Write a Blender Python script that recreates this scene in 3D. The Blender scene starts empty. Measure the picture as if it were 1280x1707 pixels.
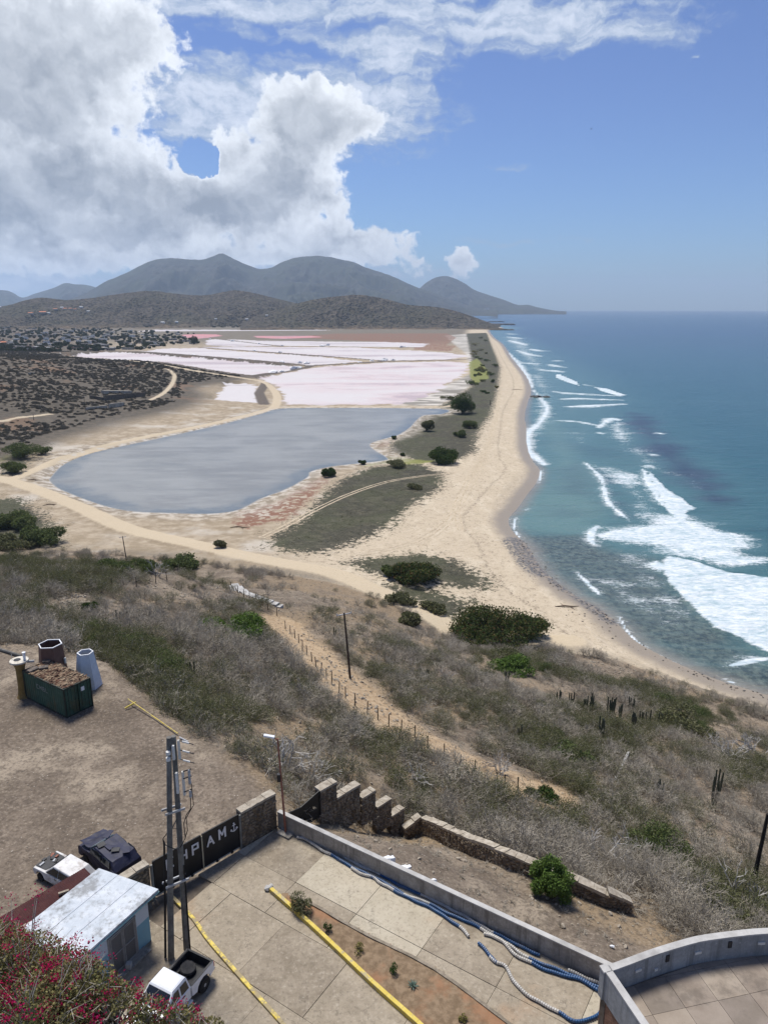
import bpy, bmesh, math, random
import numpy as np
from mathutils import Vector, Matrix
R = math.radians
rng = np.random.RandomState(7)
random.seed(7)
scene = bpy.context.scene
col = scene.collection

# ------------------------------------------------------------------ camera, sky, sun, exposure
CAMZ = 78.0
FPX = 1232.0                       # focal length in photo pixels (26 mm equivalent)
PITCH = R(15.38)
cam_d = bpy.data.cameras.new('camera')
cam = bpy.data.objects.new('camera', cam_d)
col.objects.link(cam)
cam.location = (0, 0, CAMZ)
cam.rotation_euler = (R(90) - PITCH, 0, 0)
cam_d.sensor_fit = 'VERTICAL'
cam_d.angle = 2 * math.atan(853.5 / FPX)
cam_d.clip_start = 0.5
cam_d.clip_end = 80000
scene.camera = cam

SUN_EL, SUN_AZ = R(64), R(-28)     # azimuth measured from +Y (view direction) towards +X
sd = Vector((math.sin(SUN_AZ) * math.cos(SUN_EL), math.cos(SUN_AZ) * math.cos(SUN_EL), math.sin(SUN_EL)))
sun_l = bpy.data.lights.new('sun', 'SUN')
sun_l.energy = 2.8
sun_l.angle = R(18.0)
sun_l.color = (1.0, 0.955, 0.88)
sun = bpy.data.objects.new('sun', sun_l)
col.objects.link(sun)
sun.rotation_euler = sd.to_track_quat('Z', 'Y').to_euler()

vs = scene.view_settings
scene.display_settings.display_device = 'sRGB'
vs.view_transform = 'Standard'
vs.look = 'None'
vs.gamma = 1
vs.use_curve_mapping = False
vs.exposure = 0.92
try:
    cy = scene.cycles
    cy.use_denoising = True
    cy.max_bounces = 5
    cy.diffuse_bounces = 2
    cy.glossy_bounces = 2
    cy.transmission_bounces = 3
    cy.transparent_max_bounces = 8
    cy.volume_bounces = 0
    cy.caustics_reflective = False
    cy.caustics_refractive = False
except Exception:
    pass


class NT:
    """small helper that writes shader nodes"""
    def __init__(s, tree):
        s.t = tree
        s.t.nodes.clear()

    def n(s, typ, ins=None, out=0, **props):
        nd = s.t.nodes.new(typ)
        for k, v in props.items():
            setattr(nd, k, v)
        if ins:
            for k, v in ins.items():
                s.set(nd.inputs[k], v)
        return nd.outputs[out] if out is not None else nd

    def set(s, sock, v):
        if isinstance(v, bpy.types.NodeSocket):
            s.t.links.new(v, sock)
        elif v is not None:
            if isinstance(v, (tuple, list)) and len(v) == 3 and sock.type == 'RGBA':
                v = (*v, 1)
            sock.default_value = v

    def m(s, op, a, b=None, c=None, clamp=False):
        nd = s.t.nodes.new('ShaderNodeMath')
        nd.operation = op
        nd.use_clamp = clamp
        for i, v in enumerate((a, b, c)):
            if v is not None:
                s.set(nd.inputs[i], v)
        return nd.outputs[0]

    def add(s, a, b): return s.m('ADD', a, b)
    def sub(s, a, b): return s.m('SUBTRACT', a, b)
    def mul(s, a, b): return s.m('MULTIPLY', a, b)

    def vm(s, op, a, b=None):
        nd = s.t.nodes.new('ShaderNodeVectorMath')
        nd.operation = op
        s.set(nd.inputs[0], a)
        if b is not None:
            s.set(nd.inputs[3 if op == 'SCALE' else 1], b)
        return nd.outputs[1] if op in ('LENGTH', 'DISTANCE', 'DOT_PRODUCT') else nd.outputs[0]

    def mix(s, f, a, b, mode='MIX'):
        nd = s.t.nodes.new('ShaderNodeMix')
        nd.data_type = 'RGBA'
        nd.blend_type = mode
        s.set(nd.inputs[0], f)
        s.set(nd.inputs[6], a)
        s.set(nd.inputs[7], b)
        return nd.outputs[2]

    def sstep(s, x, lo, hi, a=0.0, b=1.0):
        nd = s.t.nodes.new('ShaderNodeMapRange')
        nd.interpolation_type = 'SMOOTHSTEP'
        s.set(nd.inputs[0], x)
        for i, v in enumerate((lo, hi, a, b)):
            s.set(nd.inputs[i + 1], v)
        return nd.outputs[0]

    def lin(s, x, lo, hi, a=0.0, b=1.0):
        nd = s.t.nodes.new('ShaderNodeMapRange')
        s.set(nd.inputs[0], x)
        for i, v in enumerate((lo, hi, a, b)):
            s.set(nd.inputs[i + 1], v)
        return nd.outputs[0]

    def noise(s, vec, scale, detail=4, rough=0.55, dist=0.0, color=False):
        return s.n('ShaderNodeTexNoise', {'Vector': vec, 'Scale': scale, 'Detail': detail, 'Roughness': rough, 'Distortion': dist}, out=1 if color else 0)

    def voro(s, vec, scale, out=0, feature='F1', rnd=1.0):
        return s.n('ShaderNodeTexVoronoi', {'Vector': vec, 'Scale': scale, 'Randomness': rnd}, out=out, feature=feature)

    def attr(s, name):
        return s.n('ShaderNodeAttribute', out=2, attribute_name=name)

    def sep(s, v):
        nd = s.t.nodes.new('ShaderNodeSeparateXYZ')
        s.set(nd.inputs[0], v)
        return nd.outputs

    def comb(s, x, y, z):
        return s.n('ShaderNodeCombineXYZ', {0: x, 1: y, 2: z})

    def pos(s):
        return s.n('ShaderNodeNewGeometry')

    def obj(s):
        return s.n('ShaderNodeTexCoord', out=3)

    def orand(s):
        return s.n('ShaderNodeObjectInfo', out='Random') if False else s.t.nodes.new('ShaderNodeObjectInfo').outputs['Random']

    def bump(s, h, strength=0.4, dist=0.1, normal=None):
        ins = {'Strength': strength, 'Distance': dist, 'Height': h}
        if normal is not None:
            ins['Normal'] = normal
        return s.n('ShaderNodeBump', ins)

    def bsdf(s, color, rough=0.8, spec=0.3, normal=None, metal=0.0, extra=None):
        ins = {'Base Color': color, 'Roughness': rough, 'Specular IOR Level': spec, 'Metallic': metal}
        if normal is not None:
            ins['Normal'] = normal
        if extra:
            ins.update(extra)
        sh = s.n('ShaderNodeBsdfPrincipled', ins)
        s.n('ShaderNodeOutputMaterial', {'Surface': sh}, out=None)
        return sh


def new_mat(name):
    m = bpy.data.materials.new(name)
    m.use_nodes = True
    return m, NT(m.node_tree)


# ---- pixel <-> world
CP, SP = math.cos(PITCH), math.sin(PITCH)

def ray(px, py):
    dx = (px - 640) / FPX
    dy = (853.5 - py) / FPX
    return np.array((dx, CP + dy * SP, -SP + dy * CP))

def at(px, py, z=1.0):
    """the ground point at height z that photo pixel (px,py) shows"""
    d = ray(px, py)
    t = (z - CAMZ) / d[2]
    return Vector((d[0] * t, d[1] * t, z))

def at_dist(px, py, y):
    d = ray(px, py)
    t = y / d[1]
    return Vector((d[0] * t, y, CAMZ + d[2] * t))

def poly(pts, z=1.0):
    return np.array([at(x, y, z)[:2] for x, y in pts])

def azel(px, py):
    d = ray(px, py)
    d = d / np.linalg.norm(d)
    return math.degrees(math.atan2(d[0], d[1])), math.degrees(math.asin(d[2]))

# ---- sky
world = bpy.data.worlds.new('World')
scene.world = world
world.use_nodes = True
N = NT(world.node_tree)
SKY_STR = 0.1
sky_tex = N.n('ShaderNodeTexSky', None, sky_type='NISHITA', sun_disc=False, sun_elevation=SUN_EL, sun_rotation=SUN_AZ,
              altitude=80, air_density=1.0, dust_density=0.35, ozone_density=3.0)
D = N.n('ShaderNodeTexCoord', out=0)     # direction
dx, dy, dz = N.sep(D)
az = N.mul(N.m('ARCTAN2', dx, dy), 180 / math.pi)
el = N.mul(N.m('ARCSINE', dz), 180 / math.pi)
uv = N.comb(az, el, 0)
warp = N.noise(uv, 0.22, 5, 0.55, color=True)
warp = N.vm('SUBTRACT', warp, (0.5, 0.5, 0.5))
warp2 = N.noise(uv, 0.9, 5, 0.6, color=True)
warp2 = N.vm('SUBTRACT', warp2, (0.5, 0.5, 0.5))
uvw = N.vm('ADD', uv, N.vm('SCALE', warp, 3.4))
uvw = N.vm('ADD', uvw, N.vm('SCALE', warp2, 1.5))
uvs = N.vm('ADD', uv, N.vm('MULTIPLY', warp, (7.0, 2.2, 0)))
uvs = N.vm('ADD', uvs, N.vm('MULTIPLY', warp2, (2.0, 0.8, 0)))

def blobs(lst, uvv):
    """soft union of ellipses given as photo pixel centre, half sizes (pixels)"""
    tot = None
    for (px, py, rx, ry, w) in lst:
        a, e = azel(px, py)
        a1, e1 = azel(px + rx, py)
        a2, e2 = azel(px, py - ry)
        v = N.vm('MULTIPLY', N.vm('SUBTRACT', uvv, (a, e, 0)), (1 / max(abs(a1 - a), .1), 1 / max(abs(e2 - e), .1), 0))
        q = N.sub(1.0, N.vm('LENGTH', v))                        # 1 at the centre, 0 on the rim
        f = N.m('MINIMUM', N.mul(q, w), N.mul(q, 1.6))
        tot = f if tot is None else N.m('SMOOTH_MAX', tot, f, 0.25)
    return tot

CUM = [(20, 120, 260, 220, 1.0), (130, 60, 190, 120, 1.0), (80, 300, 250, 140, 1.0), (230, 330, 140, 90, 1.0), (-60, 330, 200, 120, 1),
       (520, 200, 120, 90, 0.9), (590, 195, 60, 60, 0.6), (470, 300, 110, 90, 0.9), (400, 350, 190, 70, 0.9), (540, 330, 40, 55, 0.55), (395, 255, 70, 60, 0.5), (290, 320, 80, 50, .6), 
       (180, 380, 330, 50, 0.7), (560, 405, 150, 35, 0.5), (610, 425, 90, 20, 0.4), (700, 440, 22, 16, 0.28), (772, 442, 26, 22, 0.34), (90, 425, 240, 34, .45), (60, 400, 120, 40, .6), (330, 425, 190, 26, .5), (520, 425, 130, 24, .5), (560, 380, 30, 26, .35)]
cum = blobs(CUM, uvw)
# the blue hole in the bank
ha, he = azel(333, 263)
hole = N.vm('LENGTH', N.vm('MULTIPLY', N.vm('SUBTRACT', N.vm('ADD', uv, N.vm('SCALE', warp2, 1.6)), (ha, he, 0)), (1 / 1.05, 1 / 0.9, 0)))
hole = N.sstep(hole, 0.8, 1.5, 1.3, 0.0)
b1 = N.noise(uvw, 0.20, 7, 0.56)
b2 = N.noise(uv, 0.85, 7, 0.60)
puff = N.sub(1.0, N.mul(N.m('ABSOLUTE', N.sub(N.noise(uvw, 0.55, 5, 0.5), 0.5)), 4.0))
bil = N.add(N.mul(b1, 0.75), N.add(N.mul(b2, 0.45), N.mul(puff, -0.10)))
gen = N.sub(N.noise(uv, 0.05, 3, 0.5), 0.60)               # clouds beyond the frame
outside = N.sstep(N.m('ABSOLUTE', az), 30, 45, 0, 1)
gen = N.sub(N.mul(gen, 4.0), N.lin(outside, 0, 1, 3.0, 0.0))
field = N.m('MAXIMUM', cum, gen)
fieldn = N.sub(N.add(field, N.mul(N.sub(bil, 0.54), 1.25)), hole)
cov = N.sstep(fieldn, 0.0, 0.15)
# light on the cumulus: thin rims bright, thick flat-based middle grey
bl = N.noise(N.vm('ADD', uvw, (0.5, 1.3, 0)), 0.20, 7, 0.56)
rel = N.mul(N.sub(b1, bl), 1.35)
thick = N.sstep(fieldn, 0.02, 0.62)
base_a, base_e = azel(0, 395)
low = N.sstep(el, base_e - 1.0, base_e + 15.0)
sh = N.sub(0.88, N.mul(thick, N.lin(low, 0, 1, 0.70, 0.47)))
shade = N.m('ADD', sh, rel)
shade = N.m('MAXIMUM', N.m('MINIMUM', N.add(shade, N.mul(puff, 0.06)), 0.98), 0.06)
ccol = N.mix(shade, (0.135, 0.155, 0.188), (0.56, 0.585, 0.62))

STR = [(560, 180, 230, 110, 1.0), (390, 175, 190, 95, 1.3), (330, 330, 150, 80, 1.2), (650, 90, 140, 70, .8), (420, 130, 160, 40, 0.5), (400, 10, 500, 35, 0.8), (900, 35, 310, 62, 0.85), (1080, 55, 140, 35, 0.6), (700, 20, 250, 60, 0.7),
       (620, 60, 300, 18, .5), (1155, 98, 14, 6, .5), (250, 415, 330, 38, 0.9), (40, 470, 260, 46, .8), (560, 455, 200, 22, .7), (480, 440, 250, 30, .7), (900, 480, 420, 14, .2), (850, 405, 150, 6, .3), (830, 275, 60, 6, .22)]
strat = blobs(STR, uvs)
sn = N.noise(N.vm('MULTIPLY', uvs, (0.35, 1.0, 1)), 1.1, 7, 0.62)
sgen = N.sub(N.mul(N.sub(N.noise(N.vm('MULTIPLY', uv, (0.4, 1, 1)), 0.09, 4, .55), 0.56), 4), N.lin(outside, 0, 1, 3, 0))
sf = N.sub(N.add(N.m('MAXIMUM', strat, sgen), N.mul(N.sub(sn, 0.5), 1.5)), hole)
scov = N.mul(N.sstep(sf, 0.0, 0.55), 0.9)
scol = N.mix(N.mul(N.sstep(sf, 0.1, 0.9), N.sstep(N.add(N.mul(sn, .6), N.mul(b2, .4)), .30, .60)), (0.215, 0.27, 0.36), (0.43, 0.465, 0.53))
# low hazy band of cloud under the bank
skyc = N.vm('MULTIPLY', N.vm('SCALE', sky_tex, SKY_STR), N.mix(N.sstep(el, 0, 16), (0.30, 0.425, 0.59), (0.335, 0.385, 0.545)))
c1 = N.mix(scov, skyc, scol)
c2 = N.mix(N.mul(cov, 0.985), c1, ccol)
below = N.sstep(el, -0.6, -0.05)
c2 = N.mix(below, (0.16, 0.20, 0.25), c2)
bg = N.n('ShaderNodeBackground', {'Color': N.vm('SCALE', c2, 1 / SKY_STR), 'Strength': SKY_STR})
N.n('ShaderNodeOutputWorld', {'Surface': bg}, out=None)
world.cycles.sampling_method = 'MANUAL'
world.cycles.sample_map_resolution = 512

# ------------------------------------------------------------------ numeric helpers
def vnoise(x, y, seed=0):
    xi = np.floor(x).astype(np.int64)
    yi = np.floor(y).astype(np.int64)
    fx = x - xi
    fy = y - yi
    fx = fx * fx * (3 - 2 * fx)
    fy = fy * fy * (3 - 2 * fy)
    def h(a, b):
        n = (a * 374761393 + b * 668265263 + seed * 974634777) & 0xffffffff
        n = ((n ^ (n >> 13)) * 1274126177) & 0xffffffff
        return ((n ^ (n >> 16)) & 0xffff) / 65535.0
    return (h(xi, yi) * (1 - fx) + h(xi + 1, yi) * fx) * (1 - fy) + (h(xi, yi + 1) * (1 - fx) + h(xi + 1, yi + 1) * fx) * fy

def fbm(x, y, oct=4, seed=0, gain=0.5):
    s = 0
    a = 1
    t = 0
    for i in range(oct):
        s = s + a * vnoise(x * 2 ** i + 13.7 * i, y * 2 ** i - 7.3 * i, seed + i)
        t += a
        a *= gain
    return s / t * 2 - 1

def ss(x, a, b):
    t = np.clip((x - a) / (b - a), 0, 1)
    return t * t * (3 - 2 * t)

def sdf(P, X, Y):
    """signed distance to polygon P, positive inside"""
    d = np.full(X.shape, 1e9)
    ins = np.zeros(X.shape, bool)
    n = len(P)
    for i in range(n):
        ax, ay = P[i]
        bx, by = P[(i + 1) % n]
        ex, ey = bx - ax, by - ay
        t = np.clip(((X - ax) * ex + (Y - ay) * ey) / (ex * ex + ey * ey + 1e-12), 0, 1)
        d = np.minimum(d, np.hypot(X - ax - t * ex, Y - ay - t * ey))
        c = ((ay > Y) != (by > Y))
        if ey != 0:
            ins ^= c & (X < ax + (Y - ay) * ex / ey)
    return np.where(ins, d, -d)

def ldist(P, X, Y):
    d = np.full(X.shape, 1e9)
    for i in range(len(P) - 1):
        ax, ay = P[i]
        bx, by = P[i + 1]
        ex, ey = bx - ax, by - ay
        t = np.clip(((X - ax) * ex + (Y - ay) * ey) / (ex * ex + ey * ey + 1e-12), 0, 1)
        d = np.minimum(d, np.hypot(X - ax - t * ex, Y - ay - t * ey))
    return d

def smooth_line(P, n=4):
    """Catmull-Rom through the points"""
    P = np.asarray(P, float)
    out = []
    for i in range(len(P) - 1):
        p0, p1, p2, p3 = P[max(i - 1, 0)], P[i], P[i + 1], P[min(i + 2, len(P) - 1)]
        for k in range(n):
            t = k / n
            out.append(0.5 * (2 * p1 + (p2 - p0) * t + (2 * p0 - 5 * p1 + 4 * p2 - p3) * t * t + (3 * p1 - p0 - 3 * p2 + p3) * t ** 3))
    out.append(P[-1])
    return np.array(out)
# ------------------------------------------------------------------ the lie of the land
YARD = 46.5
SHORE_PX = [(814, 551), (822, 562), (837, 574), (853, 598), (876, 627), (884, 652), (878, 672), (874, 693), (876, 713), (878, 746), (888, 770), (898, 783), (894, 803),
            (878, 824), (861, 848), (847, 865), (853, 885), (878, 910), (898, 943), (923, 967), (956, 992), (993, 1012), (1025, 1037), (1054, 1066), (1095, 1090), (1148, 1115), (1210, 1139), (1280, 1160), (1420, 1205)]
shore_w = smooth_line(poly(SHORE_PX, 0.0), 4)
LAND = np.vstack([np.array([[500, 3600.0], [500, 3400], [505, 3200]]), shore_w, np.array([[190, 60], [190, -60], [-4000, -60], [-4000, 5000], [500, 5000]])])
FOOT_PX = [(-300, 880), (-60, 915), (60, 915), (130, 918), (260, 930), (340, 936), (450, 955), (560, 975), (640, 1003), (700, 1040), (745, 1066), (800, 1082), (870, 1085), (950, 1090), (1050, 1105), (1120, 1140), (1200, 1168), (1280, 1190), (1420, 1235)]
FOOT = np.vstack([poly(FOOT_PX, 3.0), [[150, 0], [150, -100], [-600, -100]]])
YARDP = np.vstack([poly([(-260, 1080), (-60, 1083), (60, 1085), (170, 1105), (222, 1165), (300, 1225), (400, 1280), (452, 1326), (463, 1353), (482, 1381), (1010, 1635), (1120, 1760), (1400, 2200), (-500, 2200)], YARD)])
WASTE = poly([(470, 1365), (530, 1385), (600, 1395), (700, 1405), (850, 1460), (1050, 1530), (1120, 1560), (1010, 1632)], 45.3)
# control points: pixel and the height of the ground there
CTRL = [(-200, 1090, 46.5), (0, 1090, 46.5), (150, 1200, 46.5), (0, 1400, 46.5), (200, 1300, 46.5), (350, 1350, 46.5), (350, 1500, 46.5), (500, 1600, 46.5), (900, 1690, 46.5), (0, 1690, 46.5), (300, 1690, 46.5), (-300, 1300, 46.5),
        (0, 1070, 46.2), (120, 1085, 46), (230, 1160, 46), (330, 1230, 46), (430, 1290, 46),
        (300, 1100, 41), (200, 1040, 41), (100, 1000, 40), (0, 985, 40), (-200, 985, 40), (230, 970, 35), (330, 965, 31), (395, 985, 22), (430, 1000, 20), (470, 1040, 25), (492, 1068, 30), (540, 1110, 33), (575, 1150, 34), (640, 1200, 34), (745, 1255, 34), (860, 1310, 33), (0, 950, 38), (100, 942, 36), (220, 945, 33),
        (650, 1080, 25), (560, 1030, 21), (500, 985, 12), (600, 1000, 7), (700, 1060, 10), (800, 1130, 20), (900, 1150, 18), (950, 1100, 5), (1000, 1150, 13), (1100, 1200, 13), (1280, 1230, 10), (1000, 1250, 24), (1200, 1300, 21), (1280, 1400, 25), (1100, 1330, 28), (1400, 1400, 22),
        (1250, 1480, 32), (1100, 1500, 39), (1000, 1490, 42), (860, 1430, 43), (700, 1350, 40.5), (600, 1290, 42), (500, 1250, 41), (600, 1200, 36), (700, 1270, 38), (400, 1180, 41), (420, 1080, 37), (565, 1402, 45.7), (620, 1400, 44.8), (700, 1420, 45.1), (760, 1460, 45.2), (950, 1570, 45.2), (1100, 1560, 43), (1280, 1560, 38), (1400, 1600, 36),
        # foot of the slope and the flats
        (60, 905, 3), (150, 915, 2.5), (300, 925, 3), (450, 950, 3), (560, 970, 3), (640, 998, 3), (745, 1062, 3), (800, 1078, 3), (950, 1084, 3), (1120, 1130, 3), (1280, 1182, 3), (1400, 1220, 3),
        (0, 830, 2), (200, 880, 1.6), (500, 920, 2), (700, 950, 2), (900, 1050, 2), (300, 800, 1), (600, 800, 1.5), (800, 800, 2.2), (830, 600, 2.2), (500, 620, 1), (300, 720, 1), (600, 560, 1), (800, 560, 2), (300, 570, 1.2), (100, 556, 3), (0, 548, 4), (-200, 548, 4), (300, 548, 2), (500, 549, 2), (750, 552, 2),
        (0, 770, 3), (100, 745, 2.5), (230, 715, 2.2), (380, 690, 1.5), (420, 660, 1.5), (0, 800, 2),
        # the low hill left of the pond
        (0, 592, 33), (60, 603, 27), (-150, 590, 36), (0, 640, 22), (110, 612, 19), (100, 650, 14), (200, 632, 9), (200, 660, 8), (280, 640, 5), (330, 650, 3), (0, 690, 10), (100, 690, 6), (0, 735, 6), (60, 730, 4), (-200, 690, 12), (-200, 780, 4)]
cx, cyy, cz = [], [], []
for px, py, h in CTRL:
    p = at(px, py, h)
    cx.append(p.x); cyy.append(p.y); cz.append(h)
for x, y, h in [(-4.6, 42.1, 44.8), (-3.3, 43.1, 44.0), (-1.7, 44.7, 42.2), (0, 46.35, 40.5), (1.5, 47.8, 39.0), (3, 50, 39.5), (-60, 165, 17), (-20, 170, 9), (-100, 170, 18), (-20, 145, 20), (-60, 200, 4), (-130, 190, 8), (-180, 190, 10), (-260, 180, 14), (-180, 120, 40), (-40, 130, 30), (-150, 1050, 4), (-350, 1050, 8), (-600, 1050, 16), (-300, 880, 18), (-500, 1400, 3), (-1000, 1500, 8), (120, 60, 20), (150, 90, 6), (60, 20, 40), (150, 0, 20), (0, 3400, 3), (-1500, 3300, 6), (-3000, 3000, 12), (500, 3300, 2)]:
    cx.append(x); cyy.append(y); cz.append(h)
cx, cyy, cz = map(np.array, (cx, cyy, cz))
ca, cl = np.arctan2(cx, cyy), np.log(np.hypot(cx, cyy))
def kern(r): return r
Kd = kern(np.hypot(ca[:, None] - ca[None], cl[:, None] - cl[None]))
NCTL = len(ca)
A_ = np.zeros((NCTL + 1, NCTL + 1)); A_[:NCTL, :NCTL] = Kd - np.eye(NCTL) * 0.004; A_[NCTL, :NCTL] = 1; A_[:NCTL, NCTL] = 1
W_ = np.linalg.solve(A_, np.append(cz, 0))
EXC_HOLLOW = [(at(325, 990, 30)[:2], 4.0, 1.6), (at(372, 988, 27)[:2], 3.5, 1.3)]

POND = smooth_line(poly([(80, 800), (100, 778), (135, 757), (200, 744), (280, 727), (370, 707), (430, 690), (470, 681), (560, 680), (735, 682), (738, 690), (705, 693), (685, 712), (665, 725), (640, 732), (618, 740), (625, 750), (645, 762), (640, 768), (560, 777), (520, 786), (515, 795), (480, 815), (440, 830), (400, 850), (350, 857), (290, 856), (220, 853), (170, 843), (120, 825), (92, 812), (80, 800)], 0.5), 4)[:-1]
PANS = {  # outline, pinkness
    'front': ([(428, 632), (520, 613), (640, 604.5), (745, 602.5), (782, 606), (778, 622), (745, 640), (728, 655), (690, 668), (668, 673), (580, 675), (474, 675), (470, 664), (464, 650), (452, 639)], 0.8),
    'strip1': ([(104, 596), (150, 590), (190, 587.5), (232, 590), (330, 597.5), (430, 606), (508, 613.5), (468, 622), (420, 629), (370, 626), (280, 618), (200, 611), (130, 603)], 0.55),
    'strip2': ([(234, 587), (262, 582), (330, 580.5), (430, 588), (520, 594), (610, 602.8), (520, 610.5), (430, 603.5), (330, 595), (260, 589)], 0.25),
    'strip3': ([(332, 579), (372, 577.8), (480, 578.5), (600, 579.5), (745, 588), (785, 594), (745, 600), (640, 602), (540, 594), (430, 586)], 0.35),
    'strip4': ([(343, 575.5), (345, 567), (360, 565.5), (400, 569), (455, 575.5), (450, 577), (380, 577)], 0.3),
    'strip5': ([(372, 565), (430, 568), (560, 569.5), (640, 570), (715, 573), (705, 579), (600, 578), (470, 576.5), (440, 573.5)], 0.2),
    'rose': ([(298, 561), (310, 557.5), (360, 557.5), (372, 560), (330, 565)], 2.0),
    'rose2': ([(420, 560), (520, 560), (540, 562), (470, 565), (430, 563)], 1.6),
    'far1': ([(215, 553.5), (260, 549.8), (400, 550), (520, 549.6), (560, 551), (400, 552), (290, 552.5)], 0.1),
    'corner': ([(352, 668), (372, 645), (380, 639.5), (428, 640.5), (433, 655), (437, 672), (385, 670)], 0.0),
}
PANS_W = {k: poly(v[0], 0.6) for k, v in PANS.items()}
ROADS = [([(-80, 790), (0, 799), (60, 815), (140, 847), (210, 880), (300, 903), (400, 928), (480, 945), (560, 962), (610, 985), (660, 1007), (720, 1036), (765, 1062), (830, 1078), (900, 1078), (950, 1072)], 4.0, 2.0),
         ([(-40, 803), (20, 801), (60, 786), (130, 757), (230, 732), (350, 707), (430, 687), (460, 676)], 3.0, 1.3),
         ([(455, 680), (461, 672), (462, 660), (455, 648), (440, 638), (420, 635), (330, 628), (200, 616), (120, 604)], 3.6, 1.3),
         ([(460, 678), (540, 677), (640, 677), (735, 677.5), (760, 672)], 2.6, 1.3)]
PATHS = [([(-40, 706), (30, 695), (85, 685)], 2.0, 9), ([(252, 666), (272, 655), (286, 640), (291, 628), (276, 622)], 2.0, 6)]
RUTS = [[(436, 895), (470, 878), (520, 850), (580, 823), (640, 804), (690, 795), (760, 787)],
        [(700, 905), (745, 870), (770, 820), (800, 770), (818, 720), (828, 680), (836, 640)],
        [(600, 925), (690, 900), (750, 860), (790, 800), (812, 750), (826, 700), (834, 650)],
        [(768, 880), (762, 845), (775, 810), (806, 750)]]
SLOPEPATH = [(470, 1045, 24), (500, 1072, 30), (560, 1120, 33), (620, 1175, 34), (700, 1225, 34.5), (780, 1265, 34), (860, 1305, 33), (900, 1325, 32)]
DIKES = [[(234, 588.5), (330, 596.5), (430, 605), (515, 612)], [(420, 631), (520, 611.5), (640, 603.5), (745, 601.3), (790, 600)], [(332, 579.7), (430, 587), (540, 595), (640, 603)],
         [(343, 577.5), (480, 577.7), (600, 578.8), (712, 580)], [(360, 565), (440, 574), (470, 577.5)], [(104, 598), (190, 611), (280, 619.5), (370, 627.5), (425, 632)], [(443, 640), (432, 655), (440, 674)]]
GRASS = [[(440, 912), (452, 890), (495, 865), (522, 835), (560, 800), (620, 775), (700, 770), (745, 790), (740, 815), (690, 845), (650, 880), (600, 905), (540, 926), (480, 924)],
         [(645, 735), (665, 724), (700, 690), (735, 672), (765, 655), (786, 640), (784, 600), (776, 556), (812, 555), (836, 612), (832, 650), (822, 690), (803, 717), (795, 752), (740, 775), (690, 768), (645, 752)],
         [(560, 938), (640, 925), (700, 918), (760, 930), (800, 950), (835, 975), (780, 985), (700, 972), (620, 963)],
         [(612, 975), (700, 972), (760, 995), (800, 1000), (790, 1040), (740, 1045), (680, 1010)],
         [(-60, 835), (40, 830), (100, 880), (110, 915), (-60, 915)],
         [(0, 760), (80, 742), (60, 762), (40, 790), (0, 796)]]
YGREEN = [[(645, 758), (700, 765), (735, 768), (690, 774), (640, 772), (600, 779), (620, 768)], [(780, 605), (795, 598), (812, 615), (815, 630), (790, 640), (783, 628)], [(0, 765), (30, 760), (20, 770), (0, 776)]]
RED = [[(395, 852), (470, 835), (500, 812), (540, 790), (560, 780), (545, 800), (505, 845), (480, 865), (410, 880), (390, 870)], [(612, 742), (640, 736), (660, 728), (640, 745)], [(480, 562), (560, 556), (745, 556), (760, 563), (740, 578), (700, 573), (600, 568)], [(690, 575), (760, 576), (750, 586), (690, 583)]]
CRACK = [(660, 672), (720, 655), (745, 640), (785, 622), (775, 590), (740, 560), (790, 556), (795, 620), (790, 640), (765, 660), (735, 676), (690, 676)]

def base_h(X, Y):
    a, l = np.arctan2(X, Y), np.log(np.maximum(np.hypot(X, Y), 1.0))
    out = np.full(X.shape, W_[NCTL])
    for i in range(NCTL):
        out += W_[i] * kern(np.hypot(a - ca[i], l - cl[i]))
    return out

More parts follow.
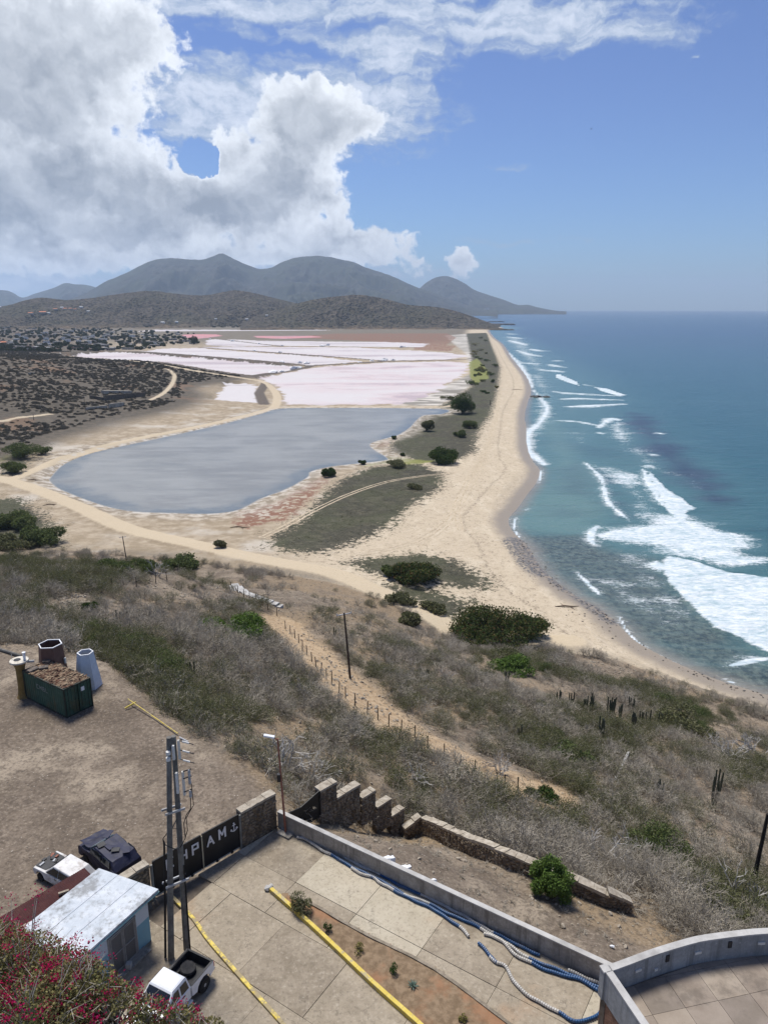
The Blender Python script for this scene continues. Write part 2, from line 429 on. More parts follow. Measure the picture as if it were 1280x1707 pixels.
def fields(X, Y):
    """all regions of the ground as signed distances (metres), and its height"""
    F = {}
    F['shore'] = sdf(LAND, X, Y)
    F['scrub'] = sdf(FOOT, X, Y)
    F['yard'] = sdf(YARDP, X, Y)
    F['pond'] = sdf(POND, X, Y)
    salt = np.full(X.shape, -1e3); pink = np.zeros(X.shape)
    F['_pan'] = np.full(X.shape, -1)
    for i, (k, P) in enumerate(PANS_W.items()):
        d = sdf(P, X, Y)
        pink = np.where(d > salt, PANS[k][1], pink)
        F['_pan'] = np.where(d > 0, i, F['_pan'])
        salt = np.maximum(salt, d)
    F['salt'], F['pink'] = salt, pink
    F['road'] = np.max([w - ldist(smooth_line(poly(p, z)), X, Y) for p, w, z in ROADS] + [w - ldist(smooth_line(poly(p, z)), X, Y) for p, w, z in PATHS], axis=0)
    rut = np.full(X.shape, 1e3)
    for p in RUTS:
        d = ldist(smooth_line(poly(p, 1.8), 6), X, Y)
        rut = np.minimum(rut, np.abs(d - 0.85))
    F['rut'] = rut
    sp = smooth_line([at(*c)[:2] for c in SLOPEPATH])
    F['path'] = 3.8 - ldist(sp, X, Y)
    F['grass'] = np.max([sdf(poly(p, 1.5), X, Y) for p in GRASS], axis=0)
    F['ygreen'] = np.max([sdf(poly(p, 1.2), X, Y) for p in YGREEN], axis=0)
    F['red'] = np.max([sdf(poly(p, 1.2), X, Y) for p in RED], axis=0)
    F['crack'] = sdf(poly(CRACK, 0.8), X, Y)
    dk = np.min([ldist(poly(p, 0.8), X, Y) for p in DIKES], axis=0)
    F['dike'] = dk
    # height
    b = base_h(X, Y)
    r = np.hypot(X, Y)
    land = F['shore']
    sc = ss(F['scrub'], -3, 10)
    flat = np.clip(b, 0.6, None)
    n1 = fbm(X / 9.0, Y / 9.0, 4, 3)
    n2 = fbm(X / 2.2, Y / 2.2, 3, 11)
    n3 = fbm(X / 60.0, Y / 60.0, 4, 5)
    h = flat + sc * (n1 * 0.9 + n2 * 0.22) + (1 - sc) * (n1 * 0.12 + n2 * 0.03)
    far_hill = ss(b, 3.0, 9.0) * (1 - sc)
    h += far_hill * (n3 * 2.2 + n1 * 0.8)
    for (c, rad, dep) in EXC_HOLLOW:
        h -= dep * np.exp(-((X - c[0]) ** 2 + (Y - c[1]) ** 2) / rad ** 2)
    pth = ss(F['path'], -2, 1.5)
    h = h * (1 - pth * 0.9) + (b - 0.2 + n2 * 0.06) * pth * 0.9
    yd = ss(F['yard'], -2.2, 0.2)
    h = h * (1 - yd) + (YARD + 0.05 * n2 + 0.06 * n1) * yd
    h += 8.2 * np.exp(-((X + 10.5) ** 2 + (Y - 15.0) ** 2) / 17.0)
    cy_ = ss(sdf(COURT, X, Y), -0.6, 0.0)
    h = h * (1 - cy_) + (YARD - 0.25) * cy_
    # beach: rises from the water's edge, falls away under the sea
    beach = np.where(land > 0, 2.2 * (1 - np.exp(-np.maximum(land, 0) / 16.0)), np.maximum(land * 0.06, -4))
    h = np.where(land < 200, np.minimum(h, beach + 60 * ss(land, 8, 40) + sc * 60), h)
    h = np.where(land < 0, beach, h)
    # pond, pans and dikes
    w = ss(F['pond'], -5, 0.0)
    h = h * (1 - w) + (0.5 - 0.45 * ss(F['pond'], -1, 8)) * w
    w = ss(salt, -4, 0)
    h = h * (1 - w) + 0.6 * w
    h += 0.9 * (1 - ss(dk, 0.8, 3.2)) * (1 - ss(r, 1500, 2200) * .4)
    rd = ss(F['road'], -1.5, 0.5) * (1 - sc)
    h += rd * (0.35 * ss(700 - r, 0, 500) + .2)
    F['yard'] = np.maximum(F['yard'], np.where(F['yard'] < -40, -99, sdf(WASTE, X, Y)))
    F['h'] = h
    F['lowhill'] = b * (1 - sc)
    return F

# the paved court: its outline at yard level (see the court further down)
def yp(px, py, z=YARD):
    return at(px, py, z)
COURT = poly([(205, 1560), (268, 1505), (403, 1413), (463, 1378), (480, 1392), (1003, 1643), (1080, 1740), (900, 1900), (500, 1900), (300, 1800), (220, 1700)], YARD)

def grid_mesh(X, Y, Z, faces_mask=None):
    pass

def make_mesh(name, verts, quads, mat=None, attrs=None, smooth=True, link=True, tris=False):
    k = quads.shape[1]
    me = bpy.data.meshes.new(name)
    me.vertices.add(len(verts))
    me.vertices.foreach_set('co', np.ascontiguousarray(verts, dtype=np.float32).ravel())
    me.loops.add(quads.size)
    me.loops.foreach_set('vertex_index', np.ascontiguousarray(quads, dtype=np.int32).ravel())
    me.polygons.add(len(quads))
    me.polygons.foreach_set('loop_start', np.arange(0, quads.size, k, dtype=np.int32))
    me.polygons.foreach_set('use_smooth', np.full(len(quads), smooth, dtype=bool))
    me.update(calc_edges=True)
    if attrs:
        for a, v in attrs.items():
            at_ = me.attributes.new(a, 'FLOAT', 'POINT')
            at_.data.foreach_set('value', np.ascontiguousarray(v, dtype=np.float32))
    if mat:
        me.materials.append(mat)
    o = bpy.data.objects.new(name, me)
    if link:
        col.objects.link(o)
    return o

AZ = np.radians(np.arange(-52, 52.01, 0.2))
RR = np.exp(np.arange(math.log(14), math.log(4300), 0.0072))
aa, rr = np.meshgrid(AZ, RR)
GX, GY = (rr * np.sin(aa)), (rr * np.cos(aa))
F = fields(GX.ravel(), GY.ravel())
nr, na = GX.shape
V = np.stack([GX.ravel(), GY.ravel(), F['h']], 1)
idx = np.arange(nr * na).reshape(nr, na)
Q = np.stack([idx[:-1, :-1].ravel(), idx[:-1, 1:].ravel(), idx[1:, 1:].ravel(), idx[1:, :-1].ravel()], 1)

# quick height lookup on the finished grid
HG = F['h'].reshape(nr, na)
def H(x, y):
    x = np.asarray(x, float); y = np.asarray(y, float)
    i = (np.log(np.maximum(np.hypot(x, y), 14.001)) - math.log(14)) / 0.0072
    j = (np.degrees(np.arctan2(x, y)) + 52) / 0.2
    i = np.clip(i, 0, nr - 1.001); j = np.clip(j, 0, na - 1.001)
    i0 = i.astype(int); j0 = j.astype(int); fi = i - i0; fj = j - j0
    return (HG[i0, j0] * (1 - fj) + HG[i0, j0 + 1] * fj) * (1 - fi) + (HG[i0 + 1, j0] * (1 - fj) + HG[i0 + 1, j0 + 1] * fj) * fi

def ground_at(px, py):
    """where the pixel's ray meets the finished ground"""
    d = ray(px, py); d = d / np.linalg.norm(d)
    t = np.exp(np.arange(math.log(18), math.log(5000), 0.004))
    x, y, z = d[0] * t, d[1] * t, CAMZ + d[2] * t
    hh = H(x, y)
    k = np.argmax(z < hh)
    if k == 0:
        k = len(t) - 1
    a, b = t[k - 1], t[k]
    for _ in range(12):
        m_ = (a + b) / 2
        if CAMZ + d[2] * m_ < H(d[0] * m_, d[1] * m_):
            b = m_
        else:
            a = m_
    return Vector((d[0] * a, d[1] * a, float(H(d[0] * a, d[1] * a))))

# ---- ground material
gm, G = new_mat('ground')
P = G.n('ShaderNodeNewGeometry')
nA = G.noise(P, 0.035, 4, 0.6)
nB = G.noise(P, 0.22, 6, 0.62)
nC = G.noise(P, 1.3, 6, 0.65)
nD = G.noise(P, 7.0, 3, 0.6)
nE = G.noise(P, 4.2, 6, 0.75)
mixn = G.add(G.mul(nB, 0.55), G.mul(nC, 0.45))
A = {k: G.attr(k) for k in ('shore', 'scrub', 'yard', 'pond', 'salt', 'pink', 'road', 'rut', 'path', 'grass', 'ygreen', 'red', 'crack', 'dike', 'lowhill')}
def jit(a, amp, n=None):
    return G.add(a, G.mul(G.sub(n if n is not None else mixn, 0.5), amp))
# dry flats
c_flat = G.mix(G.sstep(nB, 0.35, 0.7), (0.26, 0.205, 0.135), (0.40, 0.33, 0.24))
c_flat = G.mix(G.sstep(nA, 0.5, 0.68), c_flat, (0.46, 0.41, 0.34))
c_flat = G.mix(G.mul(G.sstep(G.add(G.sep(P)[1], G.mul(G.sub(nA, .5), 500)), 1500, 2000), .85), c_flat, G.mix(nB, (0.085, 0.075, 0.055), (0.17, 0.145, 0.11)))
# beach sand
c_sand = G.mix(nC, (0.41, 0.335, 0.235), (0.55, 0.465, 0.345))
c_sand = G.mix(G.mul(G.sstep(nB, 0.55, 0.75), 0.5), c_sand, (0.60, 0.53, 0.42))
c_sand = G.mix(G.mul(G.sstep(G.noise(P, 0.5, 7, .75), .50, .66), .55), c_sand, (0.27, 0.215, 0.15))
c_sand = G.mix(G.mul(G.sstep(G.noise(P, 1.8, 7, .78), .52, .62), .4), c_sand, (0.25, 0.195, 0.125))
c_sand = G.mix(G.mul(G.sstep(G.noise(G.vm('MULTIPLY', P, (1, .35, 1)), .14, 6, .7), .5, .66), .4), c_sand, (0.62, 0.54, 0.41))
wrack = G.mul(G.sstep(G.noise(G.vm('MULTIPLY', P, (1.0, 0.55, 1)), 0.9, 7, 0.72), 0.56, 0.66), G.sstep(G.noise(P, 0.06, 3, .5), 0.36, 0.56))
c_sand = G.mix(G.mul(wrack, 0.75), c_sand, (0.13, 0.10, 0.07))
sandm = G.sstep(jit(A['shore'], 60), 95, 60)
col_ = G.mix(sandm, c_flat, c_sand)
# wrack lines follow the water
wl = G.mul(G.sstep(G.m('ABSOLUTE', G.sub(jit(A['shore'], 9), 17)), 1.0, 0.2), G.sstep(nC, 0.45, 0.6))
col_ = G.mix(G.mul(wl, 0.7), col_, (0.14, 0.11, 0.08))
# cracked salty margin east of the pans
ck = G.sstep(jit(A['crack'], 30), -3, 5)
ckn = G.noise(G.vm('MULTIPLY', P, (0.25, 1.0, 1)), 0.05, 6, 0.62, 0.6)
c_ck = G.mix(G.sstep(ckn, 0.42, 0.58), (0.20, 0.185, 0.155), (0.56, 0.52, 0.46))
col_ = G.mix(ck, col_, c_ck)
# red glasswort, grass, yellow-green grass
rd = G.mul(G.sstep(jit(A['red'], 22), -2, 2), G.sstep(G.noise(P, 0.35, 5, .6), 0.40, 0.52))
col_ = G.mix(rd, col_, G.mix(nC, (0.15, 0.07, 0.045), (0.27, 0.15, 0.10)))
gr0 = G.sstep(jit(A['grass'], 16), -1.5, 3.5)
gh = G.noise(P, 0.55, 7, 0.72)
gr = G.sstep(G.add(gh, G.mul(G.sstep(jit(A['grass'], 14), -7, 16), 0.5)), 0.62, 0.70)
c_gr = G.mix(G.sstep(nC, .3, .7), (0.026, 0.026, 0.017), (0.062, 0.058, 0.038))
c_gr = G.mix(G.sstep(nA, 0.4, 0.6), c_gr, G.mix(nC, (0.034, 0.037, 0.019), (0.07, 0.073, 0.038)))
c_gr = G.mix(G.mul(G.sstep(G.noise(P, 0.28, 6, .7), .48, .64), .7), c_gr, (0.095, 0.086, 0.058))
c_gr = G.mix(G.mul(G.sstep(nE, .54, .64), .5), c_gr, (0.26, 0.22, 0.16))
gr = G.mul(gr, G.sstep(A['grass'], -12, -3))
col_ = G.mix(gr, col_, c_gr)
yg = G.sstep(jit(A['ygreen'], 14), -1, 2)
col_ = G.mix(G.mul(yg, 0.9), col_, G.mix(nC, (0.13, 0.15, 0.035), (0.24, 0.24, 0.07)))
# low hill and plain with dry scrub behind
lh = G.sstep(jit(A['lowhill'], 1.6), 2.2, 3.8)
c_lh = G.mix(G.sstep(nB, 0.4, 0.62), (0.078, 0.064, 0.047), (0.125, 0.102, 0.075))
c_lh = G.mix(G.sstep(G.noise(P, 0.018, 4, .6), 0.56, 0.64), c_lh, (0.165, 0.105, 0.065))
c_lh = G.mix(G.mul(G.sstep(nC, 0.48, 0.6), 0.75), c_lh, (0.085, 0.08, 0.065))
col_ = G.mix(lh, col_, c_lh)
# headland: dry soil, litter and stones
hm = G.sstep(jit(A['scrub'], 7), -1.0, 1.5)
c_h = G.mix(G.sstep(nB, 0.36, 0.64), (0.135, 0.105, 0.075), (0.255, 0.205, 0.15))
c_h = G.mix(G.sstep(nA, 0.46, 0.6), c_h, G.mix(nC, (0.175, 0.125, 0.075), (0.31, 0.235, 0.15)))
c_h = G.mix(G.mul(G.sstep(nC, 0.5, 0.68), 0.6), c_h, (0.095, 0.08, 0.065))
c_h = G.mix(G.mul(G.sstep(nE, 0.50, 0.60), 0.6), c_h, (0.07, 0.055, 0.042))
c_h = G.mix(G.mul(G.sstep(nE, 0.46, 0.36), 0.5), c_h, (0.32, 0.265, 0.20))
st = G.voro(P, 2.6)
stm = G.mul(G.sstep(st, 0.26, 0.16), G.sstep(G.noise(P, 0.5, 3, .6), 0.52, 0.62))
c_h = G.mix(G.mul(stm, 0.7), c_h, (0.37, 0.32, 0.26))
col_ = G.mix(hm, col_, c_h)
pm = G.sstep(jit(A['path'], 3.2), -0.6, 1.2)
col_ = G.mix(G.mul(pm, 0.9), col_, G.mix(G.sstep(nC, .35, .65), (0.31, 0.215, 0.125), (0.44, 0.33, 0.21)))
# yard of trodden earth
ym = G.sstep(jit(A['yard'], 3.0), -1.2, 0.8)
c_y = G.mix(G.sstep(mixn, 0.36, 0.62), (0.118, 0.092, 0.068), (0.215, 0.172, 0.13))
c_y = G.mix(G.sstep(G.noise(P, 0.1, 4, .6), 0.54, 0.66), c_y, (0.31, 0.255, 0.19))
c_y = G.mix(G.mul(G.sstep(nC, 0.50, 0.62), 0.6), c_y, (0.085, 0.066, 0.05))
c_y = G.mix(G.mul(G.sstep(nE, 0.50, 0.60), 0.55), c_y, (0.075, 0.058, 0.044))
c_y = G.mix(G.mul(G.sstep(nE, 0.46, 0.36), 0.5), c_y, (0.33, 0.275, 0.21))
peb = G.mul(G.sstep(G.voro(P, 3.2), 0.16, 0.08), G.sstep(G.noise(P, 0.9, 3, .6), 0.50, 0.58))
c_y = G.mix(G.mul(peb, 0.8), c_y, (0.46, 0.42, 0.36))
col_ = G.mix(ym, col_, c_y)
# roads, wheel ruts
rm = G.sstep(jit(A['road'], 3.2), -0.9, 0.7)
c_r = G.mix(nC, (0.42, 0.34, 0.23), (0.55, 0.46, 0.33))
col_ = G.mix(G.mul(rm, G.lin(hm, 0, 1, 0.93, 0.4)), col_, c_r)
ru = G.mul(G.sstep(jit(A['rut'], 0.3), 0.38, 0.12), 0.0)
col_ = G.mix(ru, col_, (0.56, 0.475, 0.36))
# dikes
# salt
sm_ = G.sstep(G.add(jit(A['salt'], 7), G.mul(G.sub(nA, .5), 34)), -1.0, 2.5)
sw = G.noise(G.vm('MULTIPLY', P, (0.35, 1, 1)), 0.012, 6, 0.6, 0.8)
sfine = G.noise(P, 0.08, 5, 0.6)
pk = G.m('MULTIPLY', A['pink'], G.sstep(sw, 0.40, 0.70), clamp=False)
c_s = G.mix(G.m('MINIMUM', pk, 1.0), (0.53, 0.50, 0.495), (0.53, 0.395, 0.40))
c_s = G.mix(G.sstep(A['pink'], 1.2, 1.6), c_s, (0.50, 0.23, 0.24))
greyw = G.sstep(G.add(sw, G.mul(G.sub(sfine, .5), .3)), 0.52, 0.66)
c_s = G.mix(G.mul(greyw, 0.55), c_s, (0.27, 0.245, 0.275))
c_s = G.mix(G.mul(G.sstep(sfine, 0.55, 0.75), 0.7), c_s, (0.58, 0.565, 0.56))
col_ = G.mix(sm_, col_, c_s)
dm = G.mul(G.sstep(jit(A['dike'], 3.0), 6.0, 3.6), G.sub(1.0, rm))
col_ = G.mix(dm, col_, G.mix(nC, (0.075, 0.06, 0.05), (0.15, 0.125, 0.10)))
# pond rim: dark mud, then a white crust at the water
po = jit(A['pond'], 3.5)
rim = G.sstep(po, -16, -3)
col_ = G.mix(G.mul(rim, G.mul(G.sub(1.0, rm), 0.7)), col_, G.mix(G.sstep(nB, .42, .6), (0.22, 0.185, 0.14), (0.50, 0.45, 0.38)))
crust = G.mul(G.sstep(po, -3.0, -1.2), G.sstep(po, 2.0, 0.4))
col_ = G.mix(G.mul(crust, G.mul(G.sstep(nB, 0.45, 0.62), .75)), col_, (0.46, 0.44, 0.40))
# wet sand
wet = G.sstep(jit(A['shore'], 5, nB), 9.0, 3.0)
col_ = G.mix(wet, col_, (0.27, 0.225, 0.17))
rocky = G.n('ShaderNodeAttribute', out=2, attribute_name='pebble')
rk = G.mul(G.sstep(jit(rocky, 1.0), 0.3, 0.7), G.sstep(G.voro(P, 1.1), 0.75, 0.35))
col_ = G.mix(rk, col_, G.mix(nD, (0.06, 0.058, 0.055), (0.17, 0.16, 0.15)))
rough = G.lin(wet, 0, 1, 0.93, 0.42)
bh = G.add(G.add(G.mul(nC, 0.6), G.mul(nE, 0.4)), G.mul(nB, 0.8))
nrm = G.bump(bh, 0.55, 0.35)
G.bsdf(col_, rough, 0.25, nrm)

shf = F['shore']
peb_line = poly([(880, 905), (905, 945), (930, 970), (975, 1003), (1020, 1035)], 0.2)
F['pebble'] = 1 - ss(ldist(poly([(868, 905), (890, 935), (905, 950)], 0.2), V[:, 0], V[:, 1]), 2, 11) * 1.0
F['pebble'] = np.maximum(F['pebble'], 0.75 * (1 - ss(ldist(peb_line, V[:, 0], V[:, 1]), 1, 5)))
ATT = ['shore', 'scrub', 'yard', 'pond', 'salt', 'pink', 'road', 'rut', 'path', 'grass', 'ygreen', 'red', 'crack', 'dike', 'lowhill', 'pebble']
f4 = lambda a: F[a][Q].mean(1)
cls = np.zeros(len(Q), int)                                   # 0 plain
names = ['plain', 'beach', 'headland_slope', 'yard_ground', 'dirt_road', 'footpath', 'dune_grass', 'low_hill', 'pond_shore', 'seabed'] + ['salt_pan'] * len(PANS_W)
fs = f4('shore')
cls[f4('lowhill') > 3.2] = 7
cls[fs < 75] = 1
cls[f4('pond') > -8] = 8
cls[f4('grass') > 0] = 6
cls[f4('scrub') > 0] = 2
cls[f4('path') > 0] = 5
cls[f4('yard') > 0] = 3
cls[(f4('road') > 0) & (f4('scrub') < 0)] = 4
pn = np.rint(F['_pan'][Q].max(1)).astype(int)
cls[pn >= 0] = 10 + pn[pn >= 0]
cls[fs < -2] = 9
keep = fs > -140
ground_objs = []
for c, nm in enumerate(names):
    sel = (cls == c) & keep
    if not sel.any():
        continue
    q = Q[sel]
    u, inv = np.unique(q, return_inverse=True)
    o = make_mesh(nm, V[u], inv.reshape(q.shape), gm, {a: F[a][u] for a in ATT})
    o['kind'] = 'structure'
    ground_objs.append(o)
# ------------------------------------------------------------------ sea and pond
SAZ = np.radians(np.arange(-4, 60.01, 0.2))
SRR = np.exp(np.concatenate([np.arange(math.log(90), math.log(900), 0.0055), np.arange(math.log(900), math.log(31000), 0.011)]))
sa, sr = np.meshgrid(SAZ, SRR)
SX, SY = (sr * np.sin(sa)).ravel(), (sr * np.cos(sa)).ravel()
sshore = -sdf(LAND, SX, SY)                                    # distance out from the water's edge
z7 = lambda pts: poly([(800 + x / 2.44, 500 + y / 2.44) for x, y in pts], 0.0)
SOLID = [z7([(720, 1065), (760, 1040), (860, 1062), (1000, 1100), (1171, 1130), (1400, 1180), (1400, 1530), (1171, 1440), (1050, 1385), (950, 1335), (860, 1255), (780, 1172), (735, 1115)]),
         z7([(665, 690), (700, 702), (760, 765), (830, 815), (890, 850), (850, 870), (850, 915), (785, 905), (750, 850), (705, 775)]),
         z7([(305, 300), (330, 305), (400, 335), (405, 352), (350, 335), (308, 318)]), z7([(455, 353), (520, 362), (600, 388), (560, 392), (490, 372)])]
MED = [(z7([(450, 960), (480, 918), (560, 915), (640, 900), (700, 860), (850, 880), (960, 900), (1100, 970), (1171, 1010), (1171, 1075), (1000, 1095), (860, 1050), (740, 1035), (600, 1010), (470, 995)]), 0.62),
       (z7([(430, 662), (480, 672), (660, 692), (745, 850), (700, 940), (620, 900), (560, 790), (500, 730)]), 0.50),
       (z7([(440, 990), (700, 1020), (760, 1130), (900, 1290), (800, 1330), (640, 1180), (560, 1100)]), 0.36),
       (z7([(480, 520), (540, 480), (600, 498), (650, 540), (640, 592), (560, 592), (500, 560)]), 0.60), (z7([(600, 500), (720, 530), (690, 560), (600, 545)]), .35), (z7([(300, 530), (480, 520), (500, 600), (330, 590)]), .3),
       (z7([(385, 1095), (450, 1120), (640, 1140), (760, 1320), (600, 1250), (480, 1190)]), 0.40), (z7([(560, 600), (680, 590), (760, 690), (860, 730), (660, 690)]), .42),
       (z7([(210, 380), (290, 360), (300, 480), (250, 560), (215, 600), (260, 660), (200, 640), (190, 570)]), 0.5), (z7([(150, 300), (300, 300), (330, 420), (230, 410)]), .4), (z7([(60, 150), (200, 150), (280, 240), (310, 330), (200, 300), (130, 230)]), .36), (z7([(880, 700), (960, 800), (870, 830), (800, 740)]), .3), (z7([(200, 880), (460, 800), (450, 850), (380, 900)]), .12)]
LINES = [([(425, 660), (450, 685), (490, 725), (505, 780), (520, 825), (560, 862), (603, 898)], 1.6), ([(480, 920), (455, 945), (448, 975), (470, 1000)], 1.8), ([(395, 1110), (420, 1135), (455, 1170), (490, 1200)], 1.0), ([(660, 690), (700, 770), (740, 835)], 2.0),
         ([(340, 435), (420, 433), (510, 428), (600, 424)], 4.0), ([(300, 372), (350, 380), (450, 385), (570, 392)], 4), ([(320, 405), (400, 402), (580, 408)], 3.4), ([(240, 283), (300, 290), (345, 292)], 6), ([(278, 262), (310, 270), (345, 275)], 5), ([(205, 200), (240, 207), (285, 209)], 8), ([(150, 205), (200, 222), (250, 230)], 7), ([(290, 246), (340, 250)], 5), ([(165, 255), (240, 262)], 6),
         ([(110, 137), (135, 140)], 14), ([(110, 150), (170, 158)], 10), ([(120, 165), (190, 185)], 9), ([(225, 167), (235, 167)], 7), ([(185, 155), (195, 155)], 7), ([(480, 520), (530, 485), (560, 490)], 3), ([(720, 540), (735, 545)], 2.5), ([(690, 630), (720, 630)], 2.2), ([(675, 680), (690, 675)], 2.5), ([(480, 540), (500, 545)], 3),
         ([(305, 490), (400, 497), (480, 512)], 2.2), ([(720, 1070), (728, 1100)], 3), ([(290, 285), (340, 295)], 3), ([(420, 345), (470, 352)], 2),
         ([(215, 365), (245, 400), (272, 440), (250, 490), (205, 530), (192, 560), (200, 610), (245, 655), (262, 672)], 2.6), ([(190, 590), (196, 620), (240, 660)], 2.0),
         ([(565, 1290), (600, 1350), (650, 1400), (700, 1440), (800, 1480)], 0.55), ([(150, 880), (138, 910), (145, 945), (165, 975)], 0.7), ([(115, 885), (112, 910)], .5), ([(1000, 1545), (1040, 1562)], .6), ([(235, 745), (245, 720), (250, 690)], 1.0), ([(180, 855), (200, 848)], .7), ([(1010, 1490), (1100, 1470), (1171, 1460)], 1.2),
         ([(180, 355), (235, 300)], .1), ([(95, 200), (150, 250), (185, 300), (215, 360)], 3.0)]
solid = np.zeros(SX.shape)
wz = fbm(SX / 6, SY / 6, 4, 21)
wz2 = fbm(SX / 25, SY / 9, 4, 31)
for P_ in SOLID:
    solid = np.maximum(solid, ss(sdf(P_, SX, SY) + wz * 1.6, -0.8, 2.2))
def breaker(P_, w):
    """a broken crest: widest in its middle, ragged, with foam trailing behind"""
    d = np.full(SX.shape, 1e9); tt = np.zeros(SX.shape)
    n = len(P_) - 1
    for i in range(n):
        ax, ay = P_[i]; ex, ey = P_[i + 1] - P_[i]
        t = np.clip(((SX - ax) * ex + (SY - ay) * ey) / (ex * ex + ey * ey + 1e-9), 0, 1)
        q = np.hypot(SX - ax - t * ex, SY - ay - t * ey)
        b = q < d
        d = np.where(b, q, d); tt = np.where(b, (i + t) / n, tt)
    ww = w * np.sqrt(np.clip(np.sin(np.pi * np.clip(tt, .02, .98)), 0, 1)) * (1 + .9 * wz3)
    return np.clip(1 - d / np.maximum(ww * 1.25, .05), 0, 1), np.clip(1 - d / (ww * 3.2 + 2), 0, 1)
wz3 = fbm(SX / 11, SY / 11, 3, 51)
trail = np.zeros(SX.shape)
for pts, w in LINES:
    a_, b_ = breaker(smooth_line(z7(pts)), w)
    solid = np.maximum(solid, np.minimum(1, a_ * 1.5))
    trail = np.maximum(trail, b_ * min(.50, .22 + w * .10))
med = np.zeros(SX.shape)
for P_, k in MED:
    d = sdf(P_, SX, SY)
    soft = 3 + 0.012 * np.hypot(SX, SY)
    med = np.maximum(med, k * ss(d + wz2 * 9, -soft, soft * 2.5))
med = np.maximum(med, trail)
DARK = [(z7([(600, 455), (700, 470), (760, 540), (880, 640), (980, 730), (1050, 830), (1000, 852), (900, 830), (820, 760), (740, 680), (640, 610), (630, 560), (560, 500)]), 1.0), (z7([(480, 690), (560, 740), (620, 850), (600, 900), (540, 860), (500, 780)]), .8),
        (z7([(260, 700), (400, 660), (500, 760), (500, 830), (300, 790)]), .35), (z7([(300, 560), (560, 600), (640, 660), (400, 650)]), .25), (z7([(200, 860), (330, 850), (460, 880), (300, 885)]), .3)]
dark = np.zeros(SX.shape)
for P_, k in DARK:
    dark = np.maximum(dark, k * ss(sdf(P_, SX, SY) + wz2 * 10, -6, 16))
REEF = z7([(140, 940), (230, 950), (450, 960), (560, 1010), (720, 1060), (900, 1290), (1171, 1440), (1400, 1560), (1400, 1760), (1000, 1570), (700, 1450), (560, 1300), (400, 1200), (200, 1050)])
reef = ss(sdf(REEF, SX, SY) + wz2 * 6, -6, 8)
SHAL = z7([(120, 860), (260, 720), (300, 640), (230, 450), (300, 480), (420, 660), (480, 740), (520, 860), (450, 960), (250, 960), (150, 960)])
shal = ss(sdf(SHAL, SX, SY) + wz2 * 6, -8, 10)
swell = 0.10 * fbm(SX / 14, SY / 9, 3, 41) * ss(sshore, 3, 60)
SZ = swell + solid * (0.35 + 0.35 * wz) * ss(sshore, 4, 30) + med * 0.15 * wz
SZ = np.where(sshore < 2, 0.0, SZ)
sq = np.arange(SX.size).reshape(sa.shape)
SQ = np.stack([sq[:-1, :-1].ravel(), sq[:-1, 1:].ravel(), sq[1:, 1:].ravel(), sq[1:, :-1].ravel()], 1)
ok = sshore[SQ].max(1) > -1.2
ok |= False
SQ = SQ[ok]
u, inv = np.unique(SQ, return_inverse=True)
wm, G = new_mat('sea_water')
P = G.n('ShaderNodeNewGeometry')
sh_, so, me_, da, re_, sl = [G.attr(a) for a in ('out', 'solid', 'med', 'dark', 'reef', 'shal')]
nB = G.noise(P, 0.03, 5, 0.6)
nS = G.noise(G.vm('MULTIPLY', P, (0.3, 1, 1)), 0.02, 5, 0.6)
nF = G.noise(G.vm('MULTIPLY', P, (0.45, 1, 1)), 0.9, 7, 0.68, 0.5)
nG = G.noise(P, 0.5, 6, 0.7)
dist = G.vm('LENGTH', P)
c = G.mix(G.sstep(G.add(dist, G.mul(G.sub(nS, .5), 900)), 350, 2600), (0.015, 0.080, 0.094), (0.010, 0.043, 0.080))
c = G.mix(G.mul(G.sstep(nS, 0.5, 0.7), 0.5), c, (0.012, 0.065, 0.092))
c = G.mix(G.mul(G.sstep(G.add(sh_, G.mul(G.sub(nB, .5), 50)), 130, 25), 0.85), c, (0.070, 0.155, 0.150))
c = G.mix(G.mul(sl, 0.75), c, (0.115, 0.20, 0.175))
c = G.mix(re_, c, G.mix(G.sstep(nG, 0.38, 0.62), (0.03, 0.046, 0.042), (0.11, 0.14, 0.115)))
c = G.mix(G.mul(da, G.sstep(nB, .2, .5)), c, (0.016, 0.026, 0.048))
c = G.mix(G.sstep(sh_, 7, -1), c, (0.22, 0.195, 0.155))
wav = G.noise(G.vm('MULTIPLY', P, (0.16, 1, 1)), 0.16, 6, 0.7, 0.3)
wav2 = G.noise(G.vm('MULTIPLY', P, (0.2, 1, 1)), 0.018, 5, 0.7, 0.4)
c = G.mix(G.mul(G.sstep(wav, .5, .68), .5), c, G.mix(.5, c, (0.0, 0.01, 0.02)))
c = G.mix(G.mul(G.sstep(wav, .5, .34), .35), c, G.mix(.35, c, (0.12, 0.22, 0.23)))
c = G.mix(G.mul(G.sstep(wav2, .48, .66), .45), c, G.mix(.5, c, (0.05, 0.13, 0.14)))
lace = G.voro(G.vm('ADD', P, G.vm('SCALE', G.noise(P, 0.6, 3, .6, color=True), 2.2)), 0.55, feature='DISTANCE_TO_EDGE')
lace = G.sstep(lace, 0.16, 0.0)
fm = G.add(G.mul(me_, 1.0), G.mul(lace, G.mul(me_, 0.35)))
nH = G.noise(G.vm('MULTIPLY', P, (0.4, 1, 1)), 0.2, 6, 0.7)
foam = G.sstep(G.add(G.add(G.mul(nF, .7), G.mul(nH, .45)), G.mul(fm, .9)), 0.78, 1.10)
nH = G.noise(G.vm('MULTIPLY', P, (0.4, 1, 1)), 0.2, 6, 0.7)
foam = G.m('MAXIMUM', foam, G.sstep(G.add(G.mul(so, 1.15), G.add(G.mul(G.sub(nF, .5), 1.5), G.mul(G.sub(nH, .5), 1.3))), 0.40, 1.0))
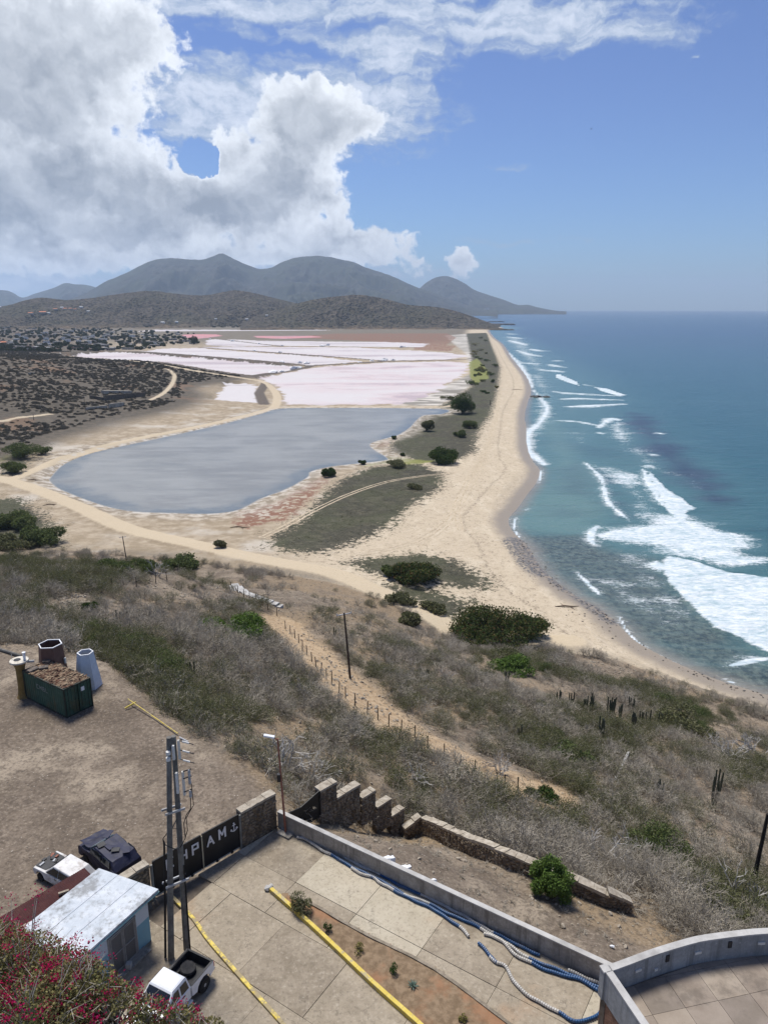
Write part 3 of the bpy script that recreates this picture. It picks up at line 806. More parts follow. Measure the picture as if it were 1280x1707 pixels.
thin = G.mul(me_, 0.28)
c = G.mix(thin, c, (0.30, 0.40, 0.40))
fc = G.mix(G.sstep(G.add(G.mul(nF, .6), G.mul(nH, .4)), 0.40, 0.60), (0.36, 0.46, 0.50), (0.66, 0.685, 0.70))
c = G.mix(foam, c, fc)
w1 = G.noise(G.vm('MULTIPLY', P, (0.5, 1, 1)), 0.22, 5, 0.62)
w2 = G.noise(G.vm('MULTIPLY', P, (0.55, 1, 1)), 1.6, 3, 0.6)
nr1 = G.bump(G.add(w1, G.mul(w2, 0.22)), 0.55, 1.5)
nr2 = G.bump(nF, 0.5, 0.5, nr1)
G.bsdf(c, G.lin(foam, 0, 1, 0.22, 0.85), G.lin(foam, 0, 1, 0.42, 0.2), nr2)
sea = make_mesh('sea', np.stack([SX, SY, SZ], 1)[u], inv.reshape(SQ.shape), wm, {'out': sshore[u], 'solid': solid[u], 'med': med[u], 'dark': dark[u], 'reef': reef[u], 'shal': shal[u]})
sea['kind'] = 'structure'

# pond: one flat sheet over its bed
pmat, G = new_mat('pond_water')
P = G.n('ShaderNodeNewGeometry')
n1 = G.noise(P, 0.02, 4, .6)
n2 = G.noise(P, 0.12, 5, .65)
d = G.attr('pd')
n3 = G.noise(G.vm('MULTIPLY', P, (.25, 1, 1)), .12, 6, .7)
c = G.mix(G.sstep(n1, .4, .6), (0.20, 0.205, 0.20), (0.255, 0.26, 0.25))
c = G.mix(G.mul(G.sstep(n3, .48, .62), .5), c, (0.30, 0.305, 0.295))
c = G.mix(G.mul(G.sstep(n3, .46, .36), .35), c, (0.15, 0.165, 0.17))
c = G.mix(G.mul(G.sstep(G.add(d, G.mul(G.sub(n2, .5), 22)), 14, 2), G.sstep(n1, .4, .55)), c, (0.13, 0.155, 0.175))
c = G.mix(G.sstep(G.add(d, G.mul(G.sub(n2, .5), 2)), 1.4, .2), c, (0.30, 0.285, 0.25))
G.bsdf(c, 0.28, 0.18, G.bump(G.add(G.noise(P, 0.9, 4, .6), G.noise(P, 4, 2, .5)), 0.45, 0.2))
bx0, by0 = POND.min(0); bx1, by1 = POND.max(0)
gx, gy = np.meshgrid(np.arange(bx0 - 2, bx1 + 2, 2.0), np.arange(by0 - 2, by1 + 2, 2.0))
pd = sdf(POND, gx.ravel(), gy.ravel())
gi = np.arange(gx.size).reshape(gx.shape)
PQ = np.stack([gi[:-1, :-1].ravel(), gi[:-1, 1:].ravel(), gi[1:, 1:].ravel(), gi[1:, :-1].ravel()], 1)
PQ = PQ[pd[PQ].max(1) > -0.6]
u, inv = np.unique(PQ, return_inverse=True)
pond = make_mesh('pond', np.stack([gx.ravel(), gy.ravel(), np.full(gx.size, 0.47)], 1)[u], inv.reshape(PQ.shape), pmat, {'pd': pd[u]})
pond['kind'] = 'structure'

# ------------------------------------------------------------------ hills and mountains behind the flats
hmat, G = new_mat('dry_hill')
P = G.n('ShaderNodeNewGeometry')
n1 = G.noise(P, 0.004, 5, .6); n2 = G.noise(P, 0.03, 5, .65)
spk = G.voro(P, 0.075)
c = G.mix(G.sstep(n2, .35, .65), (0.06, 0.052, 0.04), (0.115, 0.096, 0.072))
c = G.mix(G.sstep(n1, .45, .6), c, (0.08, 0.072, 0.05))
c = G.mix(G.mul(G.sstep(spk, .55, .25), 0.8), c, (0.024, 0.025, 0.018))
bare = G.attr('bare')
c = G.mix(G.mul(bare, G.sstep(n2, .3, .6)), c, (0.17, 0.125, 0.08))
G.bsdf(c, 0.95, 0.1, G.bump(G.add(n2, G.mul(G.sstep(spk, .6, .1), 1.0)), 0.9, 9))
mmat, G = new_mat('mountain_forest')
P = G.n('ShaderNodeNewGeometry')
n1 = G.noise(P, 0.0012, 5, .6); n2 = G.noise(P, 0.012, 5, .65)
c = G.mix(G.sstep(n2, .35, .65), (0.034, 0.037, 0.034), (0.072, 0.070, 0.060))
c = G.mix(G.sstep(n1, .45, .6), c, (0.055, 0.06, 0.045))
G.bsdf(c, 0.95, 0.1, G.bump(n2, 0.5, 20))

def ridge(name, crest, dist, r0, r1, mat, rough=0.12, gully=0.02, foot=2.0, seed=1, da=0.06, nr_=110, base=2.0, sharp=1.15):
    """a range whose skyline runs through the given pixels at the given distance"""
    c_ = smooth_line(np.array(crest, float), 5)
    az_ = np.array([math.atan2(ray(x, y)[0], ray(x, y)[1]) for x, y in c_])
    hh = np.array([CAMZ + ray(x, y)[2] / math.hypot(*ray(x, y)[:2]) * dist for x, y in c_])
    a_ = np.arange(az_[0], az_[-1], R(da))
    top = np.interp(a_, az_, hh)
    taper = ss(a_, az_[0], az_[0] + R(.5)) * ss(-a_, -az_[-1], -az_[-1] + R(.3))
    rr_ = np.concatenate([np.linspace(r0, dist, nr_), np.linspace(dist, r1, 24)[1:]])
    A2, R2 = np.meshgrid(a_, rr_)
    X, Y = R2 * np.sin(A2), R2 * np.cos(A2)
    T = np.broadcast_to(top, A2.shape)
    s = np.where(R2 < dist, (R2 - r0) / (dist - r0), (r1 - R2) / (r1 - dist))
    wob = fbm(X * gully * 0.35, Y * gully * 0.35, 4, seed + 4)
    prof = np.clip(s + wob * 0.16 * (1 - s) * s * 4, 0, 1) ** sharp
    rg = 1 - np.abs(fbm(X * gully, Y * gully * 0.45, 5, seed))
    Z = base + (T - base) * prof
    Z = Z - (T - base) * rough * (1 - rg) * 4.5 * np.clip(s * (1 - s) * 4, 0, 1) * 0.9 + (T - base) * 0.012 * fbm(X * gully * 6, Y * gully * 6, 3, seed + 9) * s
    Z = np.maximum(Z, -3)
    ii = np.arange(X.size).reshape(X.shape)
    q = np.stack([ii[:-1, :-1].ravel(), ii[:-1, 1:].ravel(), ii[1:, 1:].ravel(), ii[1:, :-1].ravel()], 1)
    o = make_mesh(name, np.stack([X.ravel(), Y.ravel(), Z.ravel()], 1), q, mat, {'bare': (1 - ss(s, 0.02, 0.22)).ravel()})
    o['kind'] = 'structure'
    return o

hill_a = ridge('dry_hill', [(-260, 512), (-80, 512), (0, 511), (45, 500), (70, 496), (110, 500), (150, 497), (200, 490), (250, 485), (300, 490), (345, 492), (390, 484), (430, 490), (480, 502), (540, 514), (600, 520)], 4300, 3150, 5200, hmat, 0.16, 0.006, seed=3, da=.05)
hill_b = ridge('dry_hill', [(400, 540), (440, 522), (480, 510), (520, 500), (560, 494), (600, 491.5), (640, 498), (680, 508), (720, 511), (750, 516), (780, 525), (805, 534), (830, 543), (850, 551.5), (856, 553)], 3500, 2900, 4100, hmat, 0.14, 0.008, seed=5, da=.04)
mountain_c = ridge('mountain', [(100, 505), (145, 488), (175, 470), (200, 460), (250, 436), (280, 431), (330, 433), (352, 429), (368, 422.5), (385, 429), (415, 443), (445, 448), (480, 433), (510, 428), (540, 427), (570, 433), (590, 437), (610, 446), (650, 459), (690, 477), (720, 487), (760, 503), (800, 514), (830, 518)], 11000, 6500, 14000, mmat, 0.22, 0.0016, seed=8, sharp=1.25)
mountain_d = ridge('mountain', [(-300, 470), (-100, 480), (0, 483.5), (20, 487), (38, 496), (60, 489), (90, 480), (108, 472), (125, 474), (150, 476), (190, 490), (230, 510)], 15000, 11500, 17500, mmat, 0.2, 0.0014, seed=12)
mountain_e = ridge('mountain', [(640, 510), (690, 487), (712, 470), (728, 462), (745, 460.5), (760, 465), (775, 473), (790, 483), (815, 492), (840, 500), (862, 508), (880, 508), (893, 511.5), (912, 515.5), (928, 518), (945, 519)], 13500, 10500, 15500, mmat, 0.2, 0.0016, seed=17)

# ------------------------------------------------------------------ haze
hz, G = new_mat('haze')
vol = G.n('ShaderNodeVolumePrincipled', {'Color': (0.62, 0.78, 1.0, 1), 'Density': 5.0e-5, 'Anisotropy': 0.1})
G.n('ShaderNodeOutputMaterial', {'Volume': vol}, out=None)
hv = np.array([[x, y, z] for z in (-6.0, 1250.0) for x, y in ((-18000, -150), (32000, -150), (32000, 33000), (-18000, 33000))], float)
hq = np.array([[0, 3, 2, 1], [4, 5, 6, 7], [0, 1, 5, 4], [1, 2, 6, 5], [2, 3, 7, 6], [3, 0, 4, 7]])
haze = make_mesh('haze', hv, hq, hz, smooth=False)
haze['kind'] = 'stuff'
haze['label'] = 'thin pale haze over the coast and sea'
# ------------------------------------------------------------------ object helpers
def proj(p):
    X, Y, dz = p[0], p[1], p[2] - CAMZ
    zc = Y * CP - dz * SP
    return 640 + FPX * X / zc, 853.5 - FPX * (Y * SP + dz * CP) / zc, zc

def z_for(X, Y, py):
    """height over (X,Y) that projects to row py"""
    k = (853.5 - py) / FPX
    return CAMZ + (k * Y * CP - Y * SP) / (CP + k * SP)

def on_wall(px, py, A, B):
    """where the pixel's ray meets the vertical plane through A and B"""
    d = ray(px, py)
    ux, uy = B[0] - A[0], B[1] - A[1]
    t = (A[0] * uy - A[1] * ux) / (d[0] * uy - d[1] * ux)
    return Vector((d[0] * t, d[1] * t, CAMZ + d[2] * t))

class MB:
    """collects shapes and links them as one mesh object"""
    def __init__(s):
        s.v, s.f = [], []

    def add(s, v, f):
        o = len(s.v)
        s.v += [tuple(p) for p in v]
        s.f += [tuple(i + o for i in q) for q in f]
        return s

    def box(s, c, sz, rz=0.0, M=None, taper=1.0):
        hx, hy, hz_ = sz[0] / 2, sz[1] / 2, sz[2] / 2
        v = []
        for z in (-1, 1):
            k = taper if z > 0 else 1
            for x, y in ((-1, -1), (1, -1), (1, 1), (-1, 1)):
                v.append(Vector((x * hx * k, y * hy * k, z * hz_)))
        if M is None:
            M = Matrix.Rotation(rz, 3, 'Z')
        v = [M @ p + Vector(c) for p in v]
        return s.add(v, [(0, 3, 2, 1), (4, 5, 6, 7), (0, 1, 5, 4), (1, 2, 6, 5), (2, 3, 7, 6), (3, 0, 4, 7)])

    def bar(s, a, b, w, h=None, up=(0, 0, 1)):
        """box-section bar from a to b"""
        a, b = Vector(a), Vector(b)
        h = h or w
        d = (b - a).normalized()
        u = Vector(up)
        if abs(d.dot(u)) > 0.97:
            u = Vector((0, 1, 0))
        x = d.cross(u).normalized()
        y = x.cross(d).normalized()
        v = []
        for p in (a, b):
            for i, j in ((-1, -1), (1, -1), (1, 1), (-1, 1)):
                v.append(p + x * (i * w / 2) + y * (j * h / 2))
        return s.add(v, [(0, 3, 2, 1), (4, 5, 6, 7), (0, 1, 5, 4), (1, 2, 6, 5), (2, 3, 7, 6), (3, 0, 4, 7)])

    def tube(s, pts, r, n=6, caps=True):
        """round tube along points; r is one radius or one per point"""
        pts = [Vector(p) for p in pts]
        if not hasattr(r, '__len__'):
            r = [r] * len(pts)
        o = len(s.v)
        prevx = None
        for i, p in enumerate(pts):
            d = (pts[min(i + 1, len(pts) - 1)] - pts[max(i - 1, 0)])
            d = d.normalized() if d.length > 1e-9 else Vector((0, 0, 1))
            if prevx is None:
                u = Vector((0, 0, 1)) if abs(d.z) < 0.9 else Vector((1, 0, 0))
                x = d.cross(u).normalized()
            else:
                x = (prevx - d * prevx.dot(d)).normalized()
            prevx = x
            y = d.cross(x)
            for k in range(n):
                a = 2 * math.pi * k / n
                s.v.append(tuple(p + (x * math.cos(a) + y * math.sin(a)) * r[i]))
        for i in range(len(pts) - 1):
            for k in range(n):
                a, b = o + i * n + k, o + i * n + (k + 1) % n
                s.f.append((a, b, b + n, a + n))
        if caps:
            s.f.append(tuple(o + k for k in range(n))[::-1])
            s.f.append(tuple(o + (len(pts) - 1) * n + k for k in range(n)))
        return s

    def lathe(s, prof, c=(0, 0, 0), n=12, rot=0.0, M=None):
        o = len(s.v)
        for r, z in prof:
            for k in range(n):
                a = 2 * math.pi * k / n + rot
                p = Vector((r * math.cos(a), r * math.sin(a), z))
                if M is not None:
                    p = M @ p
                s.v.append(tuple(p + Vector(c)))
        for i in range(len(prof) - 1):
            for k in range(n):
                a, b = o + i * n + k, o + i * n + (k + 1) % n
                s.f.append((a, b, b + n, a + n))
        s.f.append(tuple(o + k for k in range(n))[::-1])
        s.f.append(tuple(o + (len(prof) - 1) * n + k for k in range(n)))
        return s

    def prism(s, outline, a0, a1, axis='y'):
        """outline in the (x,z) plane extruded along y"""
        n = len(outline)
        v = [(x, a0, z) for x, z in outline] + [(x, a1, z) for x, z in outline]
        f = [tuple(range(n)), tuple(range(2 * n - 1, n - 1, -1))]
        f += [(i, i + n, (i + 1) % n + n, (i + 1) % n) for i in range(n)]
        return s.add(v, f)

    def slab(s, quad, z0, z1):
        """horizontal polygon with thickness"""
        n = len(quad)
        v = [(p[0], p[1], z0) for p in quad] + [(p[0], p[1], z1) for p in quad]
        f = [tuple(range(n))[::-1], tuple(range(n, 2 * n))] + [(i, (i + 1) % n, (i + 1) % n + n, i + n) for i in range(n)]
        return s.add(v, f)

    def rock(s, c, r, sq=(1, 1, 0.7), seed=0, rz=0.0):
        rs = np.random.RandomState(seed)
        t = (1 + 5 ** .5) / 2
        base = np.array([(-1, t, 0), (1, t, 0), (-1, -t, 0), (1, -t, 0), (0, -1, t), (0, 1, t), (0, -1, -t), (0, 1, -t), (t, 0, -1), (t, 0, 1), (-t, 0, -1), (-t, 0, 1)]) / 1.9
        base = base * (1 + rs.uniform(-.28, .28, (12, 1)))
        cr, sr_ = math.cos(rz), math.sin(rz)
        v = [(c[0] + r * (sq[0] * x * cr - sq[1] * y * sr_), c[1] + r * (sq[0] * x * sr_ + sq[1] * y * cr), c[2] + r * z * sq[2]) for x, y, z in base]
        f = [(0, 11, 5), (0, 5, 1), (0, 1, 7), (0, 7, 10), (0, 10, 11), (1, 5, 9), (5, 11, 4), (11, 10, 2), (10, 7, 6), (7, 1, 8), (3, 9, 4), (3, 4, 2), (3, 2, 6), (3, 6, 8), (3, 8, 9), (4, 9, 5), (2, 4, 11), (6, 2, 10), (8, 6, 7), (9, 8, 1)]
        return s.add(v, f)

    def mesh(s, name, mat=None, org=(0, 0, 0), smooth=False):
        me = bpy.data.meshes.new(name)
        v = np.array(s.v, float).reshape(-1, 3) - np.array(org, float)
        me.from_pydata(v.tolist(), [], s.f)
        if smooth:
            me.polygons.foreach_set('use_smooth', np.ones(len(me.polygons), bool))
        if mat:
            me.materials.append(mat)
        me.update()
        return me

    def build(s, name, mat=None, parent=None, org=None, smooth=False, bevel=0.0):
        if org is None:
            org = parent.location if (parent is not None and parent.get('_world')) else (0, 0, 0)
        me = s.mesh(name, mat, org, smooth)
        o = bpy.data.objects.new(name, me)
        col.objects.link(o)
        if parent is not None:
            o.parent = parent
        if bevel:
            m_ = o.modifiers.new('bevel', 'BEVEL')
            m_.width = bevel
            m_.segments = 2
            m_.limit_method = 'ANGLE'
            m_.angle_limit = R(35)
        return o

def tag(o, label=None, cat=None, group=None, kind=None):
    for k, v in (('label', label), ('category', cat), ('group', group), ('kind', kind)):
        if v:
            o[k] = v
    return o

_world_things = []
def thing(name, label, cat, loc=(0, 0, 0), rz=0.0, group=None, world_coords=False):
    o = bpy.data.objects.new(name, None)
    o.empty_display_size = 0.3
    col.objects.link(o)
    o.location = loc
    o.rotation_euler = (0, 0, rz)
    if world_coords:
        o['_world'] = 1
        _world_things.append(o)
    return tag(o, label, cat, group)

def copy_tree(o, parent=None):
    c = o.copy()
    col.objects.link(c)
    c.parent = parent
    for ch in o.children:
        copy_tree(ch, c)
    return c

_mats = {}
def mat(name, c1, c2=None, scale=3.0, rough=0.8, spec=0.3, bump=0.25, bscale=None, stain=None, sscale=0.7, samt=0.5, metal=0.0, bd=0.02, thr=(0.5, 0.66)):
    """two-tone worn surface with an optional stain colour and fine relief"""
    if name in _mats:
        return _mats[name]
    m, G = new_mat(name)
    P = G.obj()
    n1 = G.noise(P, scale, 5, 0.62)
    c = G.mix(G.sstep(n1, 0.33, 0.67), c1, c2 or c1)
    if stain:
        n2 = G.noise(P, sscale, 6, 0.7)
        c = G.mix(G.mul(G.sstep(n2, *thr), samt), c, stain)
    nb = G.noise(P, bscale or scale * 4, 4, 0.65)
    G.bsdf(c, rough, spec, G.bump(nb, bump, bd) if bump else None, metal)
    _mats[name] = m
    return m

def streaked(name, c1, c2, dark):
    m, G = new_mat(name)
    P = G.n('ShaderNodeNewGeometry')
    n1 = G.noise(P, 1.3, 6, .7); n2 = G.noise(P, 7, 5, .7)
    c = G.mix(G.sstep(G.add(G.mul(n1, .6), G.mul(n2, .4)), .36, .64), c1, c2)
    dr = G.noise(G.vm('MULTIPLY', P, (2.6, 2.6, .22)), 1.0, 6, .7)
    c = G.mix(G.mul(G.sstep(dr, .48, .66), .65), c, dark)
    c = G.mix(G.mul(G.sstep(G.noise(P, .35, 5, .7), .52, .64), .45), c, tuple(x * .8 for x in c1))
    c = G.mix(G.mul(G.sstep(n2, .62, .70), .5), c, (0.5, .48, .44))
    G.bsdf(c, .88, .2, G.bump(G.add(n2, n1), .35, .02))
    _mats[name] = m
    return m
M_conc = streaked('concrete', (0.25, 0.23, 0.20), (0.40, 0.375, 0.33), (0.11, 0.098, 0.082))
M_conc2 = mat('pale_concrete', (0.36, 0.35, 0.33), (0.46, 0.45, 0.43), 1.2, 0.85, .25, .25, 12, (0.22, 0.21, 0.20), 0.5, 0.5)
M_stone = mat('wall_stone', (0.13, 0.095, 0.06), (0.30, 0.235, 0.16), 1.6, 0.9, .2, .5, 9, (0.06, 0.05, 0.04), 2.2, 0.6)
M_cap = mat('wall_cap', (0.28, 0.24, 0.185), (0.42, 0.375, 0.305), 2.2, 0.9, .2, .5, 9, (0.16, 0.13, 0.10), 1.7, 0.6)
M_mortar = mat('wall_core', (0.10, 0.08, 0.06), (0.17, 0.14, 0.11), 2, .95, .1, .3)
M_black = mat('black_sheet_metal', (0.010, 0.010, 0.011), (0.017, 0.017, 0.018), 1.5, .5, .3, .1, 5)
M_white = mat('white_paint', (0.66, 0.67, 0.69), (0.74, 0.75, 0.76), 2, .5, .35, .08, 10, (0.42, 0.40, 0.37), 1.2, .3)
M_carwhite = mat('white_car_paint', (0.72, 0.74, 0.77), (0.76, 0.78, 0.80), 1, .25, .5, 0, None, (0.55, 0.53, 0.50), 1.5, .25)
M_rubber = mat('tyre_rubber', (0.014, 0.014, 0.015), (0.03, 0.03, 0.03), 6, .8, .2, .2)
M_dark = mat('dark_plastic', (0.018, 0.018, 0.02), (0.03, 0.03, 0.032), 5, .5, .3, .1)
M_glass = mat('dark_window_glass', (0.012, 0.014, 0.016), (0.02, 0.022, 0.024), 3, .08, .6, 0)
M_steel = mat('galvanised_steel', (0.30, 0.31, 0.32), (0.42, 0.43, 0.44), 5, .45, .4, .1, None, (0.22, .15, .1), 2, .3)
M_yellow = mat('yellow_paint', (0.54, 0.41, 0.075), (0.60, 0.475, 0.12), 3, .75, .25, .3, 14, (0.33, 0.29, 0.22), 1.6, .75, 0, .02, (.52, .62))
M_yellow2 = mat('worn_yellow_paint', (0.60, 0.45, 0.07), (0.66, 0.53, 0.14), 3, .8, .25, .4, 14, (0.28, 0.23, 0.15), 1.3, .9, 0, .02, (.46, .56))
M_oldpole = mat('weathered_pole_wood', (0.12, 0.115, 0.105), (0.19, 0.182, 0.165), 3, .85, .2, .4, 20, (0.05, .045, .04), 1.0, .5)
M_porc = mat('insulator_porcelain', (0.55, 0.54, 0.50), (0.64, 0.63, 0.59), 8, .35, .5, 0)
M_cable = mat('black_cable', (0.012, 0.012, 0.012), (0.02, 0.02, 0.02), 3, .6, .2, 0)
M_rust = mat('red_oxide_paint', (0.22, 0.085, 0.055), (0.30, 0.13, 0.09), 3, .75, .25, .2, 12, (0.12, .06, .04), 2, .5)

# ------------------------------------------------------------------ the paved court
GA = Vector(yp(287, 1481)); GB = Vector(yp(463, 1377.5))
U = (GB - GA).normalized()                                    # along the gate
Vd = Vector((U.y, -U.x, 0))                                   # from the gate into the court
def uvp(u, v, z=YARD): return GA + U * u + Vd * v + Vector((0, 0, z - YARD))
def to_uv(p):
    d = Vector((p[0], p[1], YARD)) - GA
    return d.dot(U), d.dot(Vd)

W0 = Vector(yp(463.6, 1379)); W1 = Vector(yp(1002, 1638))      # low wall, foot on the court side
Wd = (W1 - W0).normalized()
K0, K1 = Vector(yp(451, 1486)), Vector(yp(695.6, 1710))
Kd = (K1 - K0).normalized()
BED = poly([(470, 1489), (484, 1497), (522, 1510), (572, 1539), (620, 1565), (723, 1617), (840, 1703), (905, 1752), (860, 1860), (800, 1810), (700, 1712)], YARD)

slab_mats = []
for i, (a, b) in enumerate([((0.20, 0.165, 0.12), (0.285, 0.24, 0.18)), ((0.245, 0.205, 0.15), (0.33, 0.28, 0.21)), ((0.135, 0.11, 0.082), (0.215, 0.18, 0.135)), ((0.36, 0.315, 0.235), (0.44, 0.39, 0.30))]):
    m_, G = new_mat('court_concrete')
    P = G.n('ShaderNodeNewGeometry')
    n1 = G.noise(P, 0.45, 6, .65); n2 = G.noise(P, 2.5, 6, .7)
    c = G.mix(G.sstep(G.add(G.mul(n1, .6), G.mul(n2, .4)), .36, .62), a, b)
    c = G.mix(G.mul(G.sstep(G.noise(P, 0.25, 6, .7), .52, .66), .55), c, (0.40, 0.345, 0.26))
    c = G.mix(G.mul(G.sstep(G.noise(P, 0.9, 7, .75), .56, .70), .55), c, (0.085, 0.07, 0.052))
    c = G.mix(G.mul(G.sstep(G.noise(G.vm('MULTIPLY', P, (1, 1, 1)), 0.16, 4, .6), .58, .68), .5), c, (0.36, 0.235, 0.14))
    crk = G.voro(G.vm('ADD', P, G.vm('SCALE', G.noise(P, .8, 4, .65, color=True), 1.6)), 0.28, feature='DISTANCE_TO_EDGE')
    c = G.mix(G.mul(G.sstep(crk, .005, .001), .4), c, (0.09, 0.075, 0.058))
    c = G.mix(G.mul(G.sstep(G.noise(P, 5.5, 5, .75), .54, .62), .35), c, (0.10, 0.085, 0.065))
    c = G.mix(G.mul(G.sstep(G.noise(P, 5.5, 5, .75), .44, .36), .4), c, (0.46, 0.41, 0.33))
    G.bsdf(c, .88, .22, G.bump(G.add(n2, G.noise(P, 9, 3, .6)), .3, .04))
    slab_mats.append(m_)
court = make_mesh('courtyard', np.array([(p[0], p[1], YARD - 0.09) for p in COURT]), np.array([list(range(len(COURT)))]), mat('court_joint_dirt', (0.10, 0.08, 0.06), (0.17, 0.135, 0.10), 2), smooth=False)
court['kind'] = 'structure'
rs = np.random.RandomState(4)
ang = math.atan2(Wd.dot(U), Wd.dot(Vd))
E1 = Wd; E2 = Vector((-Wd.y, Wd.x, 0))                         # along and across the low wall
if E2.dot(-U) < 0: E2 = -E2
def cell(a, b): return W0 + E1 * a + E2 * b
cuts_a = [-1.5, 0.0, 3.9, 8.1, 12.2, 16.3, 20.3, 24.4, 28.5, 32.5]
cuts_b = [0.02, 3.0, 5.6, 9.3, 12.8, 16.3, 19.8, 23.5, 27]
CB = COURT
for i in range(len(cuts_a) - 1):
    for j in range(len(cuts_b) - 1):
        sh_j = [0, 0, 1.4, -0.8, 0.9, 0, .6, 0][j]
        a0, a1, b0, b1 = cuts_a[i] + sh_j, cuts_a[i + 1] + sh_j, cuts_b[j], cuts_b[j + 1]
        qd = [cell(a0 + .013, b0 + .013), cell(a1 - .013, b0 + .013), cell(a1 - .013, b1 - .013), cell(a0 + .013, b1 - .013)]
        cxm = sum((p.x for p in qd)) / 4; cym = sum((p.y for p in qd)) / 4
        # clip the slab to the gate line
        out = []
        for k in range(4):
            p, q = qd[k], qd[(k + 1) % 4]
            dp, dq = to_uv(p)[1] - 0.12, to_uv(q)[1] - 0.12
            if dp >= 0: out.append(p)
            if dp * dq < 0: out.append(p + (q - p) * (dp / (dp - dq)))
        if len(out) < 3 or sdf(COURT, np.array([cxm]), np.array([cym]))[0] < -1.5: continue
        dz = rs.uniform(-0.012, 0.012)
        o = MB().slab(out if (out[1] - out[0]).cross(out[2] - out[0]).z > 0 else out[::-1], YARD - 0.12, YARD + dz).build('slab', slab_mats[rs.choice([0, 0, 1, 1, 2, 3])], court)
soilm, G = new_mat('bed_soil')
P = G.n('ShaderNodeNewGeometry')
n1 = G.noise(P, .35, 5, .6); n2 = G.noise(P, 3, 6, .7)
c = G.mix(G.sstep(n2, .35, .65), (0.15, 0.105, 0.065), (0.25, 0.18, 0.115))
c = G.mix(G.mul(G.sstep(n1, .46, .58), .9), c, G.mix(n2, (0.22, 0.115, 0.062), (0.31, 0.175, 0.10)))
G.bsdf(c, .95, .15, G.bump(n2, .5, .08))
gx, gy = np.meshgrid(np.linspace(BED[:, 0].min(), BED[:, 0].max(), 70), np.linspace(BED[:, 1].min(), BED[:, 1].max(), 70))
bd = sdf(BED, gx.ravel(), gy.ravel())
gi = np.arange(gx.size).reshape(gx.shape)
bq = np.stack([gi[:-1, :-1].ravel(), gi[:-1, 1:].ravel(), gi[1:, 1:].ravel(), gi[1:, :-1].ravel()], 1)
bq = bq[bd[bq].max(1) > 0]
bz = YARD + 0.02 + 0.06 * ss(bd, 0, .6) + 0.05 * fbm(gx.ravel() * 1.2, gy.ravel() * 1.2, 4, 3)
u_, inv = np.unique(bq, return_inverse=True)
bed = make_mesh('planting_bed', np.stack([gx.ravel(), gy.ravel(), bz], 1)[u_], inv.reshape(bq.shape), soilm)
bed['kind'] = 'structure'
bl_ = MB()
BL = smooth_line([(yp(x, y)[0], yp(x, y)[1]) for x, y in [(484, 1496), (522, 1509), (572, 1538), (620, 1564), (723, 1616), (840, 1702), (905, 1752)]], 3)
for i in range(len(BL) - 1):
    bl_.bar((*BL[i], YARD + .03), (*BL[i + 1], YARD + .03), .16, .12)
o = bl_.build('bed_edging', mat('old_edging', (0.16, 0.135, 0.10), (0.27, 0.23, 0.18), 3, .9, .2, .5), bed)
o['kind'] = 'structure'

# yellow kerbs
def kerb(name, label, pts, w, h, m_):
    P_ = [Vector(yp(*p)) for p in pts]
    t = thing(name, label, 'kerb', P_[0], world_coords=True)
    rs = np.random.RandomState(len(pts))
    L = smooth_line([(p.x, p.y) for p in P_], 3)
    # separate cast blocks of the kerb
    acc = 0; start = 0
    for i in range(len(L) - 1):
        acc += math.hypot(*(L[i + 1] - L[i]))
        if acc > 2.2 or i == len(L) - 2:
            mb = MB()
            for k in range(start, i + 1):
                a, b = Vector((*L[k], YARD + h / 2 - .02)), Vector((*L[k + 1], YARD + h / 2 - .02))
                mb.bar(a, b + (b - a).normalized() * .004, w, h)
            mb.build('kerb_block', m_, t, bevel=.02)
            acc = 0; start = i + 1
    return t
kerb('yellow_kerb', 'straight bright yellow kerb along the planting bed in the court', [(452, 1486), (500, 1528), (551, 1575), (620, 1641), (696, 1709), (760, 1770)], .21, .27, M_yellow)
kerb('yellow_kerb', 'worn flaking yellow kerb curving past the twin pole and the pickup truck', [(284, 1493), (300, 1509), (323, 1533.5), (346, 1566), (380, 1606), (425, 1657), (470, 1707), (500, 1745)], .19, .14, M_yellow2)
t = MB().rock((0, 0, .08), .22, (1.2, 1, .7), 3).rock((.28, .12, .04), .13, (1, 1, .6), 8)
o = t.build('concrete_lump', M_conc2); o.location = yp(447, 1483); o.rotation_euler.z = .7
tag(o, 'broken white concrete lump at the far end of the straight yellow kerb', 'concrete lump')

# low concrete wall between the court and the waste ground
t = thing('low_concrete_wall', 'long low grey concrete wall edging the court on the seaward side', 'wall', W0, world_coords=True)
nW = Vector((-Wd.y, Wd.x, 0))
if nW.y < 0: nW = -nW
wh = z_for(W0.x, W0.y, 1353) - YARD
wh = max(1.0, min(1.5, wh))
WEND = W1 + Wd * 1.5
LW = (WEND - W0).length
nseg = 6
for i in range(nseg):
    a, b = W0 + Wd * (LW * i / nseg + .006), W0 + Wd * (LW * (i + 1) / nseg - .006)
    MB().slab([a, b, b + nW * .22, a + nW * .22], YARD - .6, YARD + wh - .06).build('wall_panel', M_conc, t)
cp_ = MB()
MB().slab([W0 - nW * .03, WEND - nW * .03, WEND + nW * .26, W0 + nW * .26], YARD + wh - .06, YARD + wh + .02).build('coping', M_conc2, t, bevel=.015)

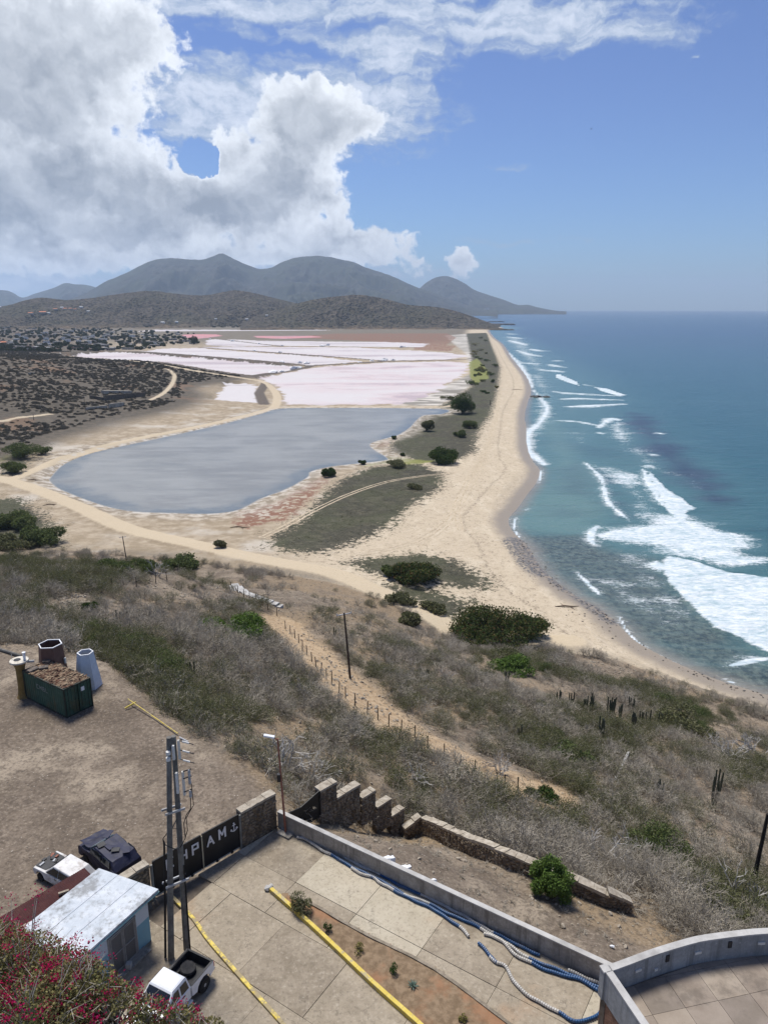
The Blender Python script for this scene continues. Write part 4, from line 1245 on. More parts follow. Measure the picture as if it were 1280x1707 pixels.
# rubble stone walls and the black gates
def stone_wall(t, A, B, z0, z1a, z1b, th=.42, seed=0, cap=True, stones=True, rough=.05):
    """rubble masonry between A and B with a sloping or level top; core, stones and mortar cap"""
    rs = np.random.RandomState(seed)
    A, B = Vector((A[0], A[1], 0)), Vector((B[0], B[1], 0))
    d = (B - A); L = d.length; d = d / L
    n = Vector((-d.y, d.x, 0))
    if (A + n).length > A.length: n = -n                      # towards the camera
    core = MB()
    k = max(2, int(L / 1.0))
    for i in range(k):
        a, b = L * i / k, L * (i + 1) / k
        za, zb = z1a + (z1b - z1a) * i / k, z1a + (z1b - z1a) * (i + 1) / k
        pa, pb = A + d * a, A + d * b
        v = [pa, pb, pb - n * th, pa - n * th]
        vv = [Vector((p.x, p.y, z0)) for p in v] + [Vector((v[0].x, v[0].y, za)), Vector((v[1].x, v[1].y, zb)), Vector((v[2].x, v[2].y, zb)), Vector((v[3].x, v[3].y, za))]
        core.add(vv, [(0, 3, 2, 1), (4, 5, 6, 7), (0, 1, 5, 4), (1, 2, 6, 5), (2, 3, 7, 6), (3, 0, 4, 7)])
    core.build('wall_core', M_mortar, t)
    if stones:
        st = MB()
        for side in (0, 1):
            z = z0
            while z < max(z1a, z1b):
                hh_ = rs.uniform(.13, .24)
                x = rs.uniform(-.2, 0)
                while x < L:
                    w = rs.uniform(.18, .45)
                    zt = z1a + (z1b - z1a) * max(0, min(1, (x + w / 2) / L))
                    if z + hh_ * .6 < zt and x + w / 2 > .05 and x + w / 2 < L - .02:
                        c = A + d * (x + w / 2) + (n * .0 if side == 0 else -n * th)
                        st.rock((c.x, c.y, z + hh_ / 2), 1.0, (w * .56, .11, hh_ * .56), rs.randint(1 << 30), math.atan2(d.y, d.x))
                    x += w + .02
                z += hh_ + .01
        o = st.build('stone', M_stone, t)
        o['kind'] = 'stuff'
    if cap:
        cm = MB()
        x = 0
        while x < L - .02:
            w = min(rs.uniform(.5, 1.1), L - x)
            za, zb = z1a + (z1b - z1a) * x / L, z1a + (z1b - z1a) * (x + w) / L
            dz = rs.uniform(0, rough)
            pa, pb = A + d * (x + .01) + n * (.05 + rs.uniform(0, .03)), A + d * (x + w - .005) + n * (.05 + rs.uniform(0, .03))
            v = [pa, pb, pb - n * (th + .1), pa - n * (th + .1)]
            zs = [za, zb, zb, za]
            vv = [Vector((p.x, p.y, q - .02)) for p, q in zip(v, zs)] + [Vector((p.x, p.y, q + .08 + dz + rs.uniform(0, rough))) for p, q in zip(v, zs)]
            MB().add(vv, [(0, 3, 2, 1), (4, 5, 6, 7), (0, 1, 5, 4), (1, 2, 6, 5), (2, 3, 7, 6), (3, 0, 4, 7)]).build('cap_stone', M_cap, t)
            x += w

gtop = z_for(*on_wall(402, 1413, GA, GB)[:2], 1358.5)
gr_ = on_wall(402, 1413, GA, GB)
s_end = (Vector((gr_.x, gr_.y, YARD)) - GA).length
jm = on_wall(340.3, 1448.7, GA, GB)
s_mid = (Vector((jm.x, jm.y, YARD)) - GA).length
s_beg = -1.0
GH = gtop - YARD
gate = thing('black_gate', 'black sheet metal double gate with white letters and an anchor', 'gate', GA, world_coords=True)
def leaf(s0, s1):
    mb = MB()
    a, b = uvp(s0 + .02, -.03), uvp(s1 - .02, -.03)
    mb.slab([a, b, b - Vd * .05, a - Vd * .05], YARD + .10, YARD + GH)
    o = mb.build('gate_leaf', M_black, gate)
    for s in (s0 + .06, s1 - .06):
        MB().bar(uvp(s, -.02, YARD + .1), uvp(s, -.02, YARD + GH - .02), .07, .05).build('stile', M_black, o, org=GA)
    MBx = MB().bar(uvp(s0 + .1, -.0, YARD + .09), uvp(s1 - .1, -.0, YARD + .09), .05, .05)
    MBx.build('bottom_rail', mat('worn_rail', (0.42, .38, .30), (.5, .46, .37), 4), o, org=GA)
    MB().bar(uvp(s0 + .05, -.055, YARD + GH + .02), uvp(s1 - .05, -.055, YARD + GH + .02), .08, .05).build('top_rail', M_black, o, org=GA)
    for s in (s0 + (s1 - s0) * .35, s0 + (s1 - s0) * .75):
        MB().lathe([(.09, -.03), (.09, .03)], uvp(s, .02, YARD + .08), 8, M=Matrix.Rotation(math.pi / 2, 3, U) ).build('gate_wheel', M_dark, o, org=GA)
leaf(s_beg, s_mid); leaf(s_mid, s_end)
MB().bar(uvp(s_mid, .02, YARD + .03), uvp(s_mid, .02, YARD + GH - .02), .06, .03).build('closing_strip', mat('cream_strip', (.50, .46, .33), (.58, .54, .40), 4), gate)
MB().bar(uvp(s_end + .03, .03, YARD), uvp(s_end + .03, .03, YARD + GH), .09, .09).build('gate_post', mat('grey_post', (.16, .16, .15), (.24, .24, .22), 4), gate)
MB().bar(uvp(s_beg - .1, .05, YARD), uvp(s_beg - .1, .05, YARD + GH - .05), .12, .12).build('gate_post', mat('grey_post', (.2, .2, .2)), gate)
# letters: strokes in a unit cell
GLY = {'E': [[(1, 0), (0, 0), (0, 1), (1, 1)], [(0, .5), (.85, .5)]], 'H': [[(0, 0), (0, 1)], [(1, 0), (1, 1)], [(0, .5), (1, .5)]],
       'P': [[(0, 0), (0, 1), (1, 1), (1, .48), (0, .48)]], 'A': [[(0, 0), (.5, 1), (1, 0)], [(.2, .36), (.8, .36)]], 'M': [[(0, 0), (0, 1), (.5, .35), (1, 1), (1, 0)]],
       'anchor': [[(.5, 0.02), (.5, .84)], [(.28, .72), (.72, .72)], [(0.02, .30), (.10, .12), (.5, 0), (.9, .12), (.98, .30)], [(.5, .84), (.42, .92), (.5, 1), (.58, .92), (.5, .84)], [(-.06, .2), (.02, .32), (.14, .26)], [(.86, .26), (.98, .32), (1.06, .2)]]}
def letter(ch, px, py0, py1, w, sw=.105):
    b = on_wall(px, py1, GA, GB); tp = on_wall(px, py0, GA, GB)
    s0 = (Vector((b.x, b.y, YARD)) - GA).dot(U) - w / 2
    z0, z1 = b.z, tp.z
    mb = MB()
    for st in GLY[ch]:
        for i in range(len(st) - 1):
            a = uvp(s0 + st[i][0] * w, .012, z0 + st[i][1] * (z1 - z0)); c = uvp(s0 + st[i + 1][0] * w, .012, z0 + st[i + 1][1] * (z1 - z0))
            e = (c - a).normalized() * sw * .42
            mb.bar(a - e, c + e, .02 + .001 * i, sw, up=Vd.cross(c - a))
    mb.build('anchor_emblem' if ch == 'anchor' else 'letter', mat('letter_white', (.58, .58, .60), (.66, .66, .68), 5, .6), gate)
letter('E', 284.0, 1431, 1446, .36)
letter('H', 306.5, 1419, 1433, .38)
letter('P', 326.3, 1407, 1422, .34)
letter('A', 351.5, 1394, 1408, .40)
letter('M', 371, 1381, 1396, .40)
letter('anchor', 390.5, 1371, 1385, .42, .05)

p_r = on_wall(392, 1353, GA, GB); p_pk = on_wall(461, 1317, GA, GB)
wallr = thing('stone_wall', 'tall rubble stone wall between the lettered gate and the red lamp post', 'wall', uvp(s_end, 0), world_coords=True)
stone_wall(wallr, uvp(s_end + .1, 0), uvp((GB - GA).length - .05, 0), YARD - .4, YARD + GH + .02, YARD + GH + .05, .45, 3)
walll = thing('stone_wall', 'rubble stone wall running from the gate behind the pale blue shed', 'wall', uvp(s_beg - 3, 0), world_coords=True)
stone_wall(walll, uvp(s_beg - 3.6, 0), uvp(s_beg - .2, 0), YARD - .4, YARD + GH - .35, YARD + GH - .05, .45, 5)
stone_wall(walll, uvp(s_beg - 7.2, -.05), uvp(s_beg - 4.0, -.05), YARD - .4, YARD + GH - .1, YARD + GH - .1, .45, 6)
# second gate and the stepped wall going on downhill along the same line
G2a = on_wall(477, 1357, GA, GB); G2b = on_wall(532, 1320, GA, GB)
g2 = thing('side_gate', 'plain black metal gate panel beside the stepped stone wall', 'gate', (G2a.x, G2a.y, YARD), world_coords=True)
sL = lambda px, py: (Vector((on_wall(px, py, GA, GB).x, on_wall(px, py, GA, GB).y, YARD)) - GA).length
zL = lambda px, py: on_wall(px, py, GA, GB).z
s2a, s2b = (GB - GA).length + .3, sL(533, 1320)
mb = MB()
v = []
for s, zt in ((s2a, zL(477, 1357)), ((s2a + s2b) / 2, zL(505, 1341) - .15), (s2b, zL(532, 1319))):
    v += [uvp(s, -.02, YARD - 1.2), uvp(s, -.02, zt), uvp(s, -.08, YARD - 1.2), uvp(s, -.08, zt)]
f = []
for i in (0, 4):
    f += [(i, i + 4, i + 5, i + 1), (i + 2, i + 3, i + 7, i + 6), (i + 1, i + 5, i + 7, i + 3)]
mb.add(v, f + [(0, 1, 3, 2), (8, 10, 11, 9)])
mb.build('gate_sheet', M_black, g2)
MB().bar(uvp(s2b, .02, YARD - 1), uvp(s2b, .02, zL(532, 1319)), .09).build('gate_post', M_black, g2)
stepw = thing('stepped_stone_wall', 'rubble stone wall stepping down the slope in five stages beside the black panel', 'wall', uvp(s2b, 0), world_coords=True)
for i, ((xa, ya), (xb, yb)) in enumerate([((533, 1317), (560, 1309.5)), ((561.5, 1331), (599, 1311)), ((603, 1331), (625, 1321)), ((628, 1347), (651, 1334)), ((652, 1361), (672.6, 1350))]):
    sa_, sb_ = sL(xa, ya), sL(xb, yb)
    zt = (zL(xa, ya) + zL(xb, yb)) / 2
    0 and print('step', i, round(sa_, 2), round(sb_, 2), round(zL(xa, ya), 2), round(zL(xb, yb), 2))
    stone_wall(stepw, uvp(sa_, 0), uvp(sb_ + .05, 0), min(YARD - 3.0 - i * .35, zt - 2.2), zt, zt, .5, 20 + i)
ruinw = thing('ruined_stone_wall', 'low ruined stone wall with a broken end below the scrub', 'wall', ground_at(700, 1390), world_coords=True)
RW = [(674, 1398), (701, 1388), (770, 1420), (840, 1447), (900, 1470), (961, 1493), (1012, 1514), (1052, 1524)]
RWT = [(674, 1384), (701, 1365), (770, 1396), (840, 1424), (900, 1448), (961, 1473), (1012, 1497), (1052, 1508)]
for i in range(len(RW) - 1):
    a, b = ground_at(*RW[i]), ground_at(*RW[i + 1])
    ta, tb = z_for(a.x, a.y, RWT[i][1]), z_for(b.x, b.y, RWT[i + 1][1])
    if i == len(RW) - 2: ta += .3
    stone_wall(ruinw, a, b, min(a.z, b.z) - .8, ta, tb, .45, 40 + i, rough=.09)

# red lamp post
lp = Vector(yp(476.5, 1389))
ltop = Vector((at_dist(463, 1233, lp.y + .1).x, lp.y + .1, z_for(lp.x, lp.y, 1233)))
t = thing('lamp_post', 'thin rust red lamp post on a square concrete footing', 'lamp post', lp, world_coords=True)
MB().box(lp + Vector((.05, 0, .05)), (1.0, .8, .12), math.atan2(Wd.y, Wd.x)).build('footing', M_conc, t)
MB().tube([lp, lp.lerp(ltop, .5), ltop], [.075, .06, .05], 8).build('post', M_rust, t)
arm_e = Vector((at_dist(449, 1228, ltop.y).x, ltop.y, z_for(ltop.x, ltop.y, 1228)))
MB().tube([ltop - Vector((0, 0, .1)), ltop.lerp(arm_e, .5) + Vector((0, 0, .02)), arm_e], .03, 6).build('lamp_arm', M_rust, t)
d_ = (arm_e - ltop).normalized()
MB().bar(ltop.lerp(arm_e, .35) + Vector((0, 0, .05)), arm_e + d_ * .35, .24, .12).build('lamp_head', M_white, t, bevel=.03)
bp = lp.lerp(ltop, .60)
MB().box(bp + Vector((-.12, -.02, 0)), (.2, .22, .5)).build('control_box', M_dark, t)

# ------------------------------------------------------------------ twin-pole power post
pb1, pb2 = Vector(yp(285, 1597)), Vector(yp(311.5, 1581))
pt1 = at_dist(282, 1229, pb1.y); pt2 = at_dist(289.5, 1227, pb2.y)
t = thing('twin_power_pole', 'twin grey electricity poles joined by crossbars with insulators and cables', 'utility pole', pb1, world_coords=True)
for a, b in ((pb1, pt1), (pb2, pt2)):
    MB().tube([a - Vector((0, 0, .3)), a.lerp(b, .5), b], [.165, .14, .115], 12).build('pole', M_oldpole, t, smooth=False)
def pole_pt(px, py, which):
    a, b = (pb1, pt1) if which == 0 else (pb2, pt2)
    lo, hi = 0, 1
    for _ in range(30):
        m_ = (lo + hi) / 2
        if proj(a.lerp(b, m_))[1] > py: lo = m_
        else: hi = m_
    return a.lerp(b, lo)
Pd = (pb2 - pb1).normalized(); Pn = Vector((Pd.y, -Pd.x, 0))
for y1, y2 in ((1350, 1348), (1471, 1465)):
    a, b = pole_pt(0, y1, 0), pole_pt(0, y2, 1)
    for s in (-1, 1):
        MB().bar(a - Pd * .3 + Pn * .2 * s, b + Pd * .25 + Pn * .2 * s, .07, .10).build('crossbar', M_steel, t)
for ya, yb in ((1387, 1370), (1382, 1392)):
    MB().bar(pole_pt(0, 1389 if ya > 1383 else 1380, 0) , pole_pt(0, yb - 10, 1), .05, .02).build('brace', M_dark, t)
def off(p, x, y=0, z=0): return p + Vector((x, y, z))
for which, y0, y1, dx_ in ((0, 1242, 1265, .22), (1, 1233, 1264, .24), (0, 1287, 1321, .38), (1, 1285, 1324, .36)):
    a, b = pole_pt(0, y0, which), pole_pt(0, y1, which)
    MB().box(off((a + b) / 2, dx_, -.05), (.10, .12, (a - b).length)).build('white_bracket', M_porc, t)
for y in (1251, 1261):
    MB().lathe([(.05, -.1), (.11, -.08), (.11, .08), (.05, .1)], off(pole_pt(0, y, 0), .02, -.2), 8).build('insulator', M_porc, t)
for y in (1233, 1248.5, 1264):
    a = off(pole_pt(0, y, 1), .2, -.05)
    b = off(a, .75, -.1, -.16)
    o = MB().tube([a, b], .022, 5).build('line_arm', M_dark, t)
    MB().tube([a.lerp(b, .28), a.lerp(b, .72)], .045, 6).build('arm_sleeve', M_porc, o, org=pb1)
for y in (1281, 1293, 1315):
    a = off(pole_pt(0, y, 1), .62, -.1)
    o = MB().tube([off(a, -.25, 0, -.1), off(a, .15, 0, .05)], .03, 5).build('fuse_arm', M_dark, t)
    MB().lathe([(.05, -.28), (.075, -.2), (.06, -.1), (.075, 0), (.05, .12)], off(a, .05, -.02, -.1), 7).build('fuse_cutout', M_steel, o, org=pb1)
A_ = pole_pt(0, 1322, 1)
cb = [off(A_, .7, -.1, .3), off(A_, .62, -.1, -.8), off(pole_pt(0, 1356, 1), .42, -.1), off(pole_pt(0, 1368, 1), .3, -.2, 0), off(pole_pt(0, 1390, 1), .36, -.3), off(pole_pt(0, 1402, 1), .1, -.3, -.1), off(pole_pt(0, 1408, 0), .4, -.35), off(pole_pt(0, 1402, 0), -.1, -.3), off(pole_pt(0, 1401, 0), -.22, -.1)]
MB().tube(cb, .022, 5).build('cable', M_cable, t)
cb = [off(A_, .75, -.1, .6), off(A_, .78, -.1, -.6), off(pole_pt(0, 1350, 1), .6, -.1), off(pole_pt(0, 1362, 1), .4, -.1), off(pole_pt(0, 1380, 1), .45, -.15), off(pole_pt(0, 1395, 1), .3, -.2)]
MB().tube(cb, .02, 5).build('cable', M_cable, t)
MB().tube([off(pole_pt(0, 1388, 0), -.12, -.05), off(pole_pt(0, 1396, 0), -.3, -.1), off(pole_pt(0, 1405, 0), -.25, -.06), off(pole_pt(0, 1500, 0), -.25, -.03), off(pb1, -.26, 0, .05)], [.02, .02, .055, .06, .065], 6).build('cable_duct', M_cable, t)
MB().tube([off(pole_pt(0, 1440, 1), .16, -.1), off(pb2, .2, -.05, .02)], .035, 5).build('cable_duct', M_cable, t)

# ------------------------------------------------------------------ pale blue shed
ZR = YARD + 3.05
Rq = [at(165, 1447, ZR), at(265, 1482, ZR), at(151, 1580, ZR), at(22, 1559, ZR)]
Rq[2] = Rq[1] + (Rq[3] - Rq[0])
shed = thing('utility_shed', 'small pale blue and white shed with flat roof slab and grey double doors', 'shed', Vector((Rq[1].x, Rq[1].y, YARD)), world_coords=True)
e_l = (Rq[2] - Rq[1]).normalized()        # along the door wall, towards the camera side
e_w = (Rq[0] - Rq[1]).normalized()
LR, WR_ = (Rq[2] - Rq[1]).length, (Rq[0] - Rq[1]).length
rfm, G = new_mat('weathered_roof_paint')
P = G.n('ShaderNodeNewGeometry')
n1 = G.noise(P, .9, 7, .7); n2 = G.noise(P, 4, 5, .7)
c = G.mix(G.sstep(n1, .35, .65), (0.43, 0.47, 0.51), (0.56, 0.59, 0.62))
c = G.mix(G.mul(G.sstep(G.add(G.mul(G.noise(P, .35, 4, .6), .6), G.mul(n2, .4)), .50, .62), .75), c, (0.17, 0.17, 0.165))
c = G.mix(G.mul(G.sstep(G.noise(P, 2.2, 6, .75), .58, .66), .5), c, (0.24, 0.235, 0.22))
G.bsdf(c, .75, .3, G.bump(n2, .25, .02))
q = [Rq[1] , Rq[0], Rq[3], Rq[2]]
for i in range(3):
    a0, a1 = i / 3, (i + 1) / 3
    pts_ = [Rq[1] + e_w * (WR_ * a0 + .006), Rq[1] + e_w * (WR_ * a1 - .006), Rq[2] + e_w * (WR_ * a1 - .006), Rq[2] + e_w * (WR_ * a0 + .006)]
    if (pts_[1] - pts_[0]).cross(pts_[2] - pts_[0]).z < 0: pts_ = pts_[::-1]
    MB().slab(pts_, ZR - .12, ZR + .004 * i).build('roof_slab', rfm, shed, bevel=.015)
pts_ = [Rq[1] - e_w * .03, Rq[0] + e_w * .02, Rq[3] + e_w * .02, Rq[2] - e_w * .03]
if (pts_[1] - pts_[0]).cross(pts_[2] - pts_[0]).z < 0: pts_ = pts_[::-1]
MB().slab(pts_, ZR - .19, ZR - .125).build('roof_edge', mat('green_trim', (.22, .40, .40), (.30, .48, .48), 3), shed)
wlm, G = new_mat('shed_wall_paint')
P = G.n('ShaderNodeNewGeometry')
pz = G.sep(P)[2]
n1 = G.noise(P, 1.2, 6, .7)
c = G.mix(G.sstep(pz, YARD + 1.49, YARD + 1.51), G.mix(n1, (0.17, 0.34, 0.43), (0.24, 0.42, 0.50)), G.mix(n1, (0.50, 0.55, 0.60), (0.58, 0.63, 0.67)))
c = G.mix(G.mul(G.sstep(G.noise(P, .8, 6, .75), .55, .7), .35), c, (0.30, 0.28, 0.25))
G.bsdf(c, .8, .25, G.bump(G.noise(P, 9, 4, .6), .2, .01))
inset = .45
c0 = Rq[1] + e_l * .35 + e_w * inset; c1 = Rq[2] - e_l * .3 + e_w * inset; c2 = Rq[3] - e_l * .3 - e_w * .3; c3 = Rq[0] + e_l * .35 - e_w * .3
pts_ = [c0, c1, c2, c3]
if (pts_[1] - pts_[0]).cross(pts_[2] - pts_[0]).z < 0: pts_ = pts_[::-1]
MB().slab(pts_, YARD - .1, ZR - .19).build('shed_wall', wlm, shed)
dn = -e_w                                                   # outwards from the door wall
wl_len = (c1 - c0).length
dpx0 = on_wall(229, 1578, c0, c1); dpx1 = on_wall(186, 1618, c0, c1)
d0, d1 = (Vector((dpx0.x, dpx0.y, 0)) - Vector((c0.x, c0.y, 0))).dot(e_l), (Vector((dpx1.x, dpx1.y, 0)) - Vector((c0.x, c0.y, 0))).dot(e_l)
d0, d1 = min(d0, d1), max(d0, d1)
0 and print('shed', LR, WR_, wl_len, d0, d1, [tuple(round(q_, 1) for q_ in proj((c.x, c.y, YARD))[:2]) for c in (c0, c1)])
dh = 2.25
def sw(s, o_, z): return Vector((c0.x, c0.y, YARD)) + e_l * s + dn * o_ + Vector((0, 0, z))
fr = MB()
for s in (d0, d1): fr.bar(sw(s, .03, 0), sw(s, .03, dh), .09, .07)
fr.bar(sw(d0 - .05, .03, dh), sw(d1 + .05, .03, dh), .09, .07)
fr.build('door_frame', mat('door_grey', (.26, .255, .25), (.33, .32, .31), 3, .6), shed)
for a, b in ((d0 + .05, (d0 + d1) / 2 - .01), ((d0 + d1) / 2 + .01, d1 - .05)):
    o = MB().slab([sw(a, .0, 0), sw(b, .0, 0), sw(b, .035, 0), sw(a, .035, 0)], YARD + .05, YARD + dh - .05).build('door', mat('door_mesh_grey', (.11, .105, .10), (.15, .145, .14), 30, .7), shed)
    fr = MB()
    for s in (a + .04, b - .04): fr.bar(sw(s, .05, .05), sw(s, .05, dh - .05), .07, .05)
    for z in (.09, dh * .5, dh - .09): fr.bar(sw(a, .052, z), sw(b, .052, z), .07, .05)
    fr.build('door_rail', mat('door_grey', (.3, .3, .3)), o, org=shed.location)
MB().box(sw((d0 + d1) / 2 - .3, .01, dh + .28), (.42, .05, .12), math.atan2(e_l.y, e_l.x)).build('wall_vent', M_dark, shed)
MB().slab([sw(d0 - .4, 0, 0), sw(d1 + .3, 0, 0), sw(d1 + .3, .5, 0), sw(d0 - .4, .5, 0)][::-1] if True else [], YARD - .05, YARD + .07).build('door_step', M_conc, shed)
MB().box(sw((d0 + d1) / 2 + .1, .35, .2), (.25, .25, .3)).build('door_stop_block', M_conc2, shed)
# maroon lean-to behind it
mm = mat('maroon_roof_sheet', (0.042, 0.010, 0.010), (0.062, 0.017, 0.015), 2, .7, .25, .2, 10, (.1, .05, .04), 1.1, .3)
ZM = YARD + 2.35
Mq = [at(141, 1446.5, ZM), at(155, 1453, ZM), at(30, 1562, ZM), at(-10, 1535, ZM)]
lean = thing('lean_to_roof', 'dark maroon corrugated lean-to roof behind the pale blue shed', 'roof', Vector((Mq[0].x, Mq[0].y, YARD)), world_coords=True)
a, b = Mq[0], Mq[3]
L_ = (b - a).length; dl = (b - a).normalized(); dw = Vector((-dl.y, dl.x, 0))
if dw.dot(Mq[1] - Mq[0]) < 0: dw = -dw
W_l = 2.6
nn = int(L_ / .06)
v, f = [], []
for i in range(nn + 1):
    zz = .013 * math.cos(i * math.pi)
    for k, wv in enumerate((0, W_l)):
        v.append(a + dl * (L_ * i / nn) + dw * wv + Vector((0, 0, zz - k * .18)))
for i in range(nn): f.append((2 * i, 2 * i + 1, 2 * i + 3, 2 * i + 2))
o_ = MB().add(v, f)
o_.add([p - Vector((0, 0, .03)) for p in v], [tuple(reversed(q_)) for q_ in f])
o_.build('roof_sheet', mm, lean)
for s in (.1, .5, .9):
    MB().bar(a + dl * L_ * s + dw * .1 + Vector((0, 0, -2.4)), a + dl * L_ * s + dw * .1 + Vector((0, 0, -.05)), .1).build('lean_post', M_oldpole, lean)
MB().box(a + dl * 1.6 + dw * .9 + Vector((0, 0, .06)), (.5, .12, .1), .5).build('timber_scrap', M_cap, lean)

# ------------------------------------------------------------------ cars
def arch(cx_, r, n=7, zc=.38):
    z0 = .42
    return [(cx_ + r * math.cos(a), zc + r * math.sin(a)) for a in np.linspace(math.pi * .98, .02 * math.pi, n)]
def wheel(parent, x, y, r=.37, w=.24, z=None, rim=True):
    o = MB()
    o.lathe([(r * .58, -w / 2), (r * .93, -w / 2), (r, -w * .32), (r, w * .32), (r * .93, w / 2), (r * .58, w / 2)], (0, 0, 0), 20, M=Matrix.Rotation(math.pi / 2, 3, 'X'))
    wh_ = bpy.data.objects.new('wheel', None); col.objects.link(wh_); wh_.parent = parent; wh_.location = (x, y, r if z is None else z)
    o.build('tyre', M_rubber, wh_, org=(0, 0, 0), smooth=False)
    if rim:
        rm_ = MB()
        sg = 1 if y > 0 else -1
        rm_.lathe([(r * .58, -.02), (r * .56, .03), (r * .25, .0), (r * .22, .04), (.02, .04)], (0, sg * w * .36, 0), 14, M=Matrix.Rotation(-sg * math.pi / 2, 3, 'X'))
        rm_.build('rim', M_steel, wh_, org=(0, 0, 0))
        for k in range(6):
            a_ = k * math.pi / 3
            MB().box((r * .40 * math.cos(a_), sg * (w * .36 + .03), r * .40 * math.sin(a_)), (.06, .02, .06)).build('rim_hole', M_dark, wh_, org=(0, 0, 0))
    return wh_

tr, trr = at(309.5, 1583, YARD + 1.08), at(358.5, 1600, YARD + 1.08)
rear_mid = (tr + trr) / 2
ydir = (tr - trr).normalized()                            # truck's left... towards the shed
hd = R(-116.5)                                              # it faces the camera
xdir = Vector((math.cos(hd), math.sin(hd), 0)); ydir = Vector((-xdir.y, xdir.x, 0))
tloc = Vector((rear_mid.x, rear_mid.y, YARD)) + xdir * 2.02
TW = (tr - trr).length
0 and print('truck width', TW, 'heading', math.degrees(hd))
truck = thing('pickup_truck', 'white double cab pickup truck with a black lined bed', 'pickup truck', tloc, hd)
hw = .82
body = MB()
prof = [(-.42, .50)] + [(.98, .44)] + arch(1.55, .44) + [(2.3, .46), (2.48, .58), (2.46, .86), (2.30, .98), (1.35, 1.08), (1.10, 1.12), (-.42, 1.12)]
body.prism(prof, -hw, hw)
body.build('body', M_carwhite, truck, bevel=.035)
cabm = MB()
for_b, for_t, rb_, rt_ = 1.22, .62, -.42, -.30
v = [(rb_, -hw + .02, 1.10), (for_b, -hw + .02, 1.10), (for_b, hw - .02, 1.10), (rb_, hw - .02, 1.10), (rt_, -hw + .14, 1.70), (for_t, -hw + .14, 1.70), (for_t, hw - .14, 1.70), (rt_, hw - .14, 1.70),
     (rt_ + .08, -hw + .26, 1.745), (for_t - .12, -hw + .26, 1.745), (for_t - .12, hw - .26, 1.745), (rt_ + .08, hw - .26, 1.745)]
cabm.add(v, [(0, 3, 2, 1), (0, 1, 5, 4), (1, 2, 6, 5), (2, 3, 7, 6), (3, 0, 4, 7), (4, 5, 9, 8), (5, 6, 10, 9), (6, 7, 11, 10), (7, 4, 8, 11), (8, 9, 10, 11)])
cab = cabm.build('cab', M_carwhite, truck, bevel=.03)
def panel(name, quad, mat_, parent, th=.012):
    q = [Vector(p) for p in quad]
    n = (q[1] - q[0]).cross(q[3] - q[0]).normalized()
    k = len(q)
    mb = MB().add([p + n * th for p in q] + [p - n * .01 for p in q], [tuple(range(k)), tuple(range(2 * k - 1, k - 1, -1))] + [(i, i + k, (i + 1) % k + k, (i + 1) % k) for i in range(k)])
    return mb.build(name, mat_, parent, org=(0, 0, 0))
def side(x, z, s):
    f_ = (z - 1.10) / .60
    return (x, s * (hw - .02 - .12 * f_), z)
for s in (-1, 1):
    for x0, x1, t0, t1 in ((-.30, .18, -.22, .18), (.28, .98, .27, .55)):
        q = [side(x0, 1.16, s), side(x1, 1.16, s), side(t1, 1.60, s), side(t0, 1.60, s)]
        panel('side_window', q if s < 0 else q[::-1], M_glass, truck)
    MB().box((.08 + .0, s * (hw + .012), 1.02), (.17, .03, .04)).build('door_handle', M_dark, truck)
    MB().box((.90, s * (hw + .012), 1.02), (.17, .03, .04)).build('door_handle', M_dark, truck)
    for x in (-.36, .24, 1.12):
        MB().box((x, s * (hw + .0), .80), (.012, .012, .58)).build('door_seam', M_dark, truck)
    MB().box((1.02, s * (hw + .13), 1.18), (.12, .22, .17)).build('mirror', M_dark, truck, bevel=.03)
    MB().bar((-.34, s * (hw - .165), 1.715), (for_t - .02, s * (hw - .165), 1.715), .013, .02).build('roof_gutter', M_dark, truck)
    MB().box((-2.06, s * (hw - .07), .86), (.05, .12, .26)).build('tail_light', mat('tail_lamp_red', (.35, .02, .02), (.4, .03, .03), 3, .3, .5, 0), truck)
    MB().box((2.46, s * (hw - .2), .78), (.06, .3, .17)).build('headlight', mat('lamp_glass', (.55, .56, .57), (.6, .6, .6), 3, .15, .5, 0), truck)
    MB().box((.3, s * (hw + .03), .40), (1.35, .14, .05)).build('side_step', M_white, truck)
panel('windscreen', [(for_b - .04, -hw + .10, 1.16), (for_b - .04, hw - .10, 1.16), (for_t + .06, hw - .2, 1.65), (for_t + .06, -hw + .2, 1.65)], M_glass, truck)
panel('rear_window', [(rb_ + .01, hw - .14, 1.18), (rb_ + .01, -hw + .14, 1.18), (rt_ - .02, -hw + .24, 1.6), (rt_ - .02, hw - .24, 1.6)], M_glass, truck)
bedm = MB()
for s in (-1, 1):
    pr = [(-2.04, .56)] + [(-1.86, .50)] + arch(-1.28, .47) + [(-.47, .50), (-.47, 1.08), (-2.04, 1.08)]
    bedm.prism(pr, s * hw, s * (hw - .075))
bedm.box((-2.02, 0, .80), (.06, 2 * hw - .16, .54))
bedm.build('bed_side', M_carwhite, truck, bevel=.02)
lin_ = MB()
lin_.box((-1.25, 0, .60), (1.50, 2 * hw - .2, .05))
for s in (-1, 1):
    lin_.box((-1.25, s * (hw - .105), .84), (1.50, .04, .46)); lin_.box((-1.28, s * (hw - .22), .68), (.9, .22, .18))
    lin_.box((-1.25, s * (hw - .05), 1.085), (1.56, .10, .015))
lin_.box((-1.97, 0, .85), (.04, 2 * hw - .25, .5)).box((-.52, 0, .85), (.05, 2 * hw - .25, .5)).box((-2.01, 0, 1.085), (.08, 2 * hw - .12, .015))
lin_.build('bed_liner', M_dark, truck)
MB().box((-2.12, 0, .52), (.12, 1.5, .14)).build('rear_bumper', M_steel, truck, bevel=.02)
MB().box((2.50, 0, .50), (.14, 1.62, .22)).build('front_bumper', M_dark, truck, bevel=.03)
